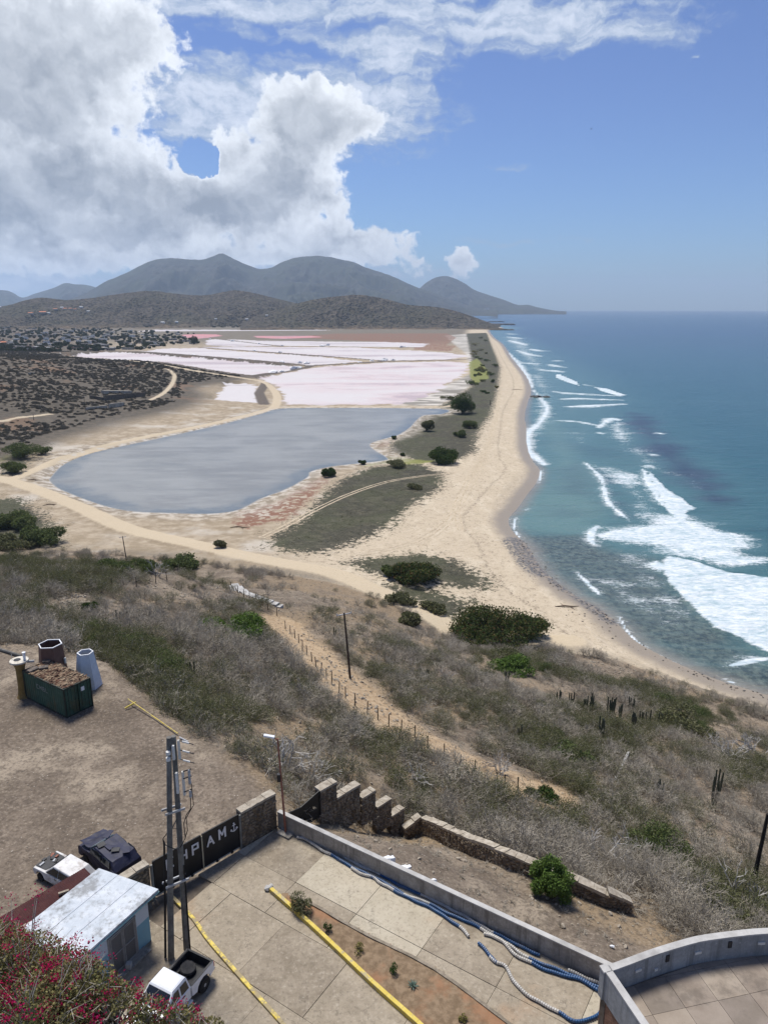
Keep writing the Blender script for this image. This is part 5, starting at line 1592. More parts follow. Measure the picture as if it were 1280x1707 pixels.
MB().box((2.485, 0, .76), (.03, .9, .18)).build('grille', M_dark, truck)
MB().box((0, 0, .46), (4.0, 1.1, .16)).build('chassis', M_dark, truck)
for x in (1.55, -1.28):
    for s in (-1, 1): wheel(truck, x, s * (hw - .07), .385, .26)
sp_ = thing('spare_wheel', 'spare wheel lying flat in the bed of the white pickup', 'wheel', tloc + xdir * -1.32 - ydir * .18 + Vector((0, 0, .80)), .3)
sp_.rotation_euler = (.10, .12, .3)
o = MB().lathe([(.21, -.12), (.35, -.12), (.385, -.06), (.385, .06), (.35, .12), (.21, .12)], (0, 0, 0), 22).build('tyre', mat('dusty_rubber', (.045, .043, .04), (.075, .07, .065), 6, .85, .2, .2), sp_)
MB().lathe([(.215, -.1), (.215, .06), (.16, .05), (.14, .0), (.06, .03)], (0, 0, 0), 18).build('rim', mat('dull_rim', (.20, .195, .19), (.28, .27, .26), 6, .5), sp_)
for k in range(5):
    a_ = k * 2 * math.pi / 5
    MB().lathe([(.03, 0), (.03, .055)], (.125 * math.cos(a_), .125 * math.sin(a_), 0), 8).build('rim_hole', M_dark, sp_)

def dent(o, amt, sc, seed):
    me = o.data
    v = np.empty(len(me.vertices) * 3); me.vertices.foreach_get('co', v); v = v.reshape(-1, 3)
    for k in range(3):
        v[:, k] += amt * fbm(v[:, (k + 1) % 3] * sc + 3.1 * k, v[:, (k + 2) % 3] * sc + seed, 3, seed + k)
    me.vertices.foreach_set('co', v.ravel()); me.update()
def subdiv(o, n):
    bm = bmesh.new(); bm.from_mesh(o.data)
    bmesh.ops.triangulate(bm, faces=[f for f in bm.faces if len(f.verts) > 4])
    bmesh.ops.subdivide_edges(bm, edges=bm.edges, cuts=n, use_grid_fill=True)
    bm.to_mesh(o.data); bm.free()
# wrecked white hatchback
f0 = Vector(yp(69, 1469)); f1 = Vector(yp(100, 1487))
fx = (f0 - f1).normalized(); hd2 = math.atan2(fx.y, fx.x)
left = Vector((-fx.y, fx.x, 0))
wloc = Vector(yp(69, 1469)) - fx * 1.25 - left * .75
wc = thing('wrecked_car', 'wrecked white hatchback without bonnet, half behind the maroon roof', 'car', wloc, hd2)
scrapwhite = mat('dull_white_paint', (.50, .49, .47), (.62, .61, .60), 2.5, .55, .35, .1, None, (.20, .15, .11), 1.8, .6)
b = MB(); hw2 = .78
b.prism([(-1.8, .35), (-1.6, .32)] + arch(-1.15, .36, 6, .3) + [(.8, .30)] + arch(1.25, .36, 6, .3) + [(1.75, .35), (1.85, .55), (1.75, .76), (.85, .82), (-1.85, .86), (-1.9, .5)], -hw2, hw2)
o = b.build('body', scrapwhite, wc, bevel=.03)
MB().box((1.28, 0, .80), (.85, 1.25, .06)).build('engine_bay', M_dark, wc)
for k in range(7):
    MB().box((1.0 + .11 * k, random.uniform(-.45, .45), .85), (random.uniform(.1, .3), random.uniform(.1, .35), random.uniform(.05, .14)), random.uniform(0, 1)).build('engine_part', [M_dark, M_steel, M_rust][k % 3], wc)
v = [(-1.75, -.74, .84), (.80, -.74, .82), (.80, .74, .82), (-1.75, .74, .84), (-1.35, -.58, 1.33), (.15, -.58, 1.36), (.15, .58, 1.36), (-1.35, .58, 1.33)]
o = MB().add(v, [(0, 3, 2, 1), (0, 1, 5, 4), (1, 2, 6, 5), (2, 3, 7, 6), (3, 0, 4, 7), (4, 5, 6, 7)]).build('cabin', scrapwhite, wc, bevel=.04)
for s in (-1, 1):
    q = [(.62, s * .745, .88), (-.28, s * .75, .90), (-.28, s * .625, 1.26), (.12, s * .615, 1.28)]
    panel('side_window', q if s > 0 else q[::-1], M_glass, wc)
    q = [(-.36, s * .75, .90), (-1.3, s * .75, .92), (-1.15, s * .62, 1.24), (-.36, s * .625, 1.26)]
    panel('side_window', q if s > 0 else q[::-1], M_glass, wc)
    MB().box((-.15, s * .79, .74), (.14, .03, .04)).build('door_handle', M_dark, wc)
    wheel(wc, 1.25, s * .70, .27, .17, .27, False); wheel(wc, -1.15, s * .70, .27, .17, .27, False)
panel('windscreen', [(.78, -.64, .88), (.78, .64, .88), (.24, .52, 1.31), (.24, -.52, 1.31)], M_glass, wc)
# wrecked dark blue car
navy = mat('faded_navy_paint', (.012, .014, .036), (.022, .024, .055), 2, .6, .3, .12, 6, (.04, .035, .035), 3.6, .4)
c0b, c1b = Vector(yp(160, 1428)), Vector(yp(205, 1465))
fx = (c0b - c1b).normalized(); hd3 = math.atan2(fx.y, fx.x)
bloc = (c0b + c1b) / 2 + Vector((0, 0.3, 0))
bc = thing('wrecked_car', 'wrecked dark navy car with crumpled panels beside the stone wall', 'car', bloc, hd3)
hw3 = .86
b = MB().prism([(-2.0, .3)] + arch(-1.25, .38, 5, .3) + arch(1.2, .38, 5, .3) + [(1.95, .35), (2.0, .75), (1.85, .92), (.9, 1.0), (-1.9, .98)], -hw3, hw3)
o = b.build('body', navy, bc); subdiv(o, 3); dent(o, .07, 2.2, 5)
v = [(-1.95, -.84, .97), (.95, -.84, .98), (.95, .84, .98), (-1.95, .84, .97), (-1.55, -.70, 1.46), (.25, -.70, 1.52), (.25, .70, 1.44), (-1.55, .70, 1.40)]
o = MB().add(v, [(0, 3, 2, 1), (0, 1, 5, 4), (1, 2, 6, 5), (2, 3, 7, 6), (3, 0, 4, 7), (4, 5, 6, 7)]).build('cabin', navy, bc); subdiv(o, 4); dent(o, .06, 2.2, 9)
panel('windscreen', [(.88, -.7, 1.06), (.88, .7, 1.06), (.38, .6, 1.44), (.38, -.6, 1.46)], mat('cracked_glass', (.10, .14, .15), (.24, .30, .31), 6, .3, .5, .1), bc, .05)
for s in (-1, 1):
    for x0, x1 in ((-1.5, -.7), (-.6, .5)):
        q = [(x1 + .1, s * .86, 1.05), (x0, s * .86, 1.05), (x0 + .1, s * .76, 1.38), (x1 - .12, s * .76, 1.40)]
        panel('side_window', q if s > 0 else q[::-1], M_glass, bc, .04)
    wheel(bc, 1.2, s * .78, .29, .18, .28, False); wheel(bc, -1.25, s * .78, .29, .18, .28, False)
o = MB().box((1.35, .1, 1.04), (.95, 1.5, .03)).build('bonnet', navy, bc); subdiv(o, 4); dent(o, .10, 2.4, 31); o.rotation_euler = (.06, -.08, 0)
for k in range(5):
    o = MB().box((-1.4 + .5 * k, random.uniform(-.5, .5), 1.53), (random.uniform(.2, .5), random.uniform(.3, .8), .02), random.uniform(0, 3)).build('loose_panel', [navy, M_dark][k % 2], bc)

# ------------------------------------------------------------------ container and the three old beacon bodies
Q0, Q1, Q2 = Vector(yp(112, 1198)), Vector(yp(44, 1163.5)), Vector(yp(157, 1180.5))
el_ = (Q1 - Q0); cl_ = 6.06; el_.normalize()
ew_ = Vector((-el_.y, el_.x, 0))
if ew_.dot(Q2 - Q0) < 0: ew_ = -ew_
cw_ = (Q2 - Q0).length
0 and print('container', (Q1 - Q0).length, cw_, el_.dot((Q2 - Q0).normalized()))
CL, CW, CH = (Q1 - Q0).length, 2.44, 2.55
cont = thing('shipping_container', 'dark green shipping container with a rusted roof in the dirt yard', 'container', Q0, world_coords=True)
def cpt(l, w, z): return Q0 + el_ * l + ew_ * w + Vector((0, 0, z))
cg, G = new_mat('green_container_paint')
P = G.n('ShaderNodeNewGeometry')
pz = G.sep(P)[2]
n1 = G.noise(P, 1.1, 6, .7)
c = G.mix(G.sstep(n1, .35, .65), (0.030, 0.070, 0.048), (0.050, 0.100, 0.070))
c = G.mix(G.mul(G.sstep(G.noise(G.vm('MULTIPLY', P, (1, 1, .35)), .8, 6, .7), .50, .66), .7), c, (0.095, 0.085, 0.042))
c = G.mix(G.mul(G.sstep(G.noise(P, 3, 5, .7), .60, .70), .6), c, (0.10, 0.05, 0.03))
G.bsdf(c, .65, .3, G.bump(n1, .1, .02))
def corrugated(A, d, L, n_, z0, z1, ribs, depth=.04):
    v = []; f = []
    xs = []
    for i in range(ribs):
        p = L / ribs
        xs += [(i * p, 0), (i * p + p * .32, 0), (i * p + p * .5, -depth), (i * p + p * .82, -depth)]
    xs.append((L, 0))
    for x, o_ in xs:
        for z in (z0, z1): v.append(A + d * x + n_ * o_ + Vector((0, 0, z)))
    for i in range(len(xs) - 1): f.append((2 * i, 2 * i + 2, 2 * i + 3, 2 * i + 1))
    return v, f
for A, d, L, n_ in ((cpt(.06, .02, 0), el_, CL - .12, -ew_), (cpt(.06, CW - .02, 0), el_, CL - .12, ew_), (cpt(CL - .02, .06, 0), ew_, CW - .12, el_)):
    v, f = corrugated(A, d, L, n_, .12, CH - .1, 19 if L > 3 else 8)
    MB().add(v, f).build('side_panel', cg, cont)
cf = mat('container_frame', (.014, .026, .020), (.03, .038, .03), 2, .6, .3, .1, None, (.07, .035, .02), 2, .6)
fr = MB()
for l in (.05, CL - .05):
    for w in (.05, CW - .05): fr.bar(cpt(l, w, 0), cpt(l, w, CH), .12, .12)
for z in (.07, CH - .06):
    for w in (.05, CW - .05): fr.bar(cpt(.1, w, z), cpt(CL - .1, w, z), .10, .12)
    for l in (.05, CL - .05): fr.bar(cpt(l, .1, z), cpt(l, CW - .1, z), .10, .12)
fr.build('frame', cf, cont)
for w0, w1 in ((.12, CW / 2 - .05), (CW / 2 + .05, CW - .12)):
    o = MB().slab([cpt(.03, w0, 0), cpt(.03, w1, 0), cpt(.09, w1, 0), cpt(.09, w0, 0)], YARD + .14, YARD + CH - .14).build('door', cg, cont)
    rb = MB()
    for z in (.16, .75, 1.32, 1.88, CH - .16): rb.bar(cpt(.02, w0, z), cpt(.02, w1, z), .05, .04)
    for w in (w0 + .03, (w0 + w1) / 2, w1 - .03): rb.bar(cpt(.015, w, .14), cpt(.015, w, CH - .14), .05, .04)
    rb.build('door_rib', cg, o, org=Q0)
    for w in (w0 + .22, w1 - .22): MB().bar(cpt(-.02, w, .1), cpt(-.02, w, CH - .1), .03).build('lock_rod', cf, o, org=Q0)
MB().slab([cpt(-.012, CW * .60, 0), cpt(-.012, CW * .74, 0), cpt(.01, CW * .74, 0), cpt(.01, CW * .60, 0)], YARD + 1.75, YARD + 2.1).build('door_notice', M_white, cont)
rfm2, G = new_mat('rotted_roof')
P = G.n('ShaderNodeNewGeometry')
n1 = G.noise(P, 2.6, 6, .75); n2 = G.noise(P, 1.0, 5, .7)
c = G.mix(G.sstep(n1, .42, .56), (0.060, 0.026, 0.018), (0.30, 0.225, 0.15))
c = G.mix(G.mul(G.sstep(n2, .5, .62), .7), c, (0.12, 0.048, 0.03))
G.bsdf(c, .9, .2, G.bump(n1, .6, .05))
v, f = corrugated(cpt(.06, .06, CH - .02) + Vector((0, 0, 0)), el_, CL - .12, Vector((0, 0, 1)), 0, 0, 22, .03)
v2 = []
for i in range(0, len(v), 2): v2 += [v[i], v[i] + ew_ * (CW - .12)]
MB().add(v2, [tuple(reversed(q)) for q in f]).build('roof', rfm2, cont)
fl = MB()
rs = np.random.RandomState(8)
for k in range(420):
    l, w = rs.uniform(.1, CL - .1), rs.uniform(.1, CW - .1)
    M3 = Matrix.Rotation(math.atan2(ew_.y, ew_.x) + rs.normal(0, .25), 3, 'Z') @ Matrix.Rotation(rs.uniform(-.3, .3), 3, 'X') @ Matrix.Rotation(rs.uniform(-.2, .2), 3, 'Y')
    fl.box(cpt(l, w, CH + .02 + rs.uniform(0, .05)), (rs.uniform(.15, .5), rs.uniform(.05, .13), .012), M=M3)
o = fl.build('rust_flake', rfm2, cont); o['kind'] = 'stuff'
gly = MB()
CH_ = {'C': [[(1, 0), (0, 0), (0, 1), (1, 1)]], 'M': GLY['M'], 'B': [[(0, 0), (0, 1), (.8, 1), (.8, .55), (0, .5), (1, .45), (1, 0), (0, 0)]], 'L': [[(0, 1), (0, 0), (1, 0)]]}
for k, ch in enumerate('CMBL'):
    l0 = CL * .66 - k * .42
    for st in CH_[ch]:
        for i in range(len(st) - 1):
            gly.bar(cpt(l0 - st[i][0] * .26, -.006, 1.55 + st[i][1] * .34), cpt(l0 - st[i + 1][0] * .26, -.006, 1.55 + st[i + 1][1] * .34), .05, .012, up=ew_)
gly.build('painted_mark', mat('faded_white_mark', (.20, .22, .20), (.30, .31, .29), 9), cont)
o = MB().box(cpt(CL - .8, .5, CH + .12), (.9, .5, .12), 1.0).box(cpt(CL - 1.2, 1.2, CH + .12), (.7, .5, .14), .4).box(cpt(CL - .5, 1.9, CH + .15), (.6, .4, .2), .2).build('scrap_pile', mat('scrap', (.05, .045, .04), (.16, .13, .11), 4, .8), None)
tag(o, 'small heap of dark scrap on the far end of the container roof', 'scrap')

def hexagon_tower(name, label, base, r0, r1, h, m_, rot, lip=True, win=None):
    t = thing(name, label, 'beacon tower', base)
    n = 6
    o = MB(); v = []; f = []
    for rr_, z in ((r0, 0), (r1, h), (r1 - .06, h), (r0 - .12, .05)):
        for k in range(n):
            a_ = 2 * math.pi * k / n + rot
            v.append((rr_ * math.cos(a_), rr_ * math.sin(a_), z))
    for i in range(3):
        for k in range(n): f.append((i * n + k, i * n + (k + 1) % n, (i + 1) * n + (k + 1) % n, (i + 1) * n + k))
    o.add(v, f).build('shell', m_, t)
    lp_ = MB(); v = []; f = []
    for rr_, z in ((r1 + .02, h - .05), (r1 + .02, h + .012), (r1 - .075, h + .012), (r1 - .075, h - .05)):
        for k in range(n):
            a_ = 2 * math.pi * k / n + rot
            v.append((rr_ * math.cos(a_), rr_ * math.sin(a_), z))
    for i in range(4):
        for k in range(n): f.append((i * n + k, i * n + (k + 1) % n, ((i + 1) % 4) * n + (k + 1) % n, ((i + 1) % 4) * n + k))
    lp_.add(v, f).build('rim', M_white if lip else m_, t)
    return t
px_b = ground_at(131, 1150); 
bw = hexagon_tower('beacon_tower', 'white hexagonal open-topped beacon tower behind the container doors', (yp(149, 1143).x + .0, yp(149, 1143).y, YARD), 1.12, .66, z_for(yp(149, 1143).x, yp(149, 1143).y, 1087) - YARD, mat('white_beacon_paint', (.52, .56, .62), (.60, .63, .68), 1.5, .6, .3, .1, None, (.35, .33, .3), 1.2, .3), R(18))
a_f = R(18) + R(210)
fn = Vector((math.cos(R(258)), math.sin(R(258)), 0))
wz_ = 1.15
rad = (1.12 + (.66 - 1.12) * wz_ / (bw.location.z * 0 + (z_for(bw.location.x, bw.location.y, 1087) - YARD))) * math.cos(R(30))
tn = Vector((-fn.y, fn.x, 0))
ow = [(-.17, -.3), (.17, -.3), (.17, .08), (.12, .2), (0, .26), (-.12, .2), (-.17, .08)]
fnx = Vector((math.cos(R(-132)), math.sin(R(-132)), 0)); tnx = Vector((-fnx.y, fnx.x, 0))
def wq(k): return [tuple(fnx * (rad - .14 * y / 1.0 + .01) + tnx * (x * k) + Vector((0, 0, wz_ + y * k))) for x, y in ow]
panel('window_surround', wq(1.35), M_white, bw, .03)
panel('window', wq(.95), M_glass, bw, .045)
bbp = yp(93, 1140)
bb = hexagon_tower('beacon_tower', 'large brown hexagonal open-topped beacon tower behind the container', (bbp.x, bbp.y, YARD), 1.35, .98, z_for(bbp.x, bbp.y, 1073) - YARD, mat('brown_beacon_paint', (.115, .062, .048), (.155, .088, .068), 1.2, .75, .25, .1, None, (.09, .06, .04), 1.5, .5), R(5), True)
MB().box((1.15, -.1, 2.3), (.12, .2, .5)).build('hinge_bracket', M_porc, bb)
yc = yp(41, 1161)
ochre = mat('ochre_paint', (.19, .125, .04), (.26, .175, .065), 1.6, .8, .2, .2, None, (.10, .08, .04), 1, .5)
hcol = z_for(yc.x, yc.y, 1101) - YARD
t = thing('ochre_beacon_column', 'ochre beacon column with a flared white disc top beside the container', 'beacon', (yc.x, yc.y, YARD))
MB().lathe([(.55, 0), (.44, .25), (.36, 1.0), (.36, hcol - .75), (.46, hcol - .35), (.64, hcol - .12)], (0, 0, 0), 14).build('column', ochre, t)
MB().lathe([(.66, hcol - .12), (.74, hcol - .08), (.74, hcol + .05), (.2, hcol + .06)], (0, 0, 0), 14).build('top_disc', mat('cream_paint', (.52, .48, .40), (.62, .58, .50), 2, .7, .3, .1, None, (.3, .25, .18), 1.5, .5), t)
MB().lathe([(.28, hcol + .06), (.28, hcol + .09), (.2, hcol + .09)], (-.15, 0, 0), 12).build('hatch', M_dark, t)
MB().lathe([(.11, hcol + .05), (.11, hcol + .62), (.15, hcol + .63), (.15, hcol + .7)], (.42, .1, 0), 10).build('white_stub_pipe', M_white, t)
MB().tube([(-.62, .1, hcol), (-.62, .1, hcol + .55)], .02, 5).build('rod', M_porc, t)
MB().tube([(.5, .3, hcol - .25), (1.0, .5, hcol - .3)], .12, 8).build('pipe_socket', M_conc2, t)
a_, b_ = ground_at(-8, 1082) + Vector((0, 0, .15)), ground_at(36, 1096) + Vector((0, 0, .18))
o = MB().tube([a_, a_.lerp(b_, .5), b_], [.15, .14, .13], 8).build('old_pipe', M_oldpole); tag(o, 'weathered log lying on the ground at the left edge above the ochre column', 'log')

# fallen yellow pole
a_, b_ = Vector(yp(214.5, 1171.5)) + Vector((0, 0, .35)), Vector(yp(297, 1225)) + Vector((0, 0, .12))
t = thing('fallen_pole', 'yellow painted pole with a short cross arm lying at the edge of the yard', 'pole', a_, world_coords=True)
MB().tube([a_, b_], .045, 6).build('pole', M_yellow, t)
cdir = (b_ - a_).normalized(); cn_ = Vector((-cdir.y, cdir.x, 0))
MB().tube([a_ + cdir * .9 + cn_ * .2, a_ + cdir * .8 - cn_ * .75 - Vector((0, 0, .2))], .07, 6).build('cross_arm', M_yellow, t)
a2, b2 = Vector(yp(300, 1231)) + Vector((0, 0, .1)), Vector(yp(314, 1238.5)) + Vector((0, 0, .1))
o = MB().tube([a2, b2], .06, 6).build('steel_tube', M_steel); tag(o, 'short grey steel tube lying beyond the end of the fallen yellow pole', 'tube')

# ------------------------------------------------------------------ round terrace of the lighthouse
ZT = 51.6
ZF = ZT - 1.2
outR = [(1004, 1612), (1022, 1606), (1044, 1598), (1072, 1587.5), (1100, 1578), (1130, 1569), (1160, 1561), (1192, 1556), (1224, 1552), (1252, 1549), (1280, 1547.5), (1330, 1547), (1400, 1552)]
OR = [at(x, y, ZT) for x, y in outR]
OR = [Vector((p[0], p[1], ZT)) for p in smooth_line([(p.x, p.y) for p in OR], 2)]
LL = [at(1004, 1612, ZT), at(1068, 1707, ZT)]
ld = (LL[1] - LL[0]).normalized()
LL[1] = LL[0] + ld * 9
terr = thing('round_terrace', 'raised round paved terrace with a curved grey concrete parapet', 'terrace', Vector((LL[0].x, LL[0].y, YARD)), world_coords=True)
cen = (LL[1] + OR[-1]) / 2
def inward(i, pts, w):
    a, b = pts[max(i - 1, 0)], pts[min(i + 1, len(pts) - 1)]
    d = (b - a).normalized(); n = Vector((-d.y, d.x, 0))
    if n.dot(cen - pts[i]) < 0: n = -n
    return pts[i] + n * w
def wall_strip(pts, w, z0, z1, m_, name, par):
    inn = [inward(i, pts, w) for i in range(len(pts))]
    v = []; f = []
    for p, q in zip(pts, inn):
        v += [(p.x, p.y, z0), (p.x, p.y, z1), (q.x, q.y, z1), (q.x, q.y, z0)]
    for i in range(len(pts) - 1):
        for k in range(4):
            f.append((4 * i + k, 4 * i + (k + 1) % 4, 4 * i + 4 + (k + 1) % 4, 4 * i + 4 + k))
    f += [(0, 3, 2, 1), (4 * len(pts) - 4, 4 * len(pts) - 3, 4 * len(pts) - 2, 4 * len(pts) - 1)]
    return MB().add(v, f).build(name, m_, par)
LLp = [LL[0].lerp(LL[1], k / 6) for k in range(7)]
M_par = streaked('parapet_render', (.24, .245, .245), (.35, .355, .35), (.14, .138, .132))
for pts in (OR, LLp):
    wall_strip(pts, .26, ZF - .25, ZT - .06, M_par, 'parapet', terr)
    pr = [inward(i, pts, -.02) for i in range(len(pts))]
    wall_strip(pr, .31, ZT - .06, ZT + .01, M_conc2, 'coping', terr)
MB().box((LL[0].x + .10, LL[0].y - .06, (ZF - .25 + ZT) / 2 - .04), (.30, .30, ZT - ZF + .20), math.atan2(ld.y, ld.x)).build('corner_post', M_par, terr)
MB().box((LL[0].x + .10, LL[0].y - .06, ZT - .02), (.36, .36, .075), math.atan2(ld.y, ld.x)).build('corner_cap', M_conc2, terr)
# brick facing under the parapet, outside
BR = mat('brick', (.20, .105, .065), (.30, .17, .11), 5, .9, .2, .3, 14, (.12, .08, .06), 2, .4)
for pts in (LLp, OR[:9]):
    pin = [inward(i, pts, .06) for i in range(len(pts))]
    wall_strip(pin, .3, YARD - 4, ZF - .25, M_mortar, 'brick_backing', terr)
    br = MB()
    for i in range(len(pin) - 1):
        a, b = pin[i], pin[i + 1]
        L = (b - a).length; d = (b - a) / L
        n = -(inward(i, pts, 1) - pts[i]).normalized()
        for r_ in range(int((ZF - .25 - YARD + .6) / .078)):
            z = YARD - .6 + r_ * .078
            x = -.12 * (r_ % 2)
            while x < L:
                x0, x1 = max(x, 0), min(x + .235, L)
                if x1 - x0 > .04:
                    p0, p1 = a + d * x0, a + d * x1
                    br.slab([p0 + n * .02, p1 + n * .02, p1 - n * .03, p0 - n * .03], z, z + .066)
                x += .25
    o = br.build('brick', BR, terr); o['kind'] = 'stuff'
# tiles of the terrace floor
tm = [mat('terrace_tile%s' % w, a, b, .8, .85, .25, .2, 12, (.10, .085, .07), .7, .5) for w, a, b in (('', (.21, .17, .135), (.28, .235, .19)), ('_light', (.25, .205, .16), (.32, .27, .215)), ('_dark', (.18, .15, .12), (.24, .20, .165)))]
inner = [inward(i, OR, .27) for i in range(len(OR))]
fl_poly = np.array([(p.x, p.y) for p in [inward(0, LLp, .27)] + inner + [LLp[-1]]][0:])
P0 = inward(1, LLp, .27)
fl_poly = np.array([(p.x, p.y) for p in inner[1:]] + [(inward(k, LLp, .27).x, inward(k, LLp, .27).y) for k in (6, 3, 1)])
bb_ = MB().slab([Vector((x, y, 0)) for x, y in (fl_poly[::-1] if (np.cross(fl_poly[1] - fl_poly[0], fl_poly[2] - fl_poly[1]) < 0) else fl_poly)], ZF - .3, ZF - .035).build('floor_bed', M_mortar, terr)
rs = np.random.RandomState(3)
ts = 1.5
tdir = Vector((1, .22, 0)).normalized(); tnn = Vector((-tdir.y, tdir.x, 0))
def clip_poly(poly_, p, n):
    out = []
    for k in range(len(poly_)):
        a, b = poly_[k], poly_[(k + 1) % len(poly_)]
        da, db = (a - p).dot(n), (b - p).dot(n)
        if da >= 0: out.append(a)
        if da * db < 0: out.append(a + (b - a) * (da / (da - db)))
    return out
for i in range(-2, 10):
    for j in range(-8, 8):
        o0 = Vector((LL[0].x, LL[0].y, 0)) + tdir * (i * ts) + tnn * (j * ts)
        qd = [o0 + tdir * .008 + tnn * .008, o0 + tdir * (ts - .008) + tnn * .008, o0 + tdir * (ts - .008) + tnn * (ts - .008), o0 + tdir * .008 + tnn * (ts - .008)]
        n_l = (inward(1, LLp, 1) - LLp[1]).normalized()
        qd = clip_poly(qd, Vector((P0.x, P0.y, 0)) + n_l * .0, n_l)
        for k in range(0, len(inner) - 1, 1):
            if len(qd) < 3: break
            a, b = inner[k], inner[k + 1]
            d = (b - a).normalized(); n = Vector((-d.y, d.x, 0))
            if n.dot(cen - a) < 0: n = -n
            qd = clip_poly(qd, Vector((a.x, a.y, 0)), n)
        if len(qd) < 3: continue
        if qd[0].y < 6: continue
        MB().slab(qd, ZF - .04, ZF + rs.uniform(-.003, .003)).build('tile', tm[rs.choice([0, 0, 1, 2])], terr)
def in_wall(px, py):
    d = ray(px, py); best = None
    for i in range(len(inner) - 1):
        a, b = inner[i], inner[i + 1]
        p = on_wall(px, py, a, b)
        s = (Vector((p.x, p.y, 0)) - Vector((a.x, a.y, 0))).dot((b - a).normalized()) / (b - a).length
        if 0 <= s <= 1.001: return p, (b - a).normalized()
    return None, None
for px, py, nm, sz, m_ in ((1112, 1597.5, 'drain_slot', (.17, .06, .34), M_dark), (1216, 1574.5, 'drain_slot', (.17, .06, .34), M_dark), (1063, 1617.5, 'wall_light', (.32, .08, .12), M_porc), (1162.5, 1588, 'wall_light', (.32, .08, .12), M_porc), (1268, 1572, 'wall_light', (.32, .08, .12), M_porc), (1092.5, 1616, 'wall_socket', (.16, .08, .12), M_porc)):
    p, d = in_wall(px, py)
    if p is not None:
        MB().box(p, sz, math.atan2(d.y, d.x)).build(nm, m_, terr)

# ------------------------------------------------------------------ float lines lying on the court
z7c = lambda x, y: (400 + x / 2.909, 1280 + y / 2.909)
z8c = lambda x, y: (800 + x / 2.667, 1280 + y / 2.667)
bm_ = mat('blue_float', (.016, .065, .17), (.028, .095, .22), 5, .5, .35, .1, None, (.2, .2, .2), 2, .3)
wm_ = mat('white_float', (.42, .40, .36), (.54, .52, .48), 5, .6, .3, .1, None, (.28, .24, .19), 2, .5)
def rope(label, pts, pattern, r=.085):
    L = smooth_line([(yp(*p).x, yp(*p).y) for p in pts], 6)
    seg = np.hypot(*np.diff(L, axis=0).T); cum_ = np.concatenate([[0], np.cumsum(seg)])
    tot = cum_[-1]
    t = thing('float_line', label, 'float line', (L[0][0], L[0][1], YARD), group=None, world_coords=True)
    B, Wm = MB(), MB()
    s = 0; k = 0; left_ = pattern[0][1]; 
    while s < tot:
        x = np.interp(s, cum_, L[:, 0]); y = np.interp(s, cum_, L[:, 1])
        x2 = np.interp(s + .05, cum_, L[:, 0]); y2 = np.interp(s + .05, cum_, L[:, 1])
        wob = .035 * math.sin(s * 2.1 + len(label)) + .02 * math.sin(s * 5.3)
        d = Vector((x2 - x, y2 - y, 0)); d = d.normalized() if d.length > 1e-6 else Vector((1, 0, 0))
        c = Vector((x, y, YARD + r + .02)) + Vector((-d.y, d.x, 0)) * wob
        (B if pattern[k][0] == 'b' else Wm).tube([c - d * .052, c - d * .035, c + d * .035, c + d * .052], [r * .7, r, r, r * .7], 7)
        s += .112; left_ -= .112
        if left_ <= 0:
            k = (k + 1) % len(pattern); left_ = pattern[k][1]
    for mb, nm, m_ in ((B, 'blue_float', bm_), (Wm, 'white_float', wm_)):
        if mb.v:
            o = mb.build(nm, m_, t); o['kind'] = 'stuff'
    rp = MB().tube([(p[0], p[1], YARD + r + .02) for p in L], .02, 4).build('rope', M_dark, t)
rope('float line starting white by the red lamp post, nearest the court side', [z7c(*p) for p in [(280, 345), (330, 360), (390, 398), (450, 432), (510, 470), (555, 492), (600, 512), (660, 545), (720, 575), (780, 608), (830, 634), (890, 655), (960, 688), (1020, 716), (1080, 742), (1150, 778), (1220, 818), (1280, 848)]] + [z8c(*p) for p in [(150, 835), (250, 885), (330, 915), (440, 950), (530, 1000)]], [('w', 2.6), ('b', 5.2), ('w', 1.5), ('b', 3), ('w', 3.2), ('b', 4.0), ('w', 2.2)])
rope('float line hugging the foot of the low wall, blue and ending short', [z7c(*p) for p in [(320, 345), (400, 380), (470, 418), (540, 455), (600, 490), (660, 515), (740, 555), (820, 598), (900, 633), (980, 668), (1040, 702), (1120, 748), (1220, 800)]] + [z8c(*p) for p in [(60, 735), (120, 770), (190, 808), (262, 836)]], [('b', 1.5), ('w', 4), ('b', 2.6), ('w', 4.5), ('b', 4.2), ('w', 1.5), ('b', 5)])
rope('float line looping white in the middle with a blue end on the court', [z7c(*p) for p in [(545, 492), (580, 515), (640, 537), (670, 560), (720, 585), (780, 615), (825, 640), (880, 668), (950, 698), (1010, 738), (1060, 775), (1105, 822)]], [('w', 3.0), ('b', 4.2), ('w', 4.6), ('b', 4)])
rope('float line snaking alone across the court below the terrace wall', [z7c(*p) for p in [(1155, 860), (1200, 905), (1240, 950)]] + [z8c(*p) for p in [(45, 845), (75, 870), (110, 890), (150, 960), (200, 1005), (270, 1050), (340, 1090), (400, 1128), (460, 1130), (515, 1105), (560, 1060)]], [('b', 1.7), ('w', 4.2), ('b', 4.6), ('w', 3)])
rope('short white float line against the end of the low wall', [z8c(*p) for p in [(395, 905), (440, 925), (490, 948), (540, 970), (600, 990)]], [('w', 3.5), ('b', .5)])
rope('blue and white float line beside the wall foot near the terrace', [z8c(*p) for p in [(20, 745), (70, 765), (130, 795), (190, 835), (250, 868), (300, 888), (370, 915), (440, 940), (510, 975), (560, 1000)]], [('w', 2.5), ('b', 3.8), ('w', 3.2), ('b', 1)])

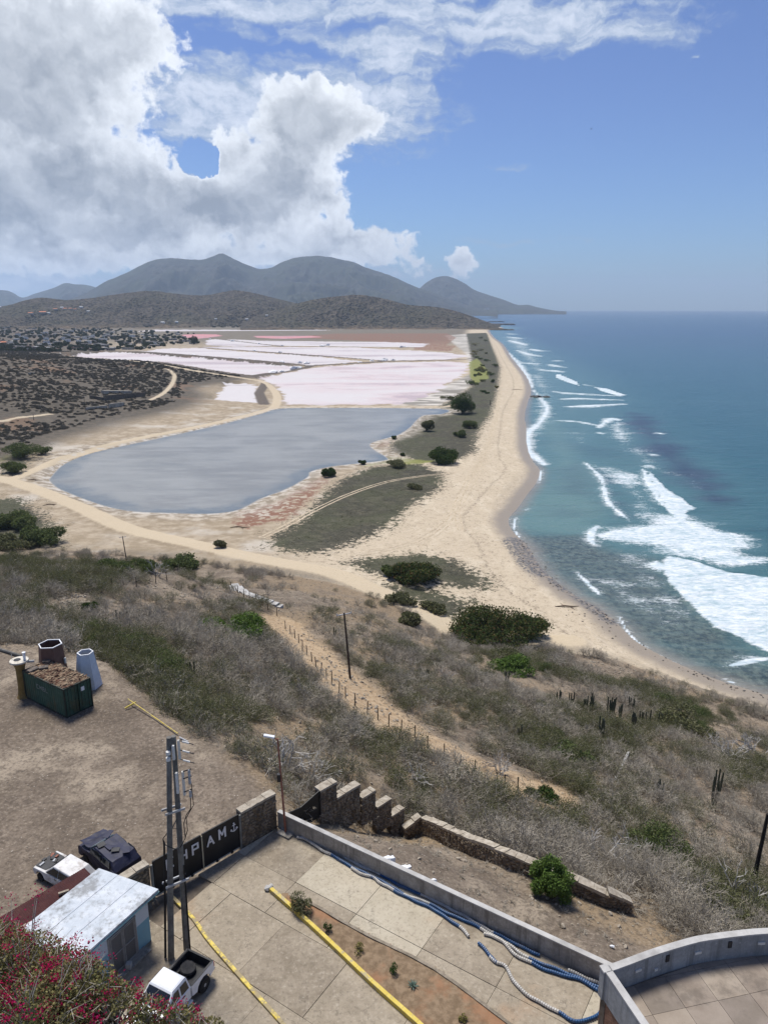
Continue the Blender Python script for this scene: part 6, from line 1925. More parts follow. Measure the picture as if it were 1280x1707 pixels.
# white rubbish beyond the low wall
rs = np.random.RandomState(2)
for lab, px, py, sz in (('large white foam block just beyond the low wall', 647, 1436, .8), ('cluster-shaped white foam scrap beyond the low wall', 676, 1450, .7), ('small white foam piece near the wall edge', 723, 1470, .35), ('white scrap of plastic on the waste ground slope', 1019, 1580, .3)):
    p = ground_at(px, py)
    o = MB().rock((0, 0, .1), sz * .42, (1.2, .8, .7), rs.randint(999)).box((sz * .2, 0, sz * .25), (sz * .5, sz * .3, sz * .2), .5).build('foam_scrap', M_white)
    o.location = p; tag(o, lab, 'rubbish')
# ------------------------------------------------------------------ plants
def foliage_mat(name, c1, c2, c3=None, rough=.75, trans=.25):
    m, G = new_mat(name)
    rnd = G.orand()
    P = G.n('ShaderNodeNewGeometry')
    n1 = G.noise(P, 1.3, 3, .6)
    isl = G.t.nodes.new('ShaderNodeNewGeometry').outputs['Random Per Island']
    c = G.mix(isl, c1, c2)
    if c3:
        c = G.mix(G.sstep(n1, .52, .64), c, c3)
    c = G.mix(G.mul(rnd, .35), c, c1)
    d = G.n('ShaderNodeBsdfDiffuse', {'Color': c})
    t = G.n('ShaderNodeBsdfTranslucent', {'Color': c})
    sh = G.n('ShaderNodeMixShader', {0: trans, 1: d, 2: t})
    G.n('ShaderNodeOutputMaterial', {'Surface': sh}, out=None)
    return m
def twig_mat(name, c1, c2):
    m, G = new_mat(name)
    isl = G.t.nodes.new('ShaderNodeNewGeometry').outputs['Random Per Island']
    G.bsdf(G.mix(isl, c1, G.mix(G.orand(), c1, c2)), .9, .1)
    return m
T_grey = twig_mat('grey_twigs', (0.285, 0.252, 0.20), (0.48, 0.435, 0.365))
T_brown = twig_mat('brown_twigs', (0.13, 0.095, 0.07), (0.22, 0.17, 0.13))
T_trunk = mat('bark', (.10, .08, .06), (.17, .14, .11), 4, .9, .1, .4)
F_olive = foliage_mat('olive_leaves', (0.10, 0.108, 0.048), (0.165, 0.165, 0.085), (0.20, 0.185, 0.115))
F_green = foliage_mat('green_leaves', (0.085, 0.112, 0.04), (0.135, 0.165, 0.066), (0.165, 0.17, 0.085))
F_bright = foliage_mat('bright_green_leaves', (0.09, 0.15, 0.035), (0.14, 0.20, 0.055))
F_dark = foliage_mat('dark_green_leaves', (0.036, 0.066, 0.02), (0.078, 0.115, 0.038), (0.11, 0.105, 0.04))
F_darkred = foliage_mat('dark_green_and_russet_leaves', (0.045, 0.068, 0.022), (0.085, 0.11, 0.04), (0.17, 0.10, 0.05))
F_yel = foliage_mat('yellowing_leaves', (0.16, 0.145, 0.045), (0.26, 0.23, 0.09), (0.10, 0.11, 0.04))
F_brac = foliage_mat('magenta_bracts', (0.36, 0.012, 0.075), (0.50, 0.025, 0.12), (0.30, 0.012, 0.05), trans=.35)
F_cact = mat('cactus_skin', (.045, .055, .035), (.085, .09, .06), 3, .7, .25, .2, None, (.12, .10, .07), 1.5, .4)

def twigs(rs, R_, H_, stems=9, levels=4, th=.028, spread=1.0, droop=.15):
    """branching bush skeleton -> verts, faces, tips"""
    V_, F_, tips = [], [], []
    def seg(a, b, r0, r1):
        d = b - a
        L = np.linalg.norm(d)
        if L < 1e-5: return
        d = d / L
        x = np.cross(d, (0.3, 0.2, 0.93)); x /= (np.linalg.norm(x) + 1e-9); y = np.cross(d, x)
        o = len(V_)
        for p, r in ((a, r0), (b, r1)):
            for k in range(3):
                an = k * 2.094
                V_.append(p + (x * math.cos(an) + y * math.sin(an)) * r)
        for k in range(3):
            F_.append((o + k, o + (k + 1) % 3, o + 3 + (k + 1) % 3, o + 3 + k))
    def grow(p, d, L, r, lv):
        mid = p + d * L * .5 + rs.normal(0, .06, 3) * L
        q = p + d * L + rs.normal(0, .08, 3) * L
        seg(p, mid, r, r * .85); seg(mid, q, r * .85, r * .7)
        if lv == 0:
            tips.append(q); tips.append(mid)
            return
        for k in range(rs.choice([2, 2, 3])):
            nd = d + rs.normal(0, .55, 3); nd[2] = nd[2] * .8 + .12
            nd /= np.linalg.norm(nd)
            grow(q if k else mid * .3 + q * .7, nd, L * rs.uniform(.6, .85), max(r * .66, .006), lv - 1)
    for s in range(stems):
        a = rs.uniform(0, 6.283)
        e = rs.uniform(.35, 1.25)
        d = np.array([math.cos(a) * math.cos(e) * spread, math.sin(a) * math.cos(e) * spread, math.sin(e) * H_ / R_])
        d /= np.linalg.norm(d)
        grow(np.array([rs.normal(0, .1 * R_), rs.normal(0, .1 * R_), -.05]), d, rs.uniform(.36, .5) * math.hypot(R_ * math.cos(e), H_ * math.sin(e)), th, levels - 1)
    return V_, F_, np.array(tips)

def leaf_quads(rs, pts, size, flat=.5):
    """one small folded leaf per point"""
    n = len(pts)
    u = rs.normal(0, 1, (n, 3)); u /= np.linalg.norm(u, axis=1)[:, None]
    w = rs.normal(0, 1, (n, 3)); w -= u * (u * w).sum(1)[:, None]; w /= np.linalg.norm(w, axis=1)[:, None]
    s = size * rs.uniform(.6, 1.35, n)[:, None]
    a = pts - u * s * .5; b = pts + w * s * flat * .5; c = pts + u * s * .5; d = pts - w * s * flat * .5
    V_ = np.stack([a, b, c, d], 1).reshape(-1, 3)
    Fq = np.arange(4 * n).reshape(n, 4)
    return V_, Fq

def arr_obj(name, V_, Fq, m_, parent=None, link=True):
    o = make_mesh(name, np.asarray(V_, float), np.asarray(Fq), m_, smooth=False, link=link)
    if parent is not None: o.parent = parent
    return o

def bush_proto(seed, kind):
    """-> twig arrays and leaf arrays of a bush about 1 m in radius"""
    rs = np.random.RandomState(seed)
    if kind == 'bare':
        v, f, tips = twigs(rs, 1.0, 1.0 + .3 * rs.rand(), 13, 5, .020)
        extra = None
    elif kind == 'olive':
        v, f, tips = twigs(rs, 1.0, .95, 11, 4, .020)
        p = np.repeat(tips, 9, 0) + rs.normal(0, .13, (len(tips) * 9, 3))
        extra = leaf_quads(rs, p[p[:, 2] > .05], .062)
    elif kind == 'mixed':
        v, f, tips = twigs(rs, 1.0, 1.0, 12, 4, .020)
        p = np.repeat(tips, 4, 0) + rs.normal(0, .12, (len(tips) * 4, 3))
        extra = leaf_quads(rs, p[p[:, 2] > .05], .055)
    elif kind == 'green':
        v, f, tips = twigs(rs, 1.0, .95, 9, 4, .022)
        p = np.repeat(tips, 16, 0) + rs.normal(0, .15, (len(tips) * 16, 3))
        extra = leaf_quads(rs, p[p[:, 2] > .03], .08)
    elif kind == 'tuft':
        v, f, tips = twigs(rs, 1.0, .7, 9, 2, .03)
        extra = None
    return v, f, extra

# lush crowns made of leaf clumps round a few limbs
def leafy(name, label, cat, base, R_, H_, leaf=.16, n=3500, fm=F_dark, group=None, seed=1, trunk=True, lobes=9, low=.15, rx=1.0):
    rs = np.random.RandomState(seed)
    t = thing(name, label, cat, base, rs.uniform(0, 6), group)
    cs, rad = [], []
    for k in range(lobes):
        a = rs.uniform(0, 6.283); q = math.sqrt(rs.rand()) * .68
        zz = rs.uniform(low + .12, .80) * (1 - .35 * q)
        cs.append((math.cos(a) * q * R_ * rx, math.sin(a) * q * R_, zz * H_)); rad.append(rs.uniform(.26, .46))
    cs = np.array(cs); rad = np.array(rad)
    if lobes > 20: rad *= .62
    k = rs.choice(lobes, n, p=rad ** 2 / (rad ** 2).sum())
    d = rs.normal(0, 1, (n, 3)); d /= np.linalg.norm(d, axis=1)[:, None]
    rr_ = rs.uniform(.55, 1.08, n) ** .6
    p = cs[k] + d * (rad[k] * rr_)[:, None] * np.array([R_, R_, H_ * .62])
    p += rs.normal(0, .04 * R_, p.shape)
    # break the surface with gaps
    g = fbm(p[:, 0] / R_ * 3.2 + seed, (p[:, 1] + p[:, 2]) / R_ * 3.2, 3, seed)
    p = p[(g > -.42) & (p[:, 2] > low * H_ * .3)]
    v, f = leaf_quads(rs, p, leaf)
    arr_obj('crown', v, f, fm, t)
    mb = MB()
    for c in cs:
        c_ = Vector(c)
        mb.tube([Vector((rs.normal(0, .05 * R_), rs.normal(0, .05 * R_), -.2)), Vector((c_.x * .35, c_.y * .35, c_.z * .5)), c_], [.05 * R_ * .8 + .02, .03 * R_ + .015, .012], 5, caps=False)
    mb.build('trunk' if trunk else 'branches', T_trunk, t)
    return t

def place(px, py): return ground_at(px, py)
def px_m(px, py):
    """metres per photo pixel at the ground point"""
    p = ground_at(px, py)
    return p, proj(p)[2] / FPX

TREES = [  # base pixel, crown width, height in pixels, kind, label
    (772, 689, 48, 38, F_dark, 'tree', 'large round dark green tree between the pond corner and the beach', 6000),
    (738, 772, 54, 33, F_dark, 'tree', 'wide dark green tree with a broad shadow at the end of the dune grass', 5000),
    (711, 718, 27, 22, F_olive, 'tree', 'pale green round tree near the inner shore of the pond', 2200),
    (782, 713, 32, 16, F_green, 'bush', 'low green bush beside the white sandy fork on the dunes', 1800),
    (765, 728, 28, 15, F_green, 'bush', 'rounded green bush in front of the sandy fork on the dunes', 1800),
    (548, 794, 28, 21, F_dark, 'bush', 'dark green bush standing alone on the pale pond shore', 2200),
    (604, 774, 14, 9, F_dark, 'bush', 'small dark bush on the pond shore beside the red patch', 900),
    (657, 732, 10, 7, F_dark, 'bush', 'tiny dark bush at the water on the pond promontory', 500),
    (671, 760, 9, 6, F_dark, 'bush', 'tiny dark bush on the yellow-green strip by the pond', 500),
    (690, 815, 30, 8, F_olive, 'bush', 'flat dark bush at the edge of the dune grass and the sand', 900),
    (660, 778, 45, 9, F_olive, 'bush', 'long flat hedge-like bush on the yellow-green strip', 1500),
    (786, 641, 26, 9, F_green, 'bush', 'low green bush on the far dune strip behind the large round tree', 1200),
    (800, 618, 24, 8, F_yel, 'bush', 'yellow-green bush on the far dune strip', 1200),
    (745, 666, 26, 8, F_olive, 'bush', 'flat dark bush at the corner where the pond dike meets the dunes', 900),
    (690, 966, 84, 44, F_darkred, 'bush', 'russet and green mound bush in the dark dune patch near the road bend', 6000),
    (655, 962, 40, 26, F_green, 'bush', 'green bush at the left of the russet mound bush', 2200),
    (825, 1066, 165, 78, F_darkred, 'bush', 'largest dark green dome bush beside the beach road', 14000),
    (886, 1062, 66, 44, F_darkred, 'bush', 'smaller dark bush joined to the seaward side of the largest dome bush', 4500),
    (668, 1005, 55, 22, F_olive, 'bush', 'low olive bush between the road and the white sand streak', 1800),
    (722, 1018, 50, 18, F_olive, 'bush', 'flat grey-green bush right of the low olive bush by the road', 1800),
    (685, 1040, 46, 26, F_olive, 'bush', 'rounded olive bush on the slope just below the road', 1800),
    (22, 788, 46, 26, F_green, 'bush', 'bright round bush beside the left end of the pond dike road', 2800),
    (38, 762, 66, 30, F_green, 'bush', 'green bush under the low hill behind the bright round bush', 2800),
    (70, 757, 34, 18, F_green, 'bush', 'small green bush at the right end of the row under the low hill', 1600),
    (368, 911, 28, 16, F_olive, 'bush', 'lone dry bush on the pale flat beside the road', 1200),
    (30, 880, 80, 46, F_green, 'bush', 'tall green bush at the left edge below the road', 4200),
    (75, 905, 76, 40, F_green, 'bush', 'green bush right of the tall one at the left edge below the road', 3600),
    (20, 912, 90, 36, F_olive, 'bush', 'olive bush in front of the tall green bush at the left edge', 3600),
    (190, 958, 70, 36, F_green, 'bush', 'green bush round the foot of the nearer left electricity pole', 3000),
    (235, 952, 64, 32, F_green, 'bush', 'green bush just right of the foot of the left electricity pole', 3000),
    (300, 945, 70, 22, F_green, 'bush', 'long low green bush above the bare mounds', 2600),
    (152, 1020, 34, 26, F_dark, 'bush', 'small dark green bush in the rocky ground behind the container', 1800),
    (385, 1058, 110, 42, F_bright, 'bush', 'bright grassy green bush in the scrub left of the fence', 4200),
    (918, 1496, 84, 84, F_bright, 'bush', 'vivid green feathery shrub growing against the ruined wall', 8000),
    (1095, 1430, 110, 70, F_green, 'bush', 'broad green bush behind the broken end of the ruined wall', 5200),
    (1200, 1540, 130, 66, F_olive, 'bush', 'olive bush above the curved parapet of the round terrace', 5000),
    (850, 1120, 90, 30, F_bright, 'bush', 'bright green low bush on the slope above the beach', 3200),
    (950, 1275, 80, 46, F_green, 'bush', 'green bush beside the yellowing bush on the seaward slope', 3200),
    (915, 1236, 66, 30, F_yel, 'bush', 'yellowing bush among the tall cacti on the seaward slope', 2600),
    (1150, 1222, 120, 42, F_olive, 'bush', 'wide olive mound bush near the beach at the right', 4000),
    (905, 1330, 66, 26, F_dark, 'bush', 'dark green bush at the near end of the dirt path', 2600),
    (840, 1100, 70, 24, F_olive, 'bush', 'low olive bush where the beach road meets the slope', 2200),
]
rs = np.random.RandomState(64)
for k in range(26):
    yy = rs.uniform(562, 668); x1 = np.interp(yy, [556, 612, 650, 690], [808, 832, 828, 818]); x0 = np.interp(yy, [556, 600, 640, 670], [780, 790, 792, 772])
    TREES.append((rs.uniform(x0, x1), yy, rs.uniform(7, 17), rs.uniform(3, 6), [F_dark, F_green, F_olive, F_yel][k % 4], 'bush', None, 420))
for i, (px, py, w, h, fm, cat, lab, n) in enumerate(TREES):
    p, k = px_m(px, py)
    dep = math.atan2(CAMZ - p.z, math.hypot(p.x, p.y))
    R_ = w * k / 2
    H_ = max((h * k - R_ * math.sin(dep) * .9) / math.cos(dep), .55 * R_)
    leafy('tree' if cat == 'tree' else 'bush', lab or 'low bush on the narrow dune strip beside the far beach', cat, p, R_, H_, leaf=max(.13, min(.75, k * 4.0)), n=int(n * 1.7), fm=fm, group=None if lab else 'low bushes along the far dune strip', seed=100 + i, trunk=cat == 'tree', lobes=26 if 'feathery' in (lab or '') else 9 if n < 5000 else 18)
# shrub and young plants in the planting bed
cb = yp(503, 1519)
leafy('bush', 'knee-high dark shrub at the head of the planting bed', 'bush', cb, .78, 1.35, .085, 2600, F_olive, None, 77, False, 12, .1)
for px, py, r, h, lab, fm in ((546, 1553, .26, .62, 'first young plant in the bed next to the dark shrub', F_dark), (597, 1587, .34, .55, 'second young plant with yellowish tips in the planting bed', F_yel), (656, 1625, .32, .72, 'third young plant on the orange soil of the bed', F_dark), (771, 1702, .22, .35, 'small plant with yellow flowers at the bottom of the bed', F_yel)):
    leafy('young_plant', lab, 'plant', yp(px, py) + Vector((0, 0, .05)), r, h, .09, 260, fm, None, int(px), False, 6, .1)
ag = thing('agave', 'small spiky blue-green agave on the orange soil of the bed', 'plant', yp(688, 1646) + Vector((0, 0, .06)))
m_ag = mat('agave_leaf', (.13, .19, .15), (.20, .27, .21), 5, .6, .3, 0)
for k in range(16):
    a = k * 2.4; e = .25 + .06 * k
    d = Vector((math.cos(a) * math.cos(e), math.sin(a) * math.cos(e), math.sin(e)))
    MB().tube([Vector((0, 0, .02)), d * .17 + Vector((0, 0, .02)), d * .34], [.03, .035, .004], 4).build('leaf', m_ag, ag)

# bougainvillea on the bank at the foot of the lighthouse
rs = np.random.RandomState(12)
def at_z(px, py, zc):
    d = ray(px, py); return Vector((d[0] * zc, d[1] * zc, CAMZ + d[2] * zc))
LOB = [(30, 1645, 24.5, 1.85), (95, 1655, 24.0, 1.5), (142, 1662, 23.5, 1.15), (190, 1690, 23.2, 1.0), (245, 1702, 23, .80), (300, 1712, 22.8, .72), (345, 1735, 22.6, .7), (0, 1590, 26.5, 1.15), (-60, 1640, 24.5, 2.2), (60, 1720, 22.5, 1.8), (385, 1765, 22.5, .75)]
bbase = Vector((-10.5, 15.5, float(H(-10.5, 15.5))))
boug = thing('bougainvillea', 'sprawling magenta flowering bougainvillea in the bottom left corner', 'shrub', bbase, world_coords=True)
P_l, P_b, tw = [], [], MB()
for (px, py, zc, r) in LOB:
    c = np.array(at_z(px, py, zc))
    n = int(3000 * r * r)
    d = rs.normal(0, 1, (n, 3)); d /= np.linalg.norm(d, axis=1)[:, None]
    p = c + d * r * (rs.rand(n, 1) ** .33) * np.array([1, 1, .8])
    g = fbm(p[:, 0] * 1.6, p[:, 2] * 1.6 + p[:, 1], 3, 5)
    P_l.append(p[g > -.35])
    # sprays of bracts
    for k in range(int(17 * r * r)):
        d0 = rs.normal(0, 1, 3); d0[2] = abs(d0[2]) * .8 + .1; d0[1] -= .2; d0 /= np.linalg.norm(d0)
        q = c + d0 * r * rs.uniform(.8, 1.12) * np.array([1, 1, .85])
        m_n = rs.randint(8, 42)
        P_b.append(q + rs.normal(0, 1, (m_n, 3)) * np.array([.10, .10, .07]) * rs.uniform(.6, 1.5))
    for k in range(int(40 * r)):
        d0 = rs.normal(0, 1, 3); d0[2] = abs(d0[2]) + .3; d0 /= np.linalg.norm(d0)
        a = Vector(c) + Vector((0, 0, -r * .6)); b = Vector(c + d0 * r * rs.uniform(.9, 1.25)); mid = a.lerp(b, .6) + Vector((rs.normal(0, .15), rs.normal(0, .15), .25 * r))
        tw.tube([a, a.lerp(mid, .6) + Vector(rs.normal(0, .08, 3)), mid, b + Vector((0, 0, -.1 * r))], [.03, .022, .014, .005], 4, caps=False)
for (px, py) in ((20, 1500), (60, 1493), (64, 1487), (5, 1530), (150, 1575), (120, 1590), (215, 1645), (228, 1660), (300, 1672), (40, 1545)):
    q = np.array(at_z(px, py, 26 if px < 100 else 24))
    P_b.append(q + rs.normal(0, 1, (26, 3)) * np.array([.16, .16, .08]))
    a = Vector(at_z(px * .7 + 10, py + 90, 25.5 if px < 100 else 23.5))
    tw.tube([a, a.lerp(Vector(q), .55) + Vector((0, 0, .15)), Vector(q)], [.025, .015, .005], 4, caps=False)
org_b = np.array(bbase)
v, f = leaf_quads(rs, np.concatenate(P_l) - org_b, .10, .65)
arr_obj('foliage', v, f, foliage_mat('bougainvillea_leaves', (0.13, 0.12, 0.05), (0.26, 0.23, 0.105), (0.10, 0.11, 0.042)), boug)
v, f = leaf_quads(rs, np.concatenate(P_b) - org_b, .07, .8)
arr_obj('flowers', v, f, F_brac, boug)
tw.build('branches', T_grey, boug)

# ---- scrub on the slope
BARE = [poly_ for poly_ in [[(440, 958), (560, 972), (640, 1003), (745, 1066), (720, 1092), (660, 1062), (600, 1090), (560, 1075), (500, 1050), (450, 1010), (400, 990)],
                            [(250, 935), (400, 950), (440, 990), (400, 1005), (330, 1015), (240, 990)], [(480, 1370), (700, 1395), (1050, 1520), (1000, 1610), (560, 1420)], [(60, 1000), (160, 990), (150, 1030), (80, 1030)], [(500, 1045), (600, 1130), (660, 1200), (600, 1185), (530, 1115)], [(930, 1085), (1060, 1110), (1130, 1150), (1000, 1130)]]]
GREENP = [[(150, 930), (360, 935), (330, 960), (150, 965)], [(330, 1010), (440, 1010), (440, 1060), (340, 1060)], [(780, 1085), (920, 1090), (900, 1130), (790, 1125)], [(1050, 1165), (1230, 1175), (1210, 1225), (1050, 1220)], [(780, 1310), (980, 1320), (960, 1420), (760, 1400)], [(1000, 1350), (1130, 1370), (1120, 1440), (1000, 1430)], [(1120, 1450), (1290, 1450), (1290, 1550), (1130, 1550)], [(600, 1230), (700, 1240), (720, 1330), (600, 1330)], [(120, 1060), (300, 1060), (300, 1130), (160, 1130)], [(0, 920), (160, 930), (200, 990), (0, 980)], [(880, 1230), (1000, 1250), (990, 1290), (890, 1270)]]
rs = np.random.RandomState(21)
cand = []
NTRY = 42000
a_ = np.radians(rs.uniform(-36, 40, NTRY)); r_ = np.exp(rs.uniform(math.log(38), math.log(260), NTRY))
# even area density
keep_ = rs.rand(NTRY) < (r_ / 260.0) ** 2 * 9
a_, r_ = a_[keep_], r_[keep_]
sx, sy = r_ * np.sin(a_), r_ * np.cos(a_)
szz = H(sx, sy)
pp = np.array([proj((x, y, z)) for x, y, z in zip(sx, sy, szz)])
Fq_scrub = sdf(FOOT, sx, sy); Fq_yard = sdf(YARDP, sx, sy)
spw = smooth_line([at(*c)[:2] for c in SLOPEPATH]); Fq_path = ldist(spw, sx, sy)
barem = np.max([sdf(np.array(b_, float), pp[:, 0], pp[:, 1]) for b_ in BARE], axis=0)
greenm = np.max([sdf(np.array(b_, float), pp[:, 0], pp[:, 1]) for b_ in GREENP], axis=0)
dn_ = fbm(sx / 9, sy / 9, 3, 77)
gn_ = fbm(sx / 14, sy / 14, 3, 78)
ok = (Fq_scrub > 1.0) & (Fq_yard < -1.6) & (Fq_path > 5.0) & (pp[:, 0] > -120) & (pp[:, 0] < 1420)
ok &= ~((barem > 0) & (rs.rand(len(sx)) < .93))
ok &= ~((dn_ < -.14) & (rs.rand(len(sx)) < .85))
# keep the terrace and the wall lines clear
tx, ty = terr.location.x, terr.location.y
ok &= ~((sx > 9.0) & (sy < 33.5) & (pp[:, 1] > 1545))
for (A2, B2, w) in ((GA, uvp(19.2, 0), 1.0),):
    ok &= ldist(np.array([(A2.x, A2.y), (B2.x, B2.y)]), sx, sy) > w
rw = np.array([ground_at(*q)[:2] for q in RW]); ok &= ldist(rw, sx, sy) > .9
rwd = sdf(np.array([(W0.x, W0.y), (W1.x, W1.y)] + [tuple(q) for q in rw[::-1]]), sx, sy); ok &= rwd < 0
for c in ((-3.2, 104),): pass
# thin to a minimum spacing with a coarse cell test
idxs = np.where(ok)[0]
cells = {}
chosen = []
for i in idxs:
    rad = rs.uniform(.65, 2.0) * (1.0 + .25 * dn_[i])
    key = (int(sx[i] / 1.25), int(sy[i] / 1.25))
    if key in cells: continue
    cells[key] = 1
    g = gn_[i] + (0.36 if greenm[i] > 0 else -.14) + rs.normal(0, .22)
    kind = 'green' if (g > .92) else 'olive' if g > .40 else 'mixed' if g > -.08 else 'bare'
    chosen.append((pp[i, 2], sx[i], sy[i], szz[i], rad, kind))
PROTO = {}
proto_m = {'bare': (T_grey, None), 'olive': (T_grey, F_olive), 'mixed': (T_grey, F_olive), 'green': (T_brown, F_green), 'tuft': (T_grey, None)}
for kind, n in (('bare', 4), ('olive', 3), ('mixed', 3), ('green', 2), ('tuft', 3)):
    PROTO[kind] = []
    for k in range(n):
        v, f, ex = bush_proto(1000 + 17 * k + len(kind), kind)
        me = make_mesh({'bare': 'dry_shrub'}.get(kind, 'branches'), np.array(v), np.array(f), proto_m[kind][0], smooth=False, link=False).data
        le = make_mesh('foliage', ex[0], ex[1], proto_m[kind][1], smooth=False, link=False).data if ex else None
        PROTO[kind].append((me, le))
SCR = {'bare': ('dry_shrub', 'leafless grey thorn shrub', 'shrub', 'leafless grey shrubs on the slope'),
       'mixed': ('thorn_shrub', 'grey thorn shrub with sparse olive leaves', 'shrub', 'sparsely leaved grey shrubs on the slope'),
       'olive': ('olive_shrub', 'olive green small-leaved shrub', 'shrub', 'olive green shrubs on the slope'),
       'green': ('green_shrub', 'fresh green leafy shrub', 'shrub', 'green shrubs on the slope')}
def region(x, y, z):
    px, py, zc = proj((x, y, z))
    if zc > 118: return ' far down near the road' if px > 330 else ' on the far knoll at the left'
    if px < 300 and py < 1180: return ' behind the container yard'
    if py > 1400: return ' beyond the round terrace'
    if py > 1290: return ' behind the ruined wall'
    if px < 560: return ' beside the yard edge and the fence'
    return ' on the bank right of the dirt path' if px < 850 else ' among the cacti above the beach'
rest = {}
for kind in SCR:
    lst = sorted([c for c in chosen if c[5] == kind], key=lambda c: c[0] / c[4])
    nm, lab, cat, grp = SCR[kind]
    for j, (zc, x, y, z, rad, _) in enumerate(lst):
        if j < 300:
            me, le = PROTO[kind][rs.randint(len(PROTO[kind]))]
            rz = rs.uniform(0, 6.283); sc_ = (rad, rad, rad * rs.uniform(.85, 1.25))
            if le is None:
                o = bpy.data.objects.new(nm, me); col.objects.link(o)
            else:
                o = bpy.data.objects.new(nm, None); o.empty_display_size = .2; col.objects.link(o)
                for nm2, m2 in (('branches', me), ('foliage', le)):
                    c_ = bpy.data.objects.new(nm2, m2); col.objects.link(c_); c_.parent = o
            o.location = (x, y, z - .06); o.rotation_euler = (0, 0, rz); o.scale = sc_
            tag(o, lab + region(x, y, z), cat, grp)
        else:
            rest.setdefault(kind, []).append((x, y, z - .06, rad))
print('scrub', {k: len([c for c in chosen if c[5] == k]) for k in SCR})

def scatter_stuff(name, meshes, pts, label=None):
    """one object that instances the given meshes on its points (for what nobody could count)"""
    pts = np.asarray(pts, float)
    base = make_mesh(name, pts[:, :3], np.zeros((0, 3), int), None, {'sc': pts[:, 3], 'rz': np.random.RandomState(len(pts)).uniform(0, 6.283, len(pts)), 'pick': np.random.RandomState(len(pts) + 1).uniform(0, len(meshes) - .001, len(pts))}, link=True)
    g = bpy.data.node_groups.new(name + '_nodes', 'GeometryNodeTree')
    g.interface.new_socket('Geometry', in_out='INPUT', socket_type='NodeSocketGeometry')
    g.interface.new_socket('Geometry', in_out='OUTPUT', socket_type='NodeSocketGeometry')
    ni = g.nodes.new('NodeGroupInput'); no = g.nodes.new('NodeGroupOutput')
    join = g.nodes.new('GeometryNodeJoinGeometry')
    src = bpy.data.collections.get('scatter_sources') or bpy.data.collections.new('scatter_sources')
    def named(a):
        n_ = g.nodes.new('GeometryNodeInputNamedAttribute'); n_.data_type = 'FLOAT'; n_.inputs[0].default_value = a
        return n_.outputs[0]
    rot = g.nodes.new('ShaderNodeCombineXYZ'); g.links.new(named('rz'), rot.inputs[2])
    pick = named('pick'); sc_ = named('sc')
    fl_ = g.nodes.new('ShaderNodeMath'); fl_.operation = 'FLOOR'; g.links.new(pick, fl_.inputs[0])
    for k, mlist in enumerate(meshes):
        cmp_ = g.nodes.new('ShaderNodeMath'); cmp_.operation = 'COMPARE'; cmp_.inputs[1].default_value = k; cmp_.inputs[2].default_value = .1
        g.links.new(fl_.outputs[0], cmp_.inputs[0])
        for me in mlist:
            so = bpy.data.objects.new(name + '_source', me); src.objects.link(so)
            oi = g.nodes.new('GeometryNodeObjectInfo'); oi.inputs['Object'].default_value = so; oi.inputs['As Instance'].default_value = True
            ip = g.nodes.new('GeometryNodeInstanceOnPoints')
            g.links.new(ni.outputs[0], ip.inputs['Points'])
            g.links.new(cmp_.outputs[0], ip.inputs['Selection'])
            g.links.new(oi.outputs['Geometry'], ip.inputs['Instance'])
            g.links.new(rot.outputs[0], ip.inputs['Rotation'])
            cs = g.nodes.new('ShaderNodeCombineXYZ')
            for q in range(3): g.links.new(sc_, cs.inputs[q])
            g.links.new(cs.outputs[0], ip.inputs['Scale'])
            g.links.new(ip.outputs[0], join.inputs[0])
    g.links.new(join.outputs[0], no.inputs[0])
    md = base.modifiers.new('scatter', 'NODES'); md.node_group = g
    base['kind'] = 'stuff'
    if label: base['label'] = label
    return base
for kind, pts in rest.items():
    scatter_stuff('scrub', [[m_ for m_ in pr if m_] for pr in PROTO[kind]], pts)
# dry tufts and litter between the shrubs, and on the waste ground
rs = np.random.RandomState(5)
n = 26000
a_ = np.radians(rs.uniform(-36, 40, n)); r_ = np.sqrt(rs.uniform(24 ** 2, 230 ** 2, n)) * rs.uniform(.35, 1, n)
tx_, ty_ = r_ * np.sin(a_), r_ * np.cos(a_)
okk = (sdf(FOOT, tx_, ty_) > -1) & (sdf(COURT, tx_, ty_) < -.5) & (r_ > 26)
yd_ = sdf(YARDP, tx_, ty_)
okk &= ~((yd_ > -.6) & (rs.rand(n) < .86)) & ~((ldist(spw, tx_, ty_) < 2.6) & (rs.rand(n) < .85)) & ~((tx_ > 9.5) & (ty_ < 33))
tz_ = H(tx_, ty_)
pts = np.stack([tx_, ty_, tz_ - .02, rs.uniform(.16, .5, n) * np.where(yd_ > -.6, .45, 1)], 1)[okk]
scatter_stuff('dry_grass', [[pr[0]] for pr in PROTO['tuft']], pts)
stm_ = []
for k in range(3):
    stm_.append([MB().rock((0, 0, .15), .5, (1, .8, .6), 50 + k).mesh('stone', mat('field_stone', (.24, .20, .15), (.42, .37, .30), 3, .9, .2, .3))])
n = 9000
a_ = np.radians(rs.uniform(-36, 40, n)); r_ = np.sqrt(rs.uniform(24 ** 2, 210 ** 2, n)) * rs.uniform(.3, 1, n)
tx_, ty_ = r_ * np.sin(a_), r_ * np.cos(a_)
okk = (sdf(FOOT, tx_, ty_) > -1) & (sdf(COURT, tx_, ty_) < -.5) & ~((tx_ > 9.5) & (ty_ < 33)) & (r_ > 26)
pts = np.stack([tx_, ty_, H(tx_, ty_), rs.uniform(.05, .20, n) * np.where(sdf(YARDP, tx_, ty_) > -1, .6, rs.choice([1, 1, 1, 2.2], n))], 1)[okk]
bx, by, bz = [], [], []
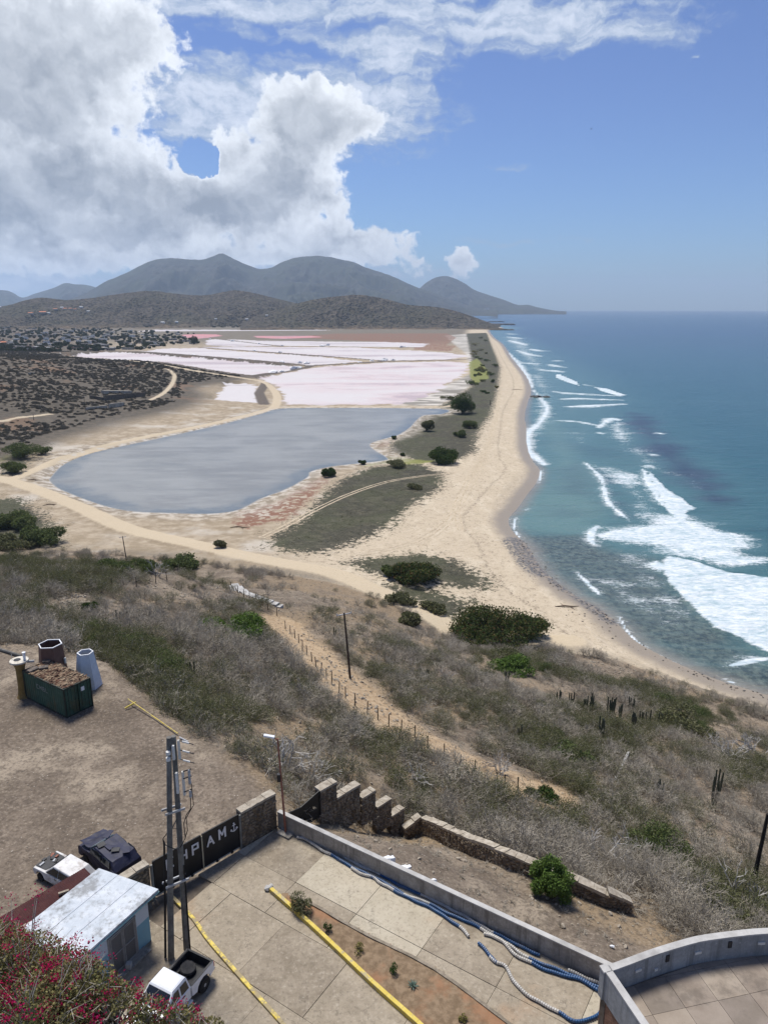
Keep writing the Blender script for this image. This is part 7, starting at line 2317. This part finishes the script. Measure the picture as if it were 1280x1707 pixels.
for b_ in BARE[:2] + BARE[3:]:
    b_ = np.array(b_, float)
    for k in range(900):
        q = (rs.uniform(b_[:, 0].min(), b_[:, 0].max()), rs.uniform(b_[:, 1].min(), b_[:, 1].max()))
        if sdf(b_, np.array([q[0]]), np.array([q[1]]))[0] < 0: continue
        if vnoise(np.array([q[0] / 22.0]), np.array([q[1] / 10.0]), 6)[0] < .42: continue
        i_ = np.argmin(np.hypot(pp[:, 0] - q[0], pp[:, 1] - q[1]))
        bx.append(sx[i_] + rs.normal(0, .5)); by.append(sy[i_] + rs.normal(0, .5))
bx, by = np.array(bx), np.array(by)
pts = np.vstack([pts, np.stack([bx, by, H(bx, by), rs.uniform(.12, .55, len(bx))], 1)])
scatter_stuff('stones', stm_, pts)
# low dark scrub on the hill beyond the pond and on the plain
n = 130000
a_ = np.radians(rs.uniform(-33, 2, n)); r_ = np.exp(rs.uniform(math.log(330), math.log(2900), n))
kp = rs.rand(n) < np.minimum(1, (r_ / 1400.0) ** 1.2)
a_, r_ = a_[kp], r_[kp]
tx_, ty_ = r_ * np.sin(a_), r_ * np.cos(a_)
bh_ = base_h(tx_, ty_)
okk = (bh_ > 4.2) & (sdf(poly([(-120, 548), (20, 540), (120, 545), (330, 556), (332, 572), (270, 577), (235, 583), (190, 585), (130, 588), (70, 588), (-120, 590)], 3), tx_, ty_) < -10) & (rs.rand(len(tx_)) < .95)
dn2 = fbm(tx_ / 45, ty_ / 45, 4, 90)
okk &= (dn2 + rs.normal(0, .25, len(tx_)) > -.10)
rdm = np.max([w - ldist(smooth_line(poly(p, z)), tx_, ty_) for p, w, z in PATHS + ROADS], axis=0)
okk &= rdm < -2
okk &= np.max([sdf(P_, tx_, ty_) for P_ in PANS_W.values()], axis=0) < -20
pts = np.stack([tx_, ty_, H(tx_, ty_) - .2, rs.uniform(.6, 1.9, len(tx_)) * (1 + r_ / 2500)], 1)[okk]
lowm = []
T_dk = foliage_mat('dark_dry_scrub', (0.085, 0.078, 0.066), (0.17, 0.155, 0.135), (0.10, 0.105, 0.065))
for k in range(3):
    q = rs.normal(0, 1, (190, 3)); q /= np.linalg.norm(q, axis=1)[:, None]; q[:, 2] = np.abs(q[:, 2]) * .7
    v, f = leaf_quads(rs, q * rs.uniform(.5, 1, (190, 1)), .30, .6)
    lowm.append([make_mesh('low_scrub_clump', v, f, T_dk, smooth=False, link=False).data])
scatter_stuff('low_scrub', lowm, pts)

# dune grass tufts and litter on the sand
T_dune = twig_mat('dune_grass_blades', (0.045, 0.046, 0.026), (0.11, 0.105, 0.062))
dunem = []
for k in range(3):
    v, f, _ = bush_proto(2000 + k, 'tuft')
    dunem.append([make_mesh('tuft', np.array(v) * np.array([1, 1, .6]), np.array(f), T_dune, smooth=False, link=False).data])
gp = [poly(p, 1.5) for p in GRASS]
dp = []
for P_ in gp:
    lo, hi = P_.min(0) - 6, P_.max(0) + 6
    m_ = int(min(22000, (hi - lo).prod() * 1.1))
    x = rs.uniform(lo[0], hi[0], m_); y = rs.uniform(lo[1], hi[1], m_)
    d = sdf(P_, x, y); nz = fbm(x / 5, y / 5, 4, 15)
    k_ = (d + nz * 9 > -2) & (rs.rand(m_) < np.clip(.35 + nz, .05, 1)) & (sdf(LAND, x, y) > 12)
    for p, w, z in ROADS: k_ &= ldist(smooth_line(poly(p, z)), x, y) > w + .5
    for p in RUTS[:1]: k_ &= np.abs(ldist(smooth_line(poly(p, 1.8), 6), x, y) - 1.0) > .6
    dp.append(np.stack([x[k_], y[k_], rs.uniform(.25, .8, k_.sum())], 1))
dp = np.vstack(dp)
scatter_stuff('dune_tufts', dunem, np.stack([dp[:, 0], dp[:, 1], H(dp[:, 0], dp[:, 1]) - .02, dp[:, 2]], 1))
x = rs.uniform(-40, 190, 60000); y = rs.uniform(105, 700, 60000)
sh_ = sdf(LAND, x, y); nz = fbm(x / 12, y / 20, 4, 16)
k_ = (sh_ > 7) & (sh_ < 95) & (sdf(FOOT, x, y) < -1) & (rs.rand(len(x)) < np.clip(nz * 1.3 - .02, 0, 1) + .9 * np.exp(-((sh_ - 15 + 5 * nz) / 1.6) ** 2))
scatter_stuff('beach_litter', [[pr[0]] for pr in [(make_mesh('litter', np.array(bush_proto(2100 + q, 'tuft')[0]) * np.array([1, 1, .3]), np.array(bush_proto(2100 + q, 'tuft')[1]), T_brown, smooth=False, link=False).data,) for q in range(3)]], np.stack([x[k_], y[k_], H(x[k_], y[k_]), rs.uniform(.12, .42, k_.sum())], 1))
# cacti
def cactus(px, py, h, n, lab, seed):
    rs = np.random.RandomState(seed)
    p, k = px_m(px, py)
    hh_ = h * k / math.cos(math.atan2(CAMZ - p.z, math.hypot(p.x, p.y)))
    t = thing('columnar_cactus', lab, 'cactus', p, rs.uniform(0, 6), 'columnar cacti on the slope')
    for j in range(n):
        a = rs.uniform(0, 6.28); q = rs.uniform(.05, .32) * hh_ * .55
        b = Vector((math.cos(a) * q, math.sin(a) * q, 0)); L = hh_ * rs.uniform(.55, 1)
        top = b * rs.uniform(1.0, 1.35) + Vector((0, 0, L))
        MB().tube([b * .35 + Vector((0, 0, -.1)), b * .95 + Vector((0, 0, L * .25)), b.lerp(top, .6) + Vector((0, 0, L * .05)), top, top + Vector((0, 0, .06))], [.09, .105, .105, .085, .02], 8).build('stem', F_cact, t)
CACT = [(843, 1140, 24, 5, 'cactus cluster on the green slope just above the beach, furthest left'), (930, 1170, 22, 4, 'slim cactus cluster at the left end of the cactus row'), (950, 1179, 26, 7, 'bushy cactus cluster second in the row'), (974, 1185, 26, 5, 'cactus cluster close left of the tall pair'), (984, 1187, 30, 6, 'tall cactus cluster in the middle of the row'), (1016, 1195, 40, 9, 'largest cactus cluster in the row above the beach'), (1050, 1185, 26, 6, 'compact cactus cluster behind the right half of the row'),
        (1033, 1196, 22, 5, 'short cactus cluster right of the largest one'), (1054, 1215, 34, 8, 'cactus cluster leading the right-hand group'), (1068, 1208, 26, 6, 'cactus cluster in the middle of the right-hand group'), (1081, 1210, 26, 4, 'thin cactus cluster near the right end of the group'), (1098, 1209, 26, 4, 'last cactus cluster at the right end of the group'), (1001, 1234, 40, 7, 'tall cactus cluster standing nearer than the row'), (869, 1230, 26, 4, 'cactus cluster left of the yellowing bush'), (1100, 1337, 40, 6, 'cactus cluster in the open brown scrub at the right'), (1188, 1342, 58, 6, 'tallest cactus at the far right with one long stem'),
        (319, 1130, 36, 7, 'candelabra cactus in the scrub behind the fallen yellow pole'), (199, 1040, 24, 3, 'thin cactus at the left of the green patch behind the container'), (214, 1038, 22, 3, 'pair of cactus stems behind the white beacon tower'), (231, 1047, 18, 3, 'short cactus stems right of the pair behind the beacon tower'), (557, 1061, 16, 3, 'small cactus by the tall electricity pole on the slope'), (703, 1131, 16, 3, 'small cactus on the scrubby bank right of the dirt path'), (713, 1127, 18, 3, 'small twin cactus beside the one on the scrubby bank'), (270, 1122, 20, 1, 'single thin cactus stem left of the candelabra cactus')]
for k, c in enumerate(CACT): cactus(*c, 300 + k)
for px, py, w, lab in ((628, 1085, 46, 'dark green rosette plants right of the electricity pole on the slope'), (672, 1108, 40, 'dark green rosette plant below the first one on the slope')):
    p, k = px_m(px, py)
    t = thing('agave_clump', lab, 'plant', p)
    rs = np.random.RandomState(px)
    for j in range(46):
        a = rs.uniform(0, 6.28); e = rs.uniform(.3, 1.3); c = Vector((rs.normal(0, .22) * w * k, rs.normal(0, .22) * w * k, 0))
        d = Vector((math.cos(a) * math.cos(e), math.sin(a) * math.cos(e), math.sin(e))) * rs.uniform(.5, 1.0)
        MB().tube([c, c + d * .5, c + d], [.05, .06, .006], 4).build('leaf', F_dark, t)
# pale dead branches standing out of the scrub
rs = np.random.RandomState(9)
for j, (px, py, s) in enumerate(((1225, 1270, 3.2), (1262, 1262, 3.4), (1190, 1250, 2.4), (285, 1150, 2.0), (470, 1290, 2.6), (520, 1300, 2.2), (1000, 1440, 2.4), (1060, 1430, 2.2), (700, 1310, 2.0), (830, 1290, 2.2), (1240, 1520, 2.4), (260, 960, 2.6), (745, 1140, 2.0))):
    p = ground_at(px, py)
    v, f, _ = twigs(np.random.RandomState(60 + j), 1.0, 1.1, 8, 4, .032)
    o = arr_obj('dead_bush', np.array(v) * s, f, twig_mat('bleached_twigs', (.36, .34, .31), (.50, .48, .45)))
    o.location = p
    tag(o, 'bleached bare bush standing pale out of the grey scrub', 'shrub', 'bleached dead bushes')
# ------------------------------------------------------------------ fences and poles on the slope
M_post = mat('fence_post_wood', (.045, .035, .028), (.09, .07, .055), 5, .9, .1, .2)
M_wire = mat('fence_wire', (.08, .07, .06), (.12, .10, .09), 5, .6, .3, 0)
def post_fence(label, pts, h, seed):
    rs = np.random.RandomState(seed)
    P_ = [ground_at(*p) for p in pts]
    t = thing('post_fence', label, 'fence', P_[0], world_coords=True)
    tops = []
    for p in P_:
        a = rs.normal(0, .05); hh_ = h * rs.uniform(.88, 1.12)
        tp = p + Vector((rs.normal(0, .06), rs.normal(0, .06), hh_))
        MB().tube([p - Vector((0, 0, .2)), tp], [.075, .06], 6).build('post', M_post, t)
        tops.append((p, tp))
    for f_ in (.35, .62, .88):
        w = MB()
        pts_ = [a.lerp(b, f_) for a, b in tops]
        w.tube(pts_, .008, 3, caps=False)
        w.build('wire', M_wire, t)
    return t
post_fence('long fence of dark wooden posts running down beside the dirt path', [(340.8, 970.5), (356, 975), (373, 978), (385, 982), (397, 989), (407, 995), (416, 998), (427, 1003), (438, 1009), (447, 1017), (462, 1026)], 1.5, 1)
post_fence('fence of dark posts along the left side of the dirt path below the electricity pole', [(476, 1049), (484, 1056), (492, 1064), (498, 1072), (504, 1085), (512, 1092), (520, 1103), (527, 1112), (535, 1123), (544, 1132), (553, 1141), (565, 1155), (576, 1164), (592, 1177), (612, 1190), (630, 1200), (648, 1211), (669, 1220), (691, 1230), (712, 1246), (740, 1262), (766, 1281), (791, 1292), (829, 1311), (841, 1315), (863, 1320)], 1.5, 2)
post_fence('fence of dark posts along the knoll at the left edge above the container', [(-40, 998), (-18, 997), (1, 996), (20, 996), (38, 995), (60, 991), (90, 987), (120, 984), (145, 982), (166, 981), (187.5, 980), (207.6, 979), (228, 978), (260, 971), (279, 967)], 1.55, 3)
# strip of concrete beside the upper fence
cp2 = smooth_line([tuple(ground_at(*p)[:2]) for p in [(388, 984), (405, 989), (425, 996), (445, 1004), (470, 1014)]], 3)
mb = MB()
for i in range(len(cp2) - 1):
    a, b = cp2[i], cp2[i + 1]
    d = (b - a) / np.linalg.norm(b - a); nn_ = np.array([-d[1], d[0]]) * .7
    q = [a - nn_, b - nn_, b + nn_, a + nn_]
    z = max(float(H(*p)) for p in q)
    mb.slab([Vector((p[0], p[1], 0)) for p in q], z - .5, z + .10 + .004 * (i % 2))
o = mb.build('concrete_path', M_conc2); o['kind'] = 'structure'
log = ground_at(1025, 1302); lt = ground_at(1046, 1266)
o = MB().bar(log + Vector((0, 0, .2)), lt + Vector((0, 0, 1.0)), .28, .28).build('concrete_post', M_conc2); tag(o, 'pale concrete post lying tilted in the brown scrub at the right', 'post')

def power_pole(label, px, py, ptop, cross=True, r=.14, mat_=None, light=False, xtop=None):
    p = ground_at(px, py)
    zt = z_for(p.x, p.y, ptop)
    top = Vector((p.x + (0 if xtop is None else (xtop - px) * proj((p.x, p.y, zt))[2] / FPX), p.y, zt))
    t = thing('power_pole', label, 'utility pole', p, world_coords=True)
    MB().tube([p - Vector((0, 0, .3)), p.lerp(top, .5), top], [r * 1.2, r, r * .8], 8).build('pole', mat_ or M_post, t)
    if cross:
        a = top - Vector((.95, .25, .35)); b = top + Vector((.95, .25, -.15))
        o = MB().bar(a, b, .12, .12).build('cross_arm', M_steel, t)
        for s in (.04, .5, .96):
            MB().lathe([(.05, 0), (.07, .08), (.04, .22)], a.lerp(b, s) + Vector((0, 0, .05)), 6).build('insulator', M_porc, o, org=p)
    return t
power_pole('tall dark electricity pole with a pale crossarm standing beside the dirt path', 584, 1131, 1021, True, .13, None, False, 575)
power_pole('dark electricity pole standing in green bushes at the left', 212, 938, 894, True, .15, None, False, 209)
power_pole('thick black post standing alone in the scrub at the right edge', 1252, 1484, 1357, False, .16, mat('tarred_post', (.012, .010, .009), (.025, .02, .018), 4, .8, .2, .2), False, 1259)
for k, (px, py, pt, lab) in enumerate(((137, 610, 595, 'far electricity pole left of the long salt pan'), (231, 620, 601, 'far electricity pole in front of the middle of the long salt pan'), (297, 630, 610, 'far electricity pole by the bend of the hill track'), (143, 686, 661, 'electricity pole beside the ruined walls on the low hill'), (57, 700, 691, 'short pole beside the hill track at the left edge'))):
    power_pole(lab, px, py, pt, True, .16)

# ------------------------------------------------------------------ ruin, drift wood, rocks, heaps
M_ruin = mat('ruin_stone', (.10, .085, .07), (.17, .145, .115), .6, .95, .1, .4, 3)
M_ruin2 = mat('ruin_plaster', (.34, .31, .26), (.46, .42, .36), .6, .9, .1, .3, 3, (.2, .17, .14), .4, .6)
rp = ground_at(145, 682)
t = thing('ruined_building', 'roofless ruin with dark and pale low walls on the low hill', 'ruin', rp, world_coords=True)
def rwall(pa, pb, h, m_, nm, th=.9):
    a, b = ground_at(*pa), ground_at(*pb)
    d = (b - a); d.z = 0; d.normalize(); n = Vector((-d.y, d.x, 0)) * th
    v = [(a, -2), (b, -2), (b + n, -2), (a + n, -2), (a, h), (b, h * .9), (b + n, h * .9), (a + n, h)]
    MB().add([(p.x, p.y, p.z + dz) for p, dz in v], [(0, 3, 2, 1), (4, 5, 6, 7), (0, 1, 5, 4), (1, 2, 6, 5), (2, 3, 7, 6), (3, 0, 4, 7)]).build(nm, m_, t)
rwall((175, 667), (243, 660), 3.6, M_ruin, 'dark_wall'); rwall((150, 664), (178, 668), 2.4, M_ruin, 'dark_wall')
rwall((145, 684), (180, 680), 2.2, M_ruin2, 'pale_wall'); rwall((183, 680.5), (208, 676.5), 3.2, M_ruin2, 'pale_wall')
rwall((175, 657), (221, 657), 3.0, M_ruin2, 'rubble_bank', 5)
rwall((49, 624), (58, 624), 1.6, M_ruin2, 'pale_wall')
def driftwood(label, px, py, L, seed):
    rs = np.random.RandomState(seed); p = ground_at(px, py)
    mb = MB()
    a = rs.uniform(-.4, .4)
    mb.tube([(-L * .5, 0, .1), (-L * .1, .15 * L * rs.rand(), .35), (L * .2, -.1, .25), (L * .5, .1 * L, .12)], [.10, .2, .16, .05], 6)
    mb.tube([(L * .1, 0, .25), (L * .25, -.3 * L, .12)], [.12, .04], 5)
    mb.tube([(-L * .15, .05, .3), (-L * .25, .25 * L, .5)], [.10, .03], 5)
    o = mb.build('driftwood', mat('dead_wood', (.07, .05, .035), (.14, .10, .07), 2, .9, .1, .3)); o.location = p; o.rotation_euler.z = a
    tag(o, label, 'driftwood')
driftwood('dark branching driftwood log on the pale flat by the road', 400, 880, 7, 1)
driftwood('dark bent driftwood on the sand where the beach widens', 945, 1012, 6.5, 2)
driftwood('driftwood pieces among the wrack on the far beach', 862, 650, 12, 3)
driftwood('pale broken timber lying at the ditch by the road', 85, 842, 6, 4)
driftwood('white and black heap of driftwood at the pond corner', 58, 801, 7, 5)
stp = power_pole('short dark stake on the beach beyond the large round tree', 817, 675, 667, False, .28)
M_rock = mat('sea_rock', (.03, .03, .03), (.08, .075, .07), 1, .8, .3, .5)
for k, (px, py, r, lab) in enumerate(((889, 661, 3.2, 'flat black rock at the water line, nearest the sand'), (897, 662, 3.6, 'black rock in the swash right of the flat one'), (911, 662, 2.8, 'small black rock off the beach in the surf'))):
    o = MB().rock((0, 0, 0), r, (1.3, 1.2, .45), 70 + k).build('sea_rock', M_rock); p = at(px, py, 0.1); o.location = p; tag(o, lab, 'rock')
rs = np.random.RandomState(31)
peb = MB()
for (pts, w, n) in (([(868, 905), (888, 932), (905, 952), (925, 972)], 5, 130), ([(930, 975), (975, 1006), (1020, 1040)], 2.2, 70), ([(1150, 1120), (1280, 1165)], 1.6, 30), ([(930, 1010), (1100, 1095), (1230, 1150)], 3, 60)):
    L = smooth_line(poly(pts, .2), 8)
    for k in range(n):
        q = L[rs.randint(len(L))] + rs.normal(0, w * .5, 2)
        z = float(H(q[0], q[1]))
        peb.rock((q[0], q[1], max(z, -.05)), rs.uniform(.08, .32), (1, .8, .6), rs.randint(1 << 30))
o = peb.build('shore_rocks', M_rock); o['kind'] = 'stuff'
for k, (pa, pb, lab) in enumerate((((826, 541.6), (857, 541.6), 'nearer dark rock breakwater reaching out from the headland'), ((815, 537), (838, 536.6), 'farther short dark rock breakwater beyond the headland'))):
    a, b = at(*pa, 0), at(*pb, 0)
    t = thing('breakwater', lab, 'breakwater', a, world_coords=True)
    mb = MB()
    for j in range(60):
        p = a.lerp(b, j / 59.0) + Vector((rs.normal(0, 3), rs.normal(0, 8), rs.uniform(-1, 2.2)))
        mb.rock(p, rs.uniform(4, 7), (1.4, 1, .7), rs.randint(1 << 30))
    o = mb.build('armour_rock', M_rock, t); o['kind'] = 'stuff'
M_salt = mat('salt_white', (.70, .69, .68), (.78, .77, .76), .5, .8, .2, .2)
HEAPS = [(514, 612), (489, 616), (497, 615), (470, 620), (455, 623), (439, 605), (470, 604.5), (500, 605.5), (512, 606.5), (388, 601.5), (400, 600), (330, 594.5), (322, 594), (425, 586.5), (466, 588.5), (540, 577), (546, 576), (537, 578), (620, 603.5), (640, 603), (668, 580), (675, 579.6), (640, 601.5), (432, 573.5), (470, 577), (350, 565.5), (388, 569), (655, 602), (600, 605.5), (575, 607.5)]
for k, (px, py) in enumerate(HEAPS):
    p = at(px, py, .6); s = rs.uniform(2.2, 4.2)
    o = MB().rock((0, 0, s * .3), s, (1.5, 1.1, .75), 400 + k).build('salt_heap', M_salt); o.location = (p.x, p.y, .8)
    tag(o, 'small white heap of raked salt on a dike between the salt pans', 'salt heap', 'salt heaps along the dikes')

# wheel tracks worn through the dune grass and the sand
trm_, G = new_mat('track_sand')
P = G.n('ShaderNodeNewGeometry')
nn1 = G.noise(P, .7, 5, .7)
G.bsdf(G.mix(G.sstep(nn1, .35, .65), (0.36, 0.29, 0.20), (0.58, 0.49, 0.36)), .95, .1, G.bump(nn1, .3, .1))
for p, wdt in zip(RUTS, (.85, .5, .45, .45)):
    L = smooth_line(poly(p, 1.8), 10)
    for s in (-1, 1):
        v = []; q = []
        for i in range(len(L)):
            d = L[min(i + 1, len(L) - 1)] - L[max(i - 1, 0)]; d = d / np.linalg.norm(d)
            n2 = np.array([-d[1], d[0]])
            c = L[i] + n2 * s * 1.0
            w_ = wdt * (.6 + .4 * rs.rand())
            for e in (-1, 1):
                xy = c + n2 * e * w_ * .5
                v.append((xy[0], xy[1], float(H(xy[0], xy[1])) + .05))
        for i in range(len(L) - 1): q.append((2 * i, 2 * i + 2, 2 * i + 3, 2 * i + 1))
        o = arr_obj('wheel_track', v, q, trm_); o['kind'] = 'structure'

# ------------------------------------------------------------------ the town and the far houses
wall_m = [mat('render_' + n_, c, tuple(x * 1.15 for x in c), .5, .9, .15, 0) for n_, c in (('white', (.62, .61, .59)), ('grey', (.36, .35, .33)), ('cream', (.48, .44, .36)), ('brown', (.24, .20, .17)), ('blue', (.10, .16, .28)), ('block', (.26, .235, .21)))]
roof_m = [mat('roof_' + n_, c, tuple(x * 1.2 for x in c), .5, .85, .2, 0) for n_, c in (('grey', (.26, .255, .25)), ('pale', (.48, .475, .47)), ('rust', (.19, .12, .085)), ('dark', (.08, .075, .07)), ('white', (.55, .55, .55)))]
M_op = mat('dark_opening', (.02, .02, .02), (.03, .03, .03), 1, .6, .2, 0)
M_tile = mat('orange_tiles', (.46, .16, .075), (.56, .22, .11), .4, .8, .2, .2)
def house(name, w, d, h, wm_, rm_, pitched=False, two=False):
    t = bpy.data.objects.new(name, None); col.objects.link(t)
    MB().box((0, 0, h / 2 - .5), (w, d, h + 1)).build('wall', wm_, t)
    if pitched:
        mb = MB(); ov = .6
        mb.add([(-w / 2 - ov, -d / 2 - ov, h), (w / 2 + ov, -d / 2 - ov, h), (w / 2 + ov, d / 2 + ov, h), (-w / 2 - ov, d / 2 + ov, h), (-w / 2 + 1, 0, h + d * .22), (w / 2 - 1, 0, h + d * .22)], [(0, 1, 5, 4), (1, 2, 5), (2, 3, 4, 5), (3, 0, 4), (0, 3, 2, 1)])
        mb.build('roof', rm_, t)
    else:
        MB().box((0, 0, h + .10), (w + .8, d + .8, .22)).build('roof', rm_, t)
        MB().box((w * .2, d * .1, h + .6), (1.6, 1.6, 1.0)).build('water_tank', wall_m[1], t)
    for x in (-w * .32, w * .30):
        MB().box((x, -d / 2 - .01, h * .5), (1.5, .12, 1.3)).build('window', M_op, t)
    MB().box((0, -d / 2 - .01, 1.05), (1.1, .12, 2.1)).build('door', M_op, t)
    MB().box((-w / 2 - .01, 0, h * .5), (.12, 1.4, 1.2)).build('window', M_op, t)
    return t
protos = []
specs = [(11, 9, 3.2, 0, 1), (14, 9, 3.4, 1, 0), (9, 8, 3.0, 2, 2), (16, 10, 3.2, 3, 0), (10, 10, 5.8, 0, 0), (12, 8, 3.0, 5, 3), (18, 11, 3.4, 1, 3), (13, 9, 3.2, 2, 1), (10, 8, 3.1, 3, 2), (20, 9, 3.4, 5, 0)]
desc = ['small white house with a pale flat roof', 'long grey house with a grey flat roof', 'cream house with a rust coloured roof', 'brown house with a grey flat roof', 'white two storey house with a grey roof', 'block-built house with a dark roof', 'large grey house with a dark roof', 'cream house with a pale roof', 'brown house with a rusty roof', 'long block-built house with a grey roof']
for k, (w, d, h, a, b) in enumerate(specs):
    protos.append(house('house', w, d, h, wall_m[a], roof_m[b]))
used = [False] * len(protos)
rs = np.random.RandomState(44)
TOWN = np.array([(-120, 548), (20, 540), (120, 545), (330, 556), (332, 572), (270, 577), (235, 583), (190, 585), (130, 588), (70, 588), (-120, 590)], float)
placed = []
tries = 0
special = {(140, 567): 4, (218, 573): None}
while len(placed) < 230 and tries < 9000:
    tries += 1
    px, py = rs.uniform(-110, 335), 541 + 49 * rs.rand() ** 1.2
    if sdf(TOWN, np.array([px]), np.array([py]))[0] < 1: continue
    p = at(px, py, 3.0)
    if any((p.x - q.x) ** 2 + (p.y - q.y) ** 2 < 17 ** 2 for q in placed): continue
    if max(sdf(P_, np.array([p.x]), np.array([p.y]))[0] for P_ in PANS_W.values()) > -12: continue
    z = float(H(p.x, p.y))
    placed.append(p)
    k = rs.randint(len(protos))
    o = protos[k] if not used[k] else copy_tree(protos[k])
    used[k] = True
    o.location = (p.x, p.y, z); o.rotation_euler = (0, 0, R(-8) + rs.choice([0, math.pi / 2]) + rs.normal(0, .12))
    s = rs.uniform(.85, 1.25); o.scale = (s, s, rs.uniform(.9, 1.1))
    tag(o, desc[k] + ' in the town left of the salt pans', 'house', 'houses of the town by the salt pans')
for px, py, lab, a, b in ((148, 573, 'bright white two storey house at the near edge of the town', 0, 4), (218, 577, 'small bright blue house at the edge of the town by the salt pan', 4, 0), (25, 572, 'white house with arched openings among trees at the left of the town', 0, 1), (7, 574.5, 'house with an orange roof at the left edge of the town', 2, None)):
    p = at(px, py, 3.0)
    o = house('house', 12, 9, 6.4 if a == 0 and b == 4 else 3.4, wall_m[a], M_tile if b is None else roof_m[b], b is None)
    o.location = (p.x, p.y, float(H(p.x, p.y))); tag(o, lab, 'house')
bpy.context.view_layer.update()
dg = bpy.context.evaluated_depsgraph_get()
def hit(ob, px, py):
    d = Vector(ray(px, py)).normalized()
    ok_, loc, nrm_, idx_ = ob.ray_cast(Vector((0, 0, CAMZ)), d)
    return loc if ok_ else None
HH = [(52, 523.5, 20, 'orange roofed villa at the left foot of the hill'), (72, 522, 26, 'largest orange roofed villa at the foot of the hill'), (93, 516.5, 16, 'orange roofed house above the largest villa'), (104, 514, 14, 'white house at the top of the villa row on the hill'), (109, 516, 16, 'orange roofed house in the middle of the villa row'), (118, 516, 14, 'orange roofed house at the right of the villa row'), (126, 517, 12, 'pale house right of the orange roofed row'), (136, 513, 14, 'pale house highest at the right on the hillside'), (148, 520, 12, 'white tilted roof house furthest right on the hillside'), (82, 523, 12, 'white house just right of the largest villa'), (0, 513, 14, 'white building at the very left edge on the hillside'), (412, 533.5, 12, 'white house low on the middle of the dark hill'), (445, 527, 10, 'small pale house higher on the dark hill'), (272, 539, 14, 'white house at the foot of the hill behind the town'), (295, 538, 12, 'pale house right of the white one at the foot of the hill'), (360, 533, 10, 'small white house on the lower slope of the dark hill')]
for k, (px, py, w, lab) in enumerate(HH):
    loc = None
    for ob in (hill_b, hill_a):
        l_ = hit(ob, px, py)
        if l_ is not None and (loc is None or l_.y < loc.y): loc = l_
    if loc is None: loc = at(px, py, 6)
    orange = 'orange' in lab
    o = house('house', w * 1.15, w * .7, 5.0, wall_m[0 if not orange else 2], M_tile if orange else roof_m[4], True)
    o.location = loc; o.rotation_euler.z = rs.uniform(-.4, .4); tag(o, lab, 'house')
for k, (px, py, w, h, lab) in enumerate(((811, 518.5, 60, 40, 'white hotel block on the far coast'), (806, 518.2, 30, 26, 'lower white wing left of the far white hotel block'), (774, 516.8, 40, 18, 'pale building on the far coast behind the headland'))):
    l_ = hit(mountain_e, px, py) or hit(mountain_c, px, py)
    if l_ is not None:
        o = house('hotel', w, 30, h, wall_m[0], roof_m[4]); o.location = l_; tag(o, lab, 'building')
# trees of the town and the green belt under the hills
lm = []
F_town = foliage_mat('town_tree_leaves', (0.04, 0.052, 0.026), (0.085, 0.098, 0.05), (0.10, 0.095, 0.06))
for k in range(3):
    q = rs.normal(0, 1, (260, 3)); q /= np.linalg.norm(q, axis=1)[:, None]
    q = q * rs.uniform(.55, 1.05, (260, 1)); q[:, 2] = q[:, 2] * .62 + .62
    v, f = leaf_quads(rs, q, .38, .8)
    lm.append(make_mesh('crown', v, f, F_town, smooth=False, link=False).data)
trm = MB().tube([(0, 0, -.3), (0, 0, .6)], [.09, .05], 5).mesh('trunk', T_trunk)
n = 0
for k in range(7000):
    px, py = rs.uniform(-100, 500), rs.uniform(538, 592)
    p = at(px, py, 3.0)
    if rs.rand() > (p.y / 2600.0) ** 1.1: continue
    intown = sdf(TOWN, np.array([px]), np.array([py]))[0] > 0
    if not intown and not (py < 549 - (px > 180) * 3 and rs.rand() < .7) and not (px < 110 and 584 < py < 592): continue
    if max(sdf(P_, np.array([p.x]), np.array([p.y]))[0] for P_ in PANS_W.values()) > -10: continue
    if any((p.x - q.x) ** 2 + (p.y - q.y) ** 2 < 9 ** 2 for q in placed): continue
    s = rs.uniform(2.4, 5.5)
    if intown and rs.rand() < .62: continue
    if n < 300:
        o = bpy.data.objects.new('town_tree', None); col.objects.link(o)
        for nm, me in (('crown', lm[rs.randint(3)]), ('trunk', trm)):
            c_ = bpy.data.objects.new(nm, me); col.objects.link(c_); c_.parent = o
        o.location = (p.x, p.y, float(H(p.x, p.y))); o.scale = (s, s, s * rs.uniform(.7, 1.1)); o.rotation_euler.z = rs.uniform(0, 6)
        tag(o, 'dark green tree among the houses and in the belt behind the town', 'tree', 'trees in and behind the town')
    else:
        rest.setdefault('_town', []).append((p.x, p.y, float(H(p.x, p.y)), s))
    n += 1
if rest.get('_town'): scatter_stuff('far_trees', [[m_] for m_ in lm], rest['_town'])
p = at(324, 573.5, 2)
leafy('tree', 'tall dark tree at the corner of the town beside the rose coloured pan', 'tree', Vector((p.x, p.y, float(H(p.x, p.y)))), 9, 20, 1.6, 2200, F_town, None, 9)
# bird over the sea
bp_ = at_z(985, 215, 260)
t = thing('bird', 'small dark bird flying high over the sea', 'bird', bp_)
MB().tube([(-.25, 0, 0), (0, 0, .02), (.3, 0, 0)], [.03, .09, .03], 6).build('body', M_dark, t)
for s in (-1, 1):
    MB().add([(.12, s * .05, .03), (-.10, s * .05, .03), (-.16, s * .55, .16), (.02, s * .5, .15), (-.2, s * .95, .05)], [(0, 1, 2, 3), (3, 2, 4)] if s > 0 else [(3, 2, 1, 0), (4, 2, 3)]).build('wing', M_dark, t)
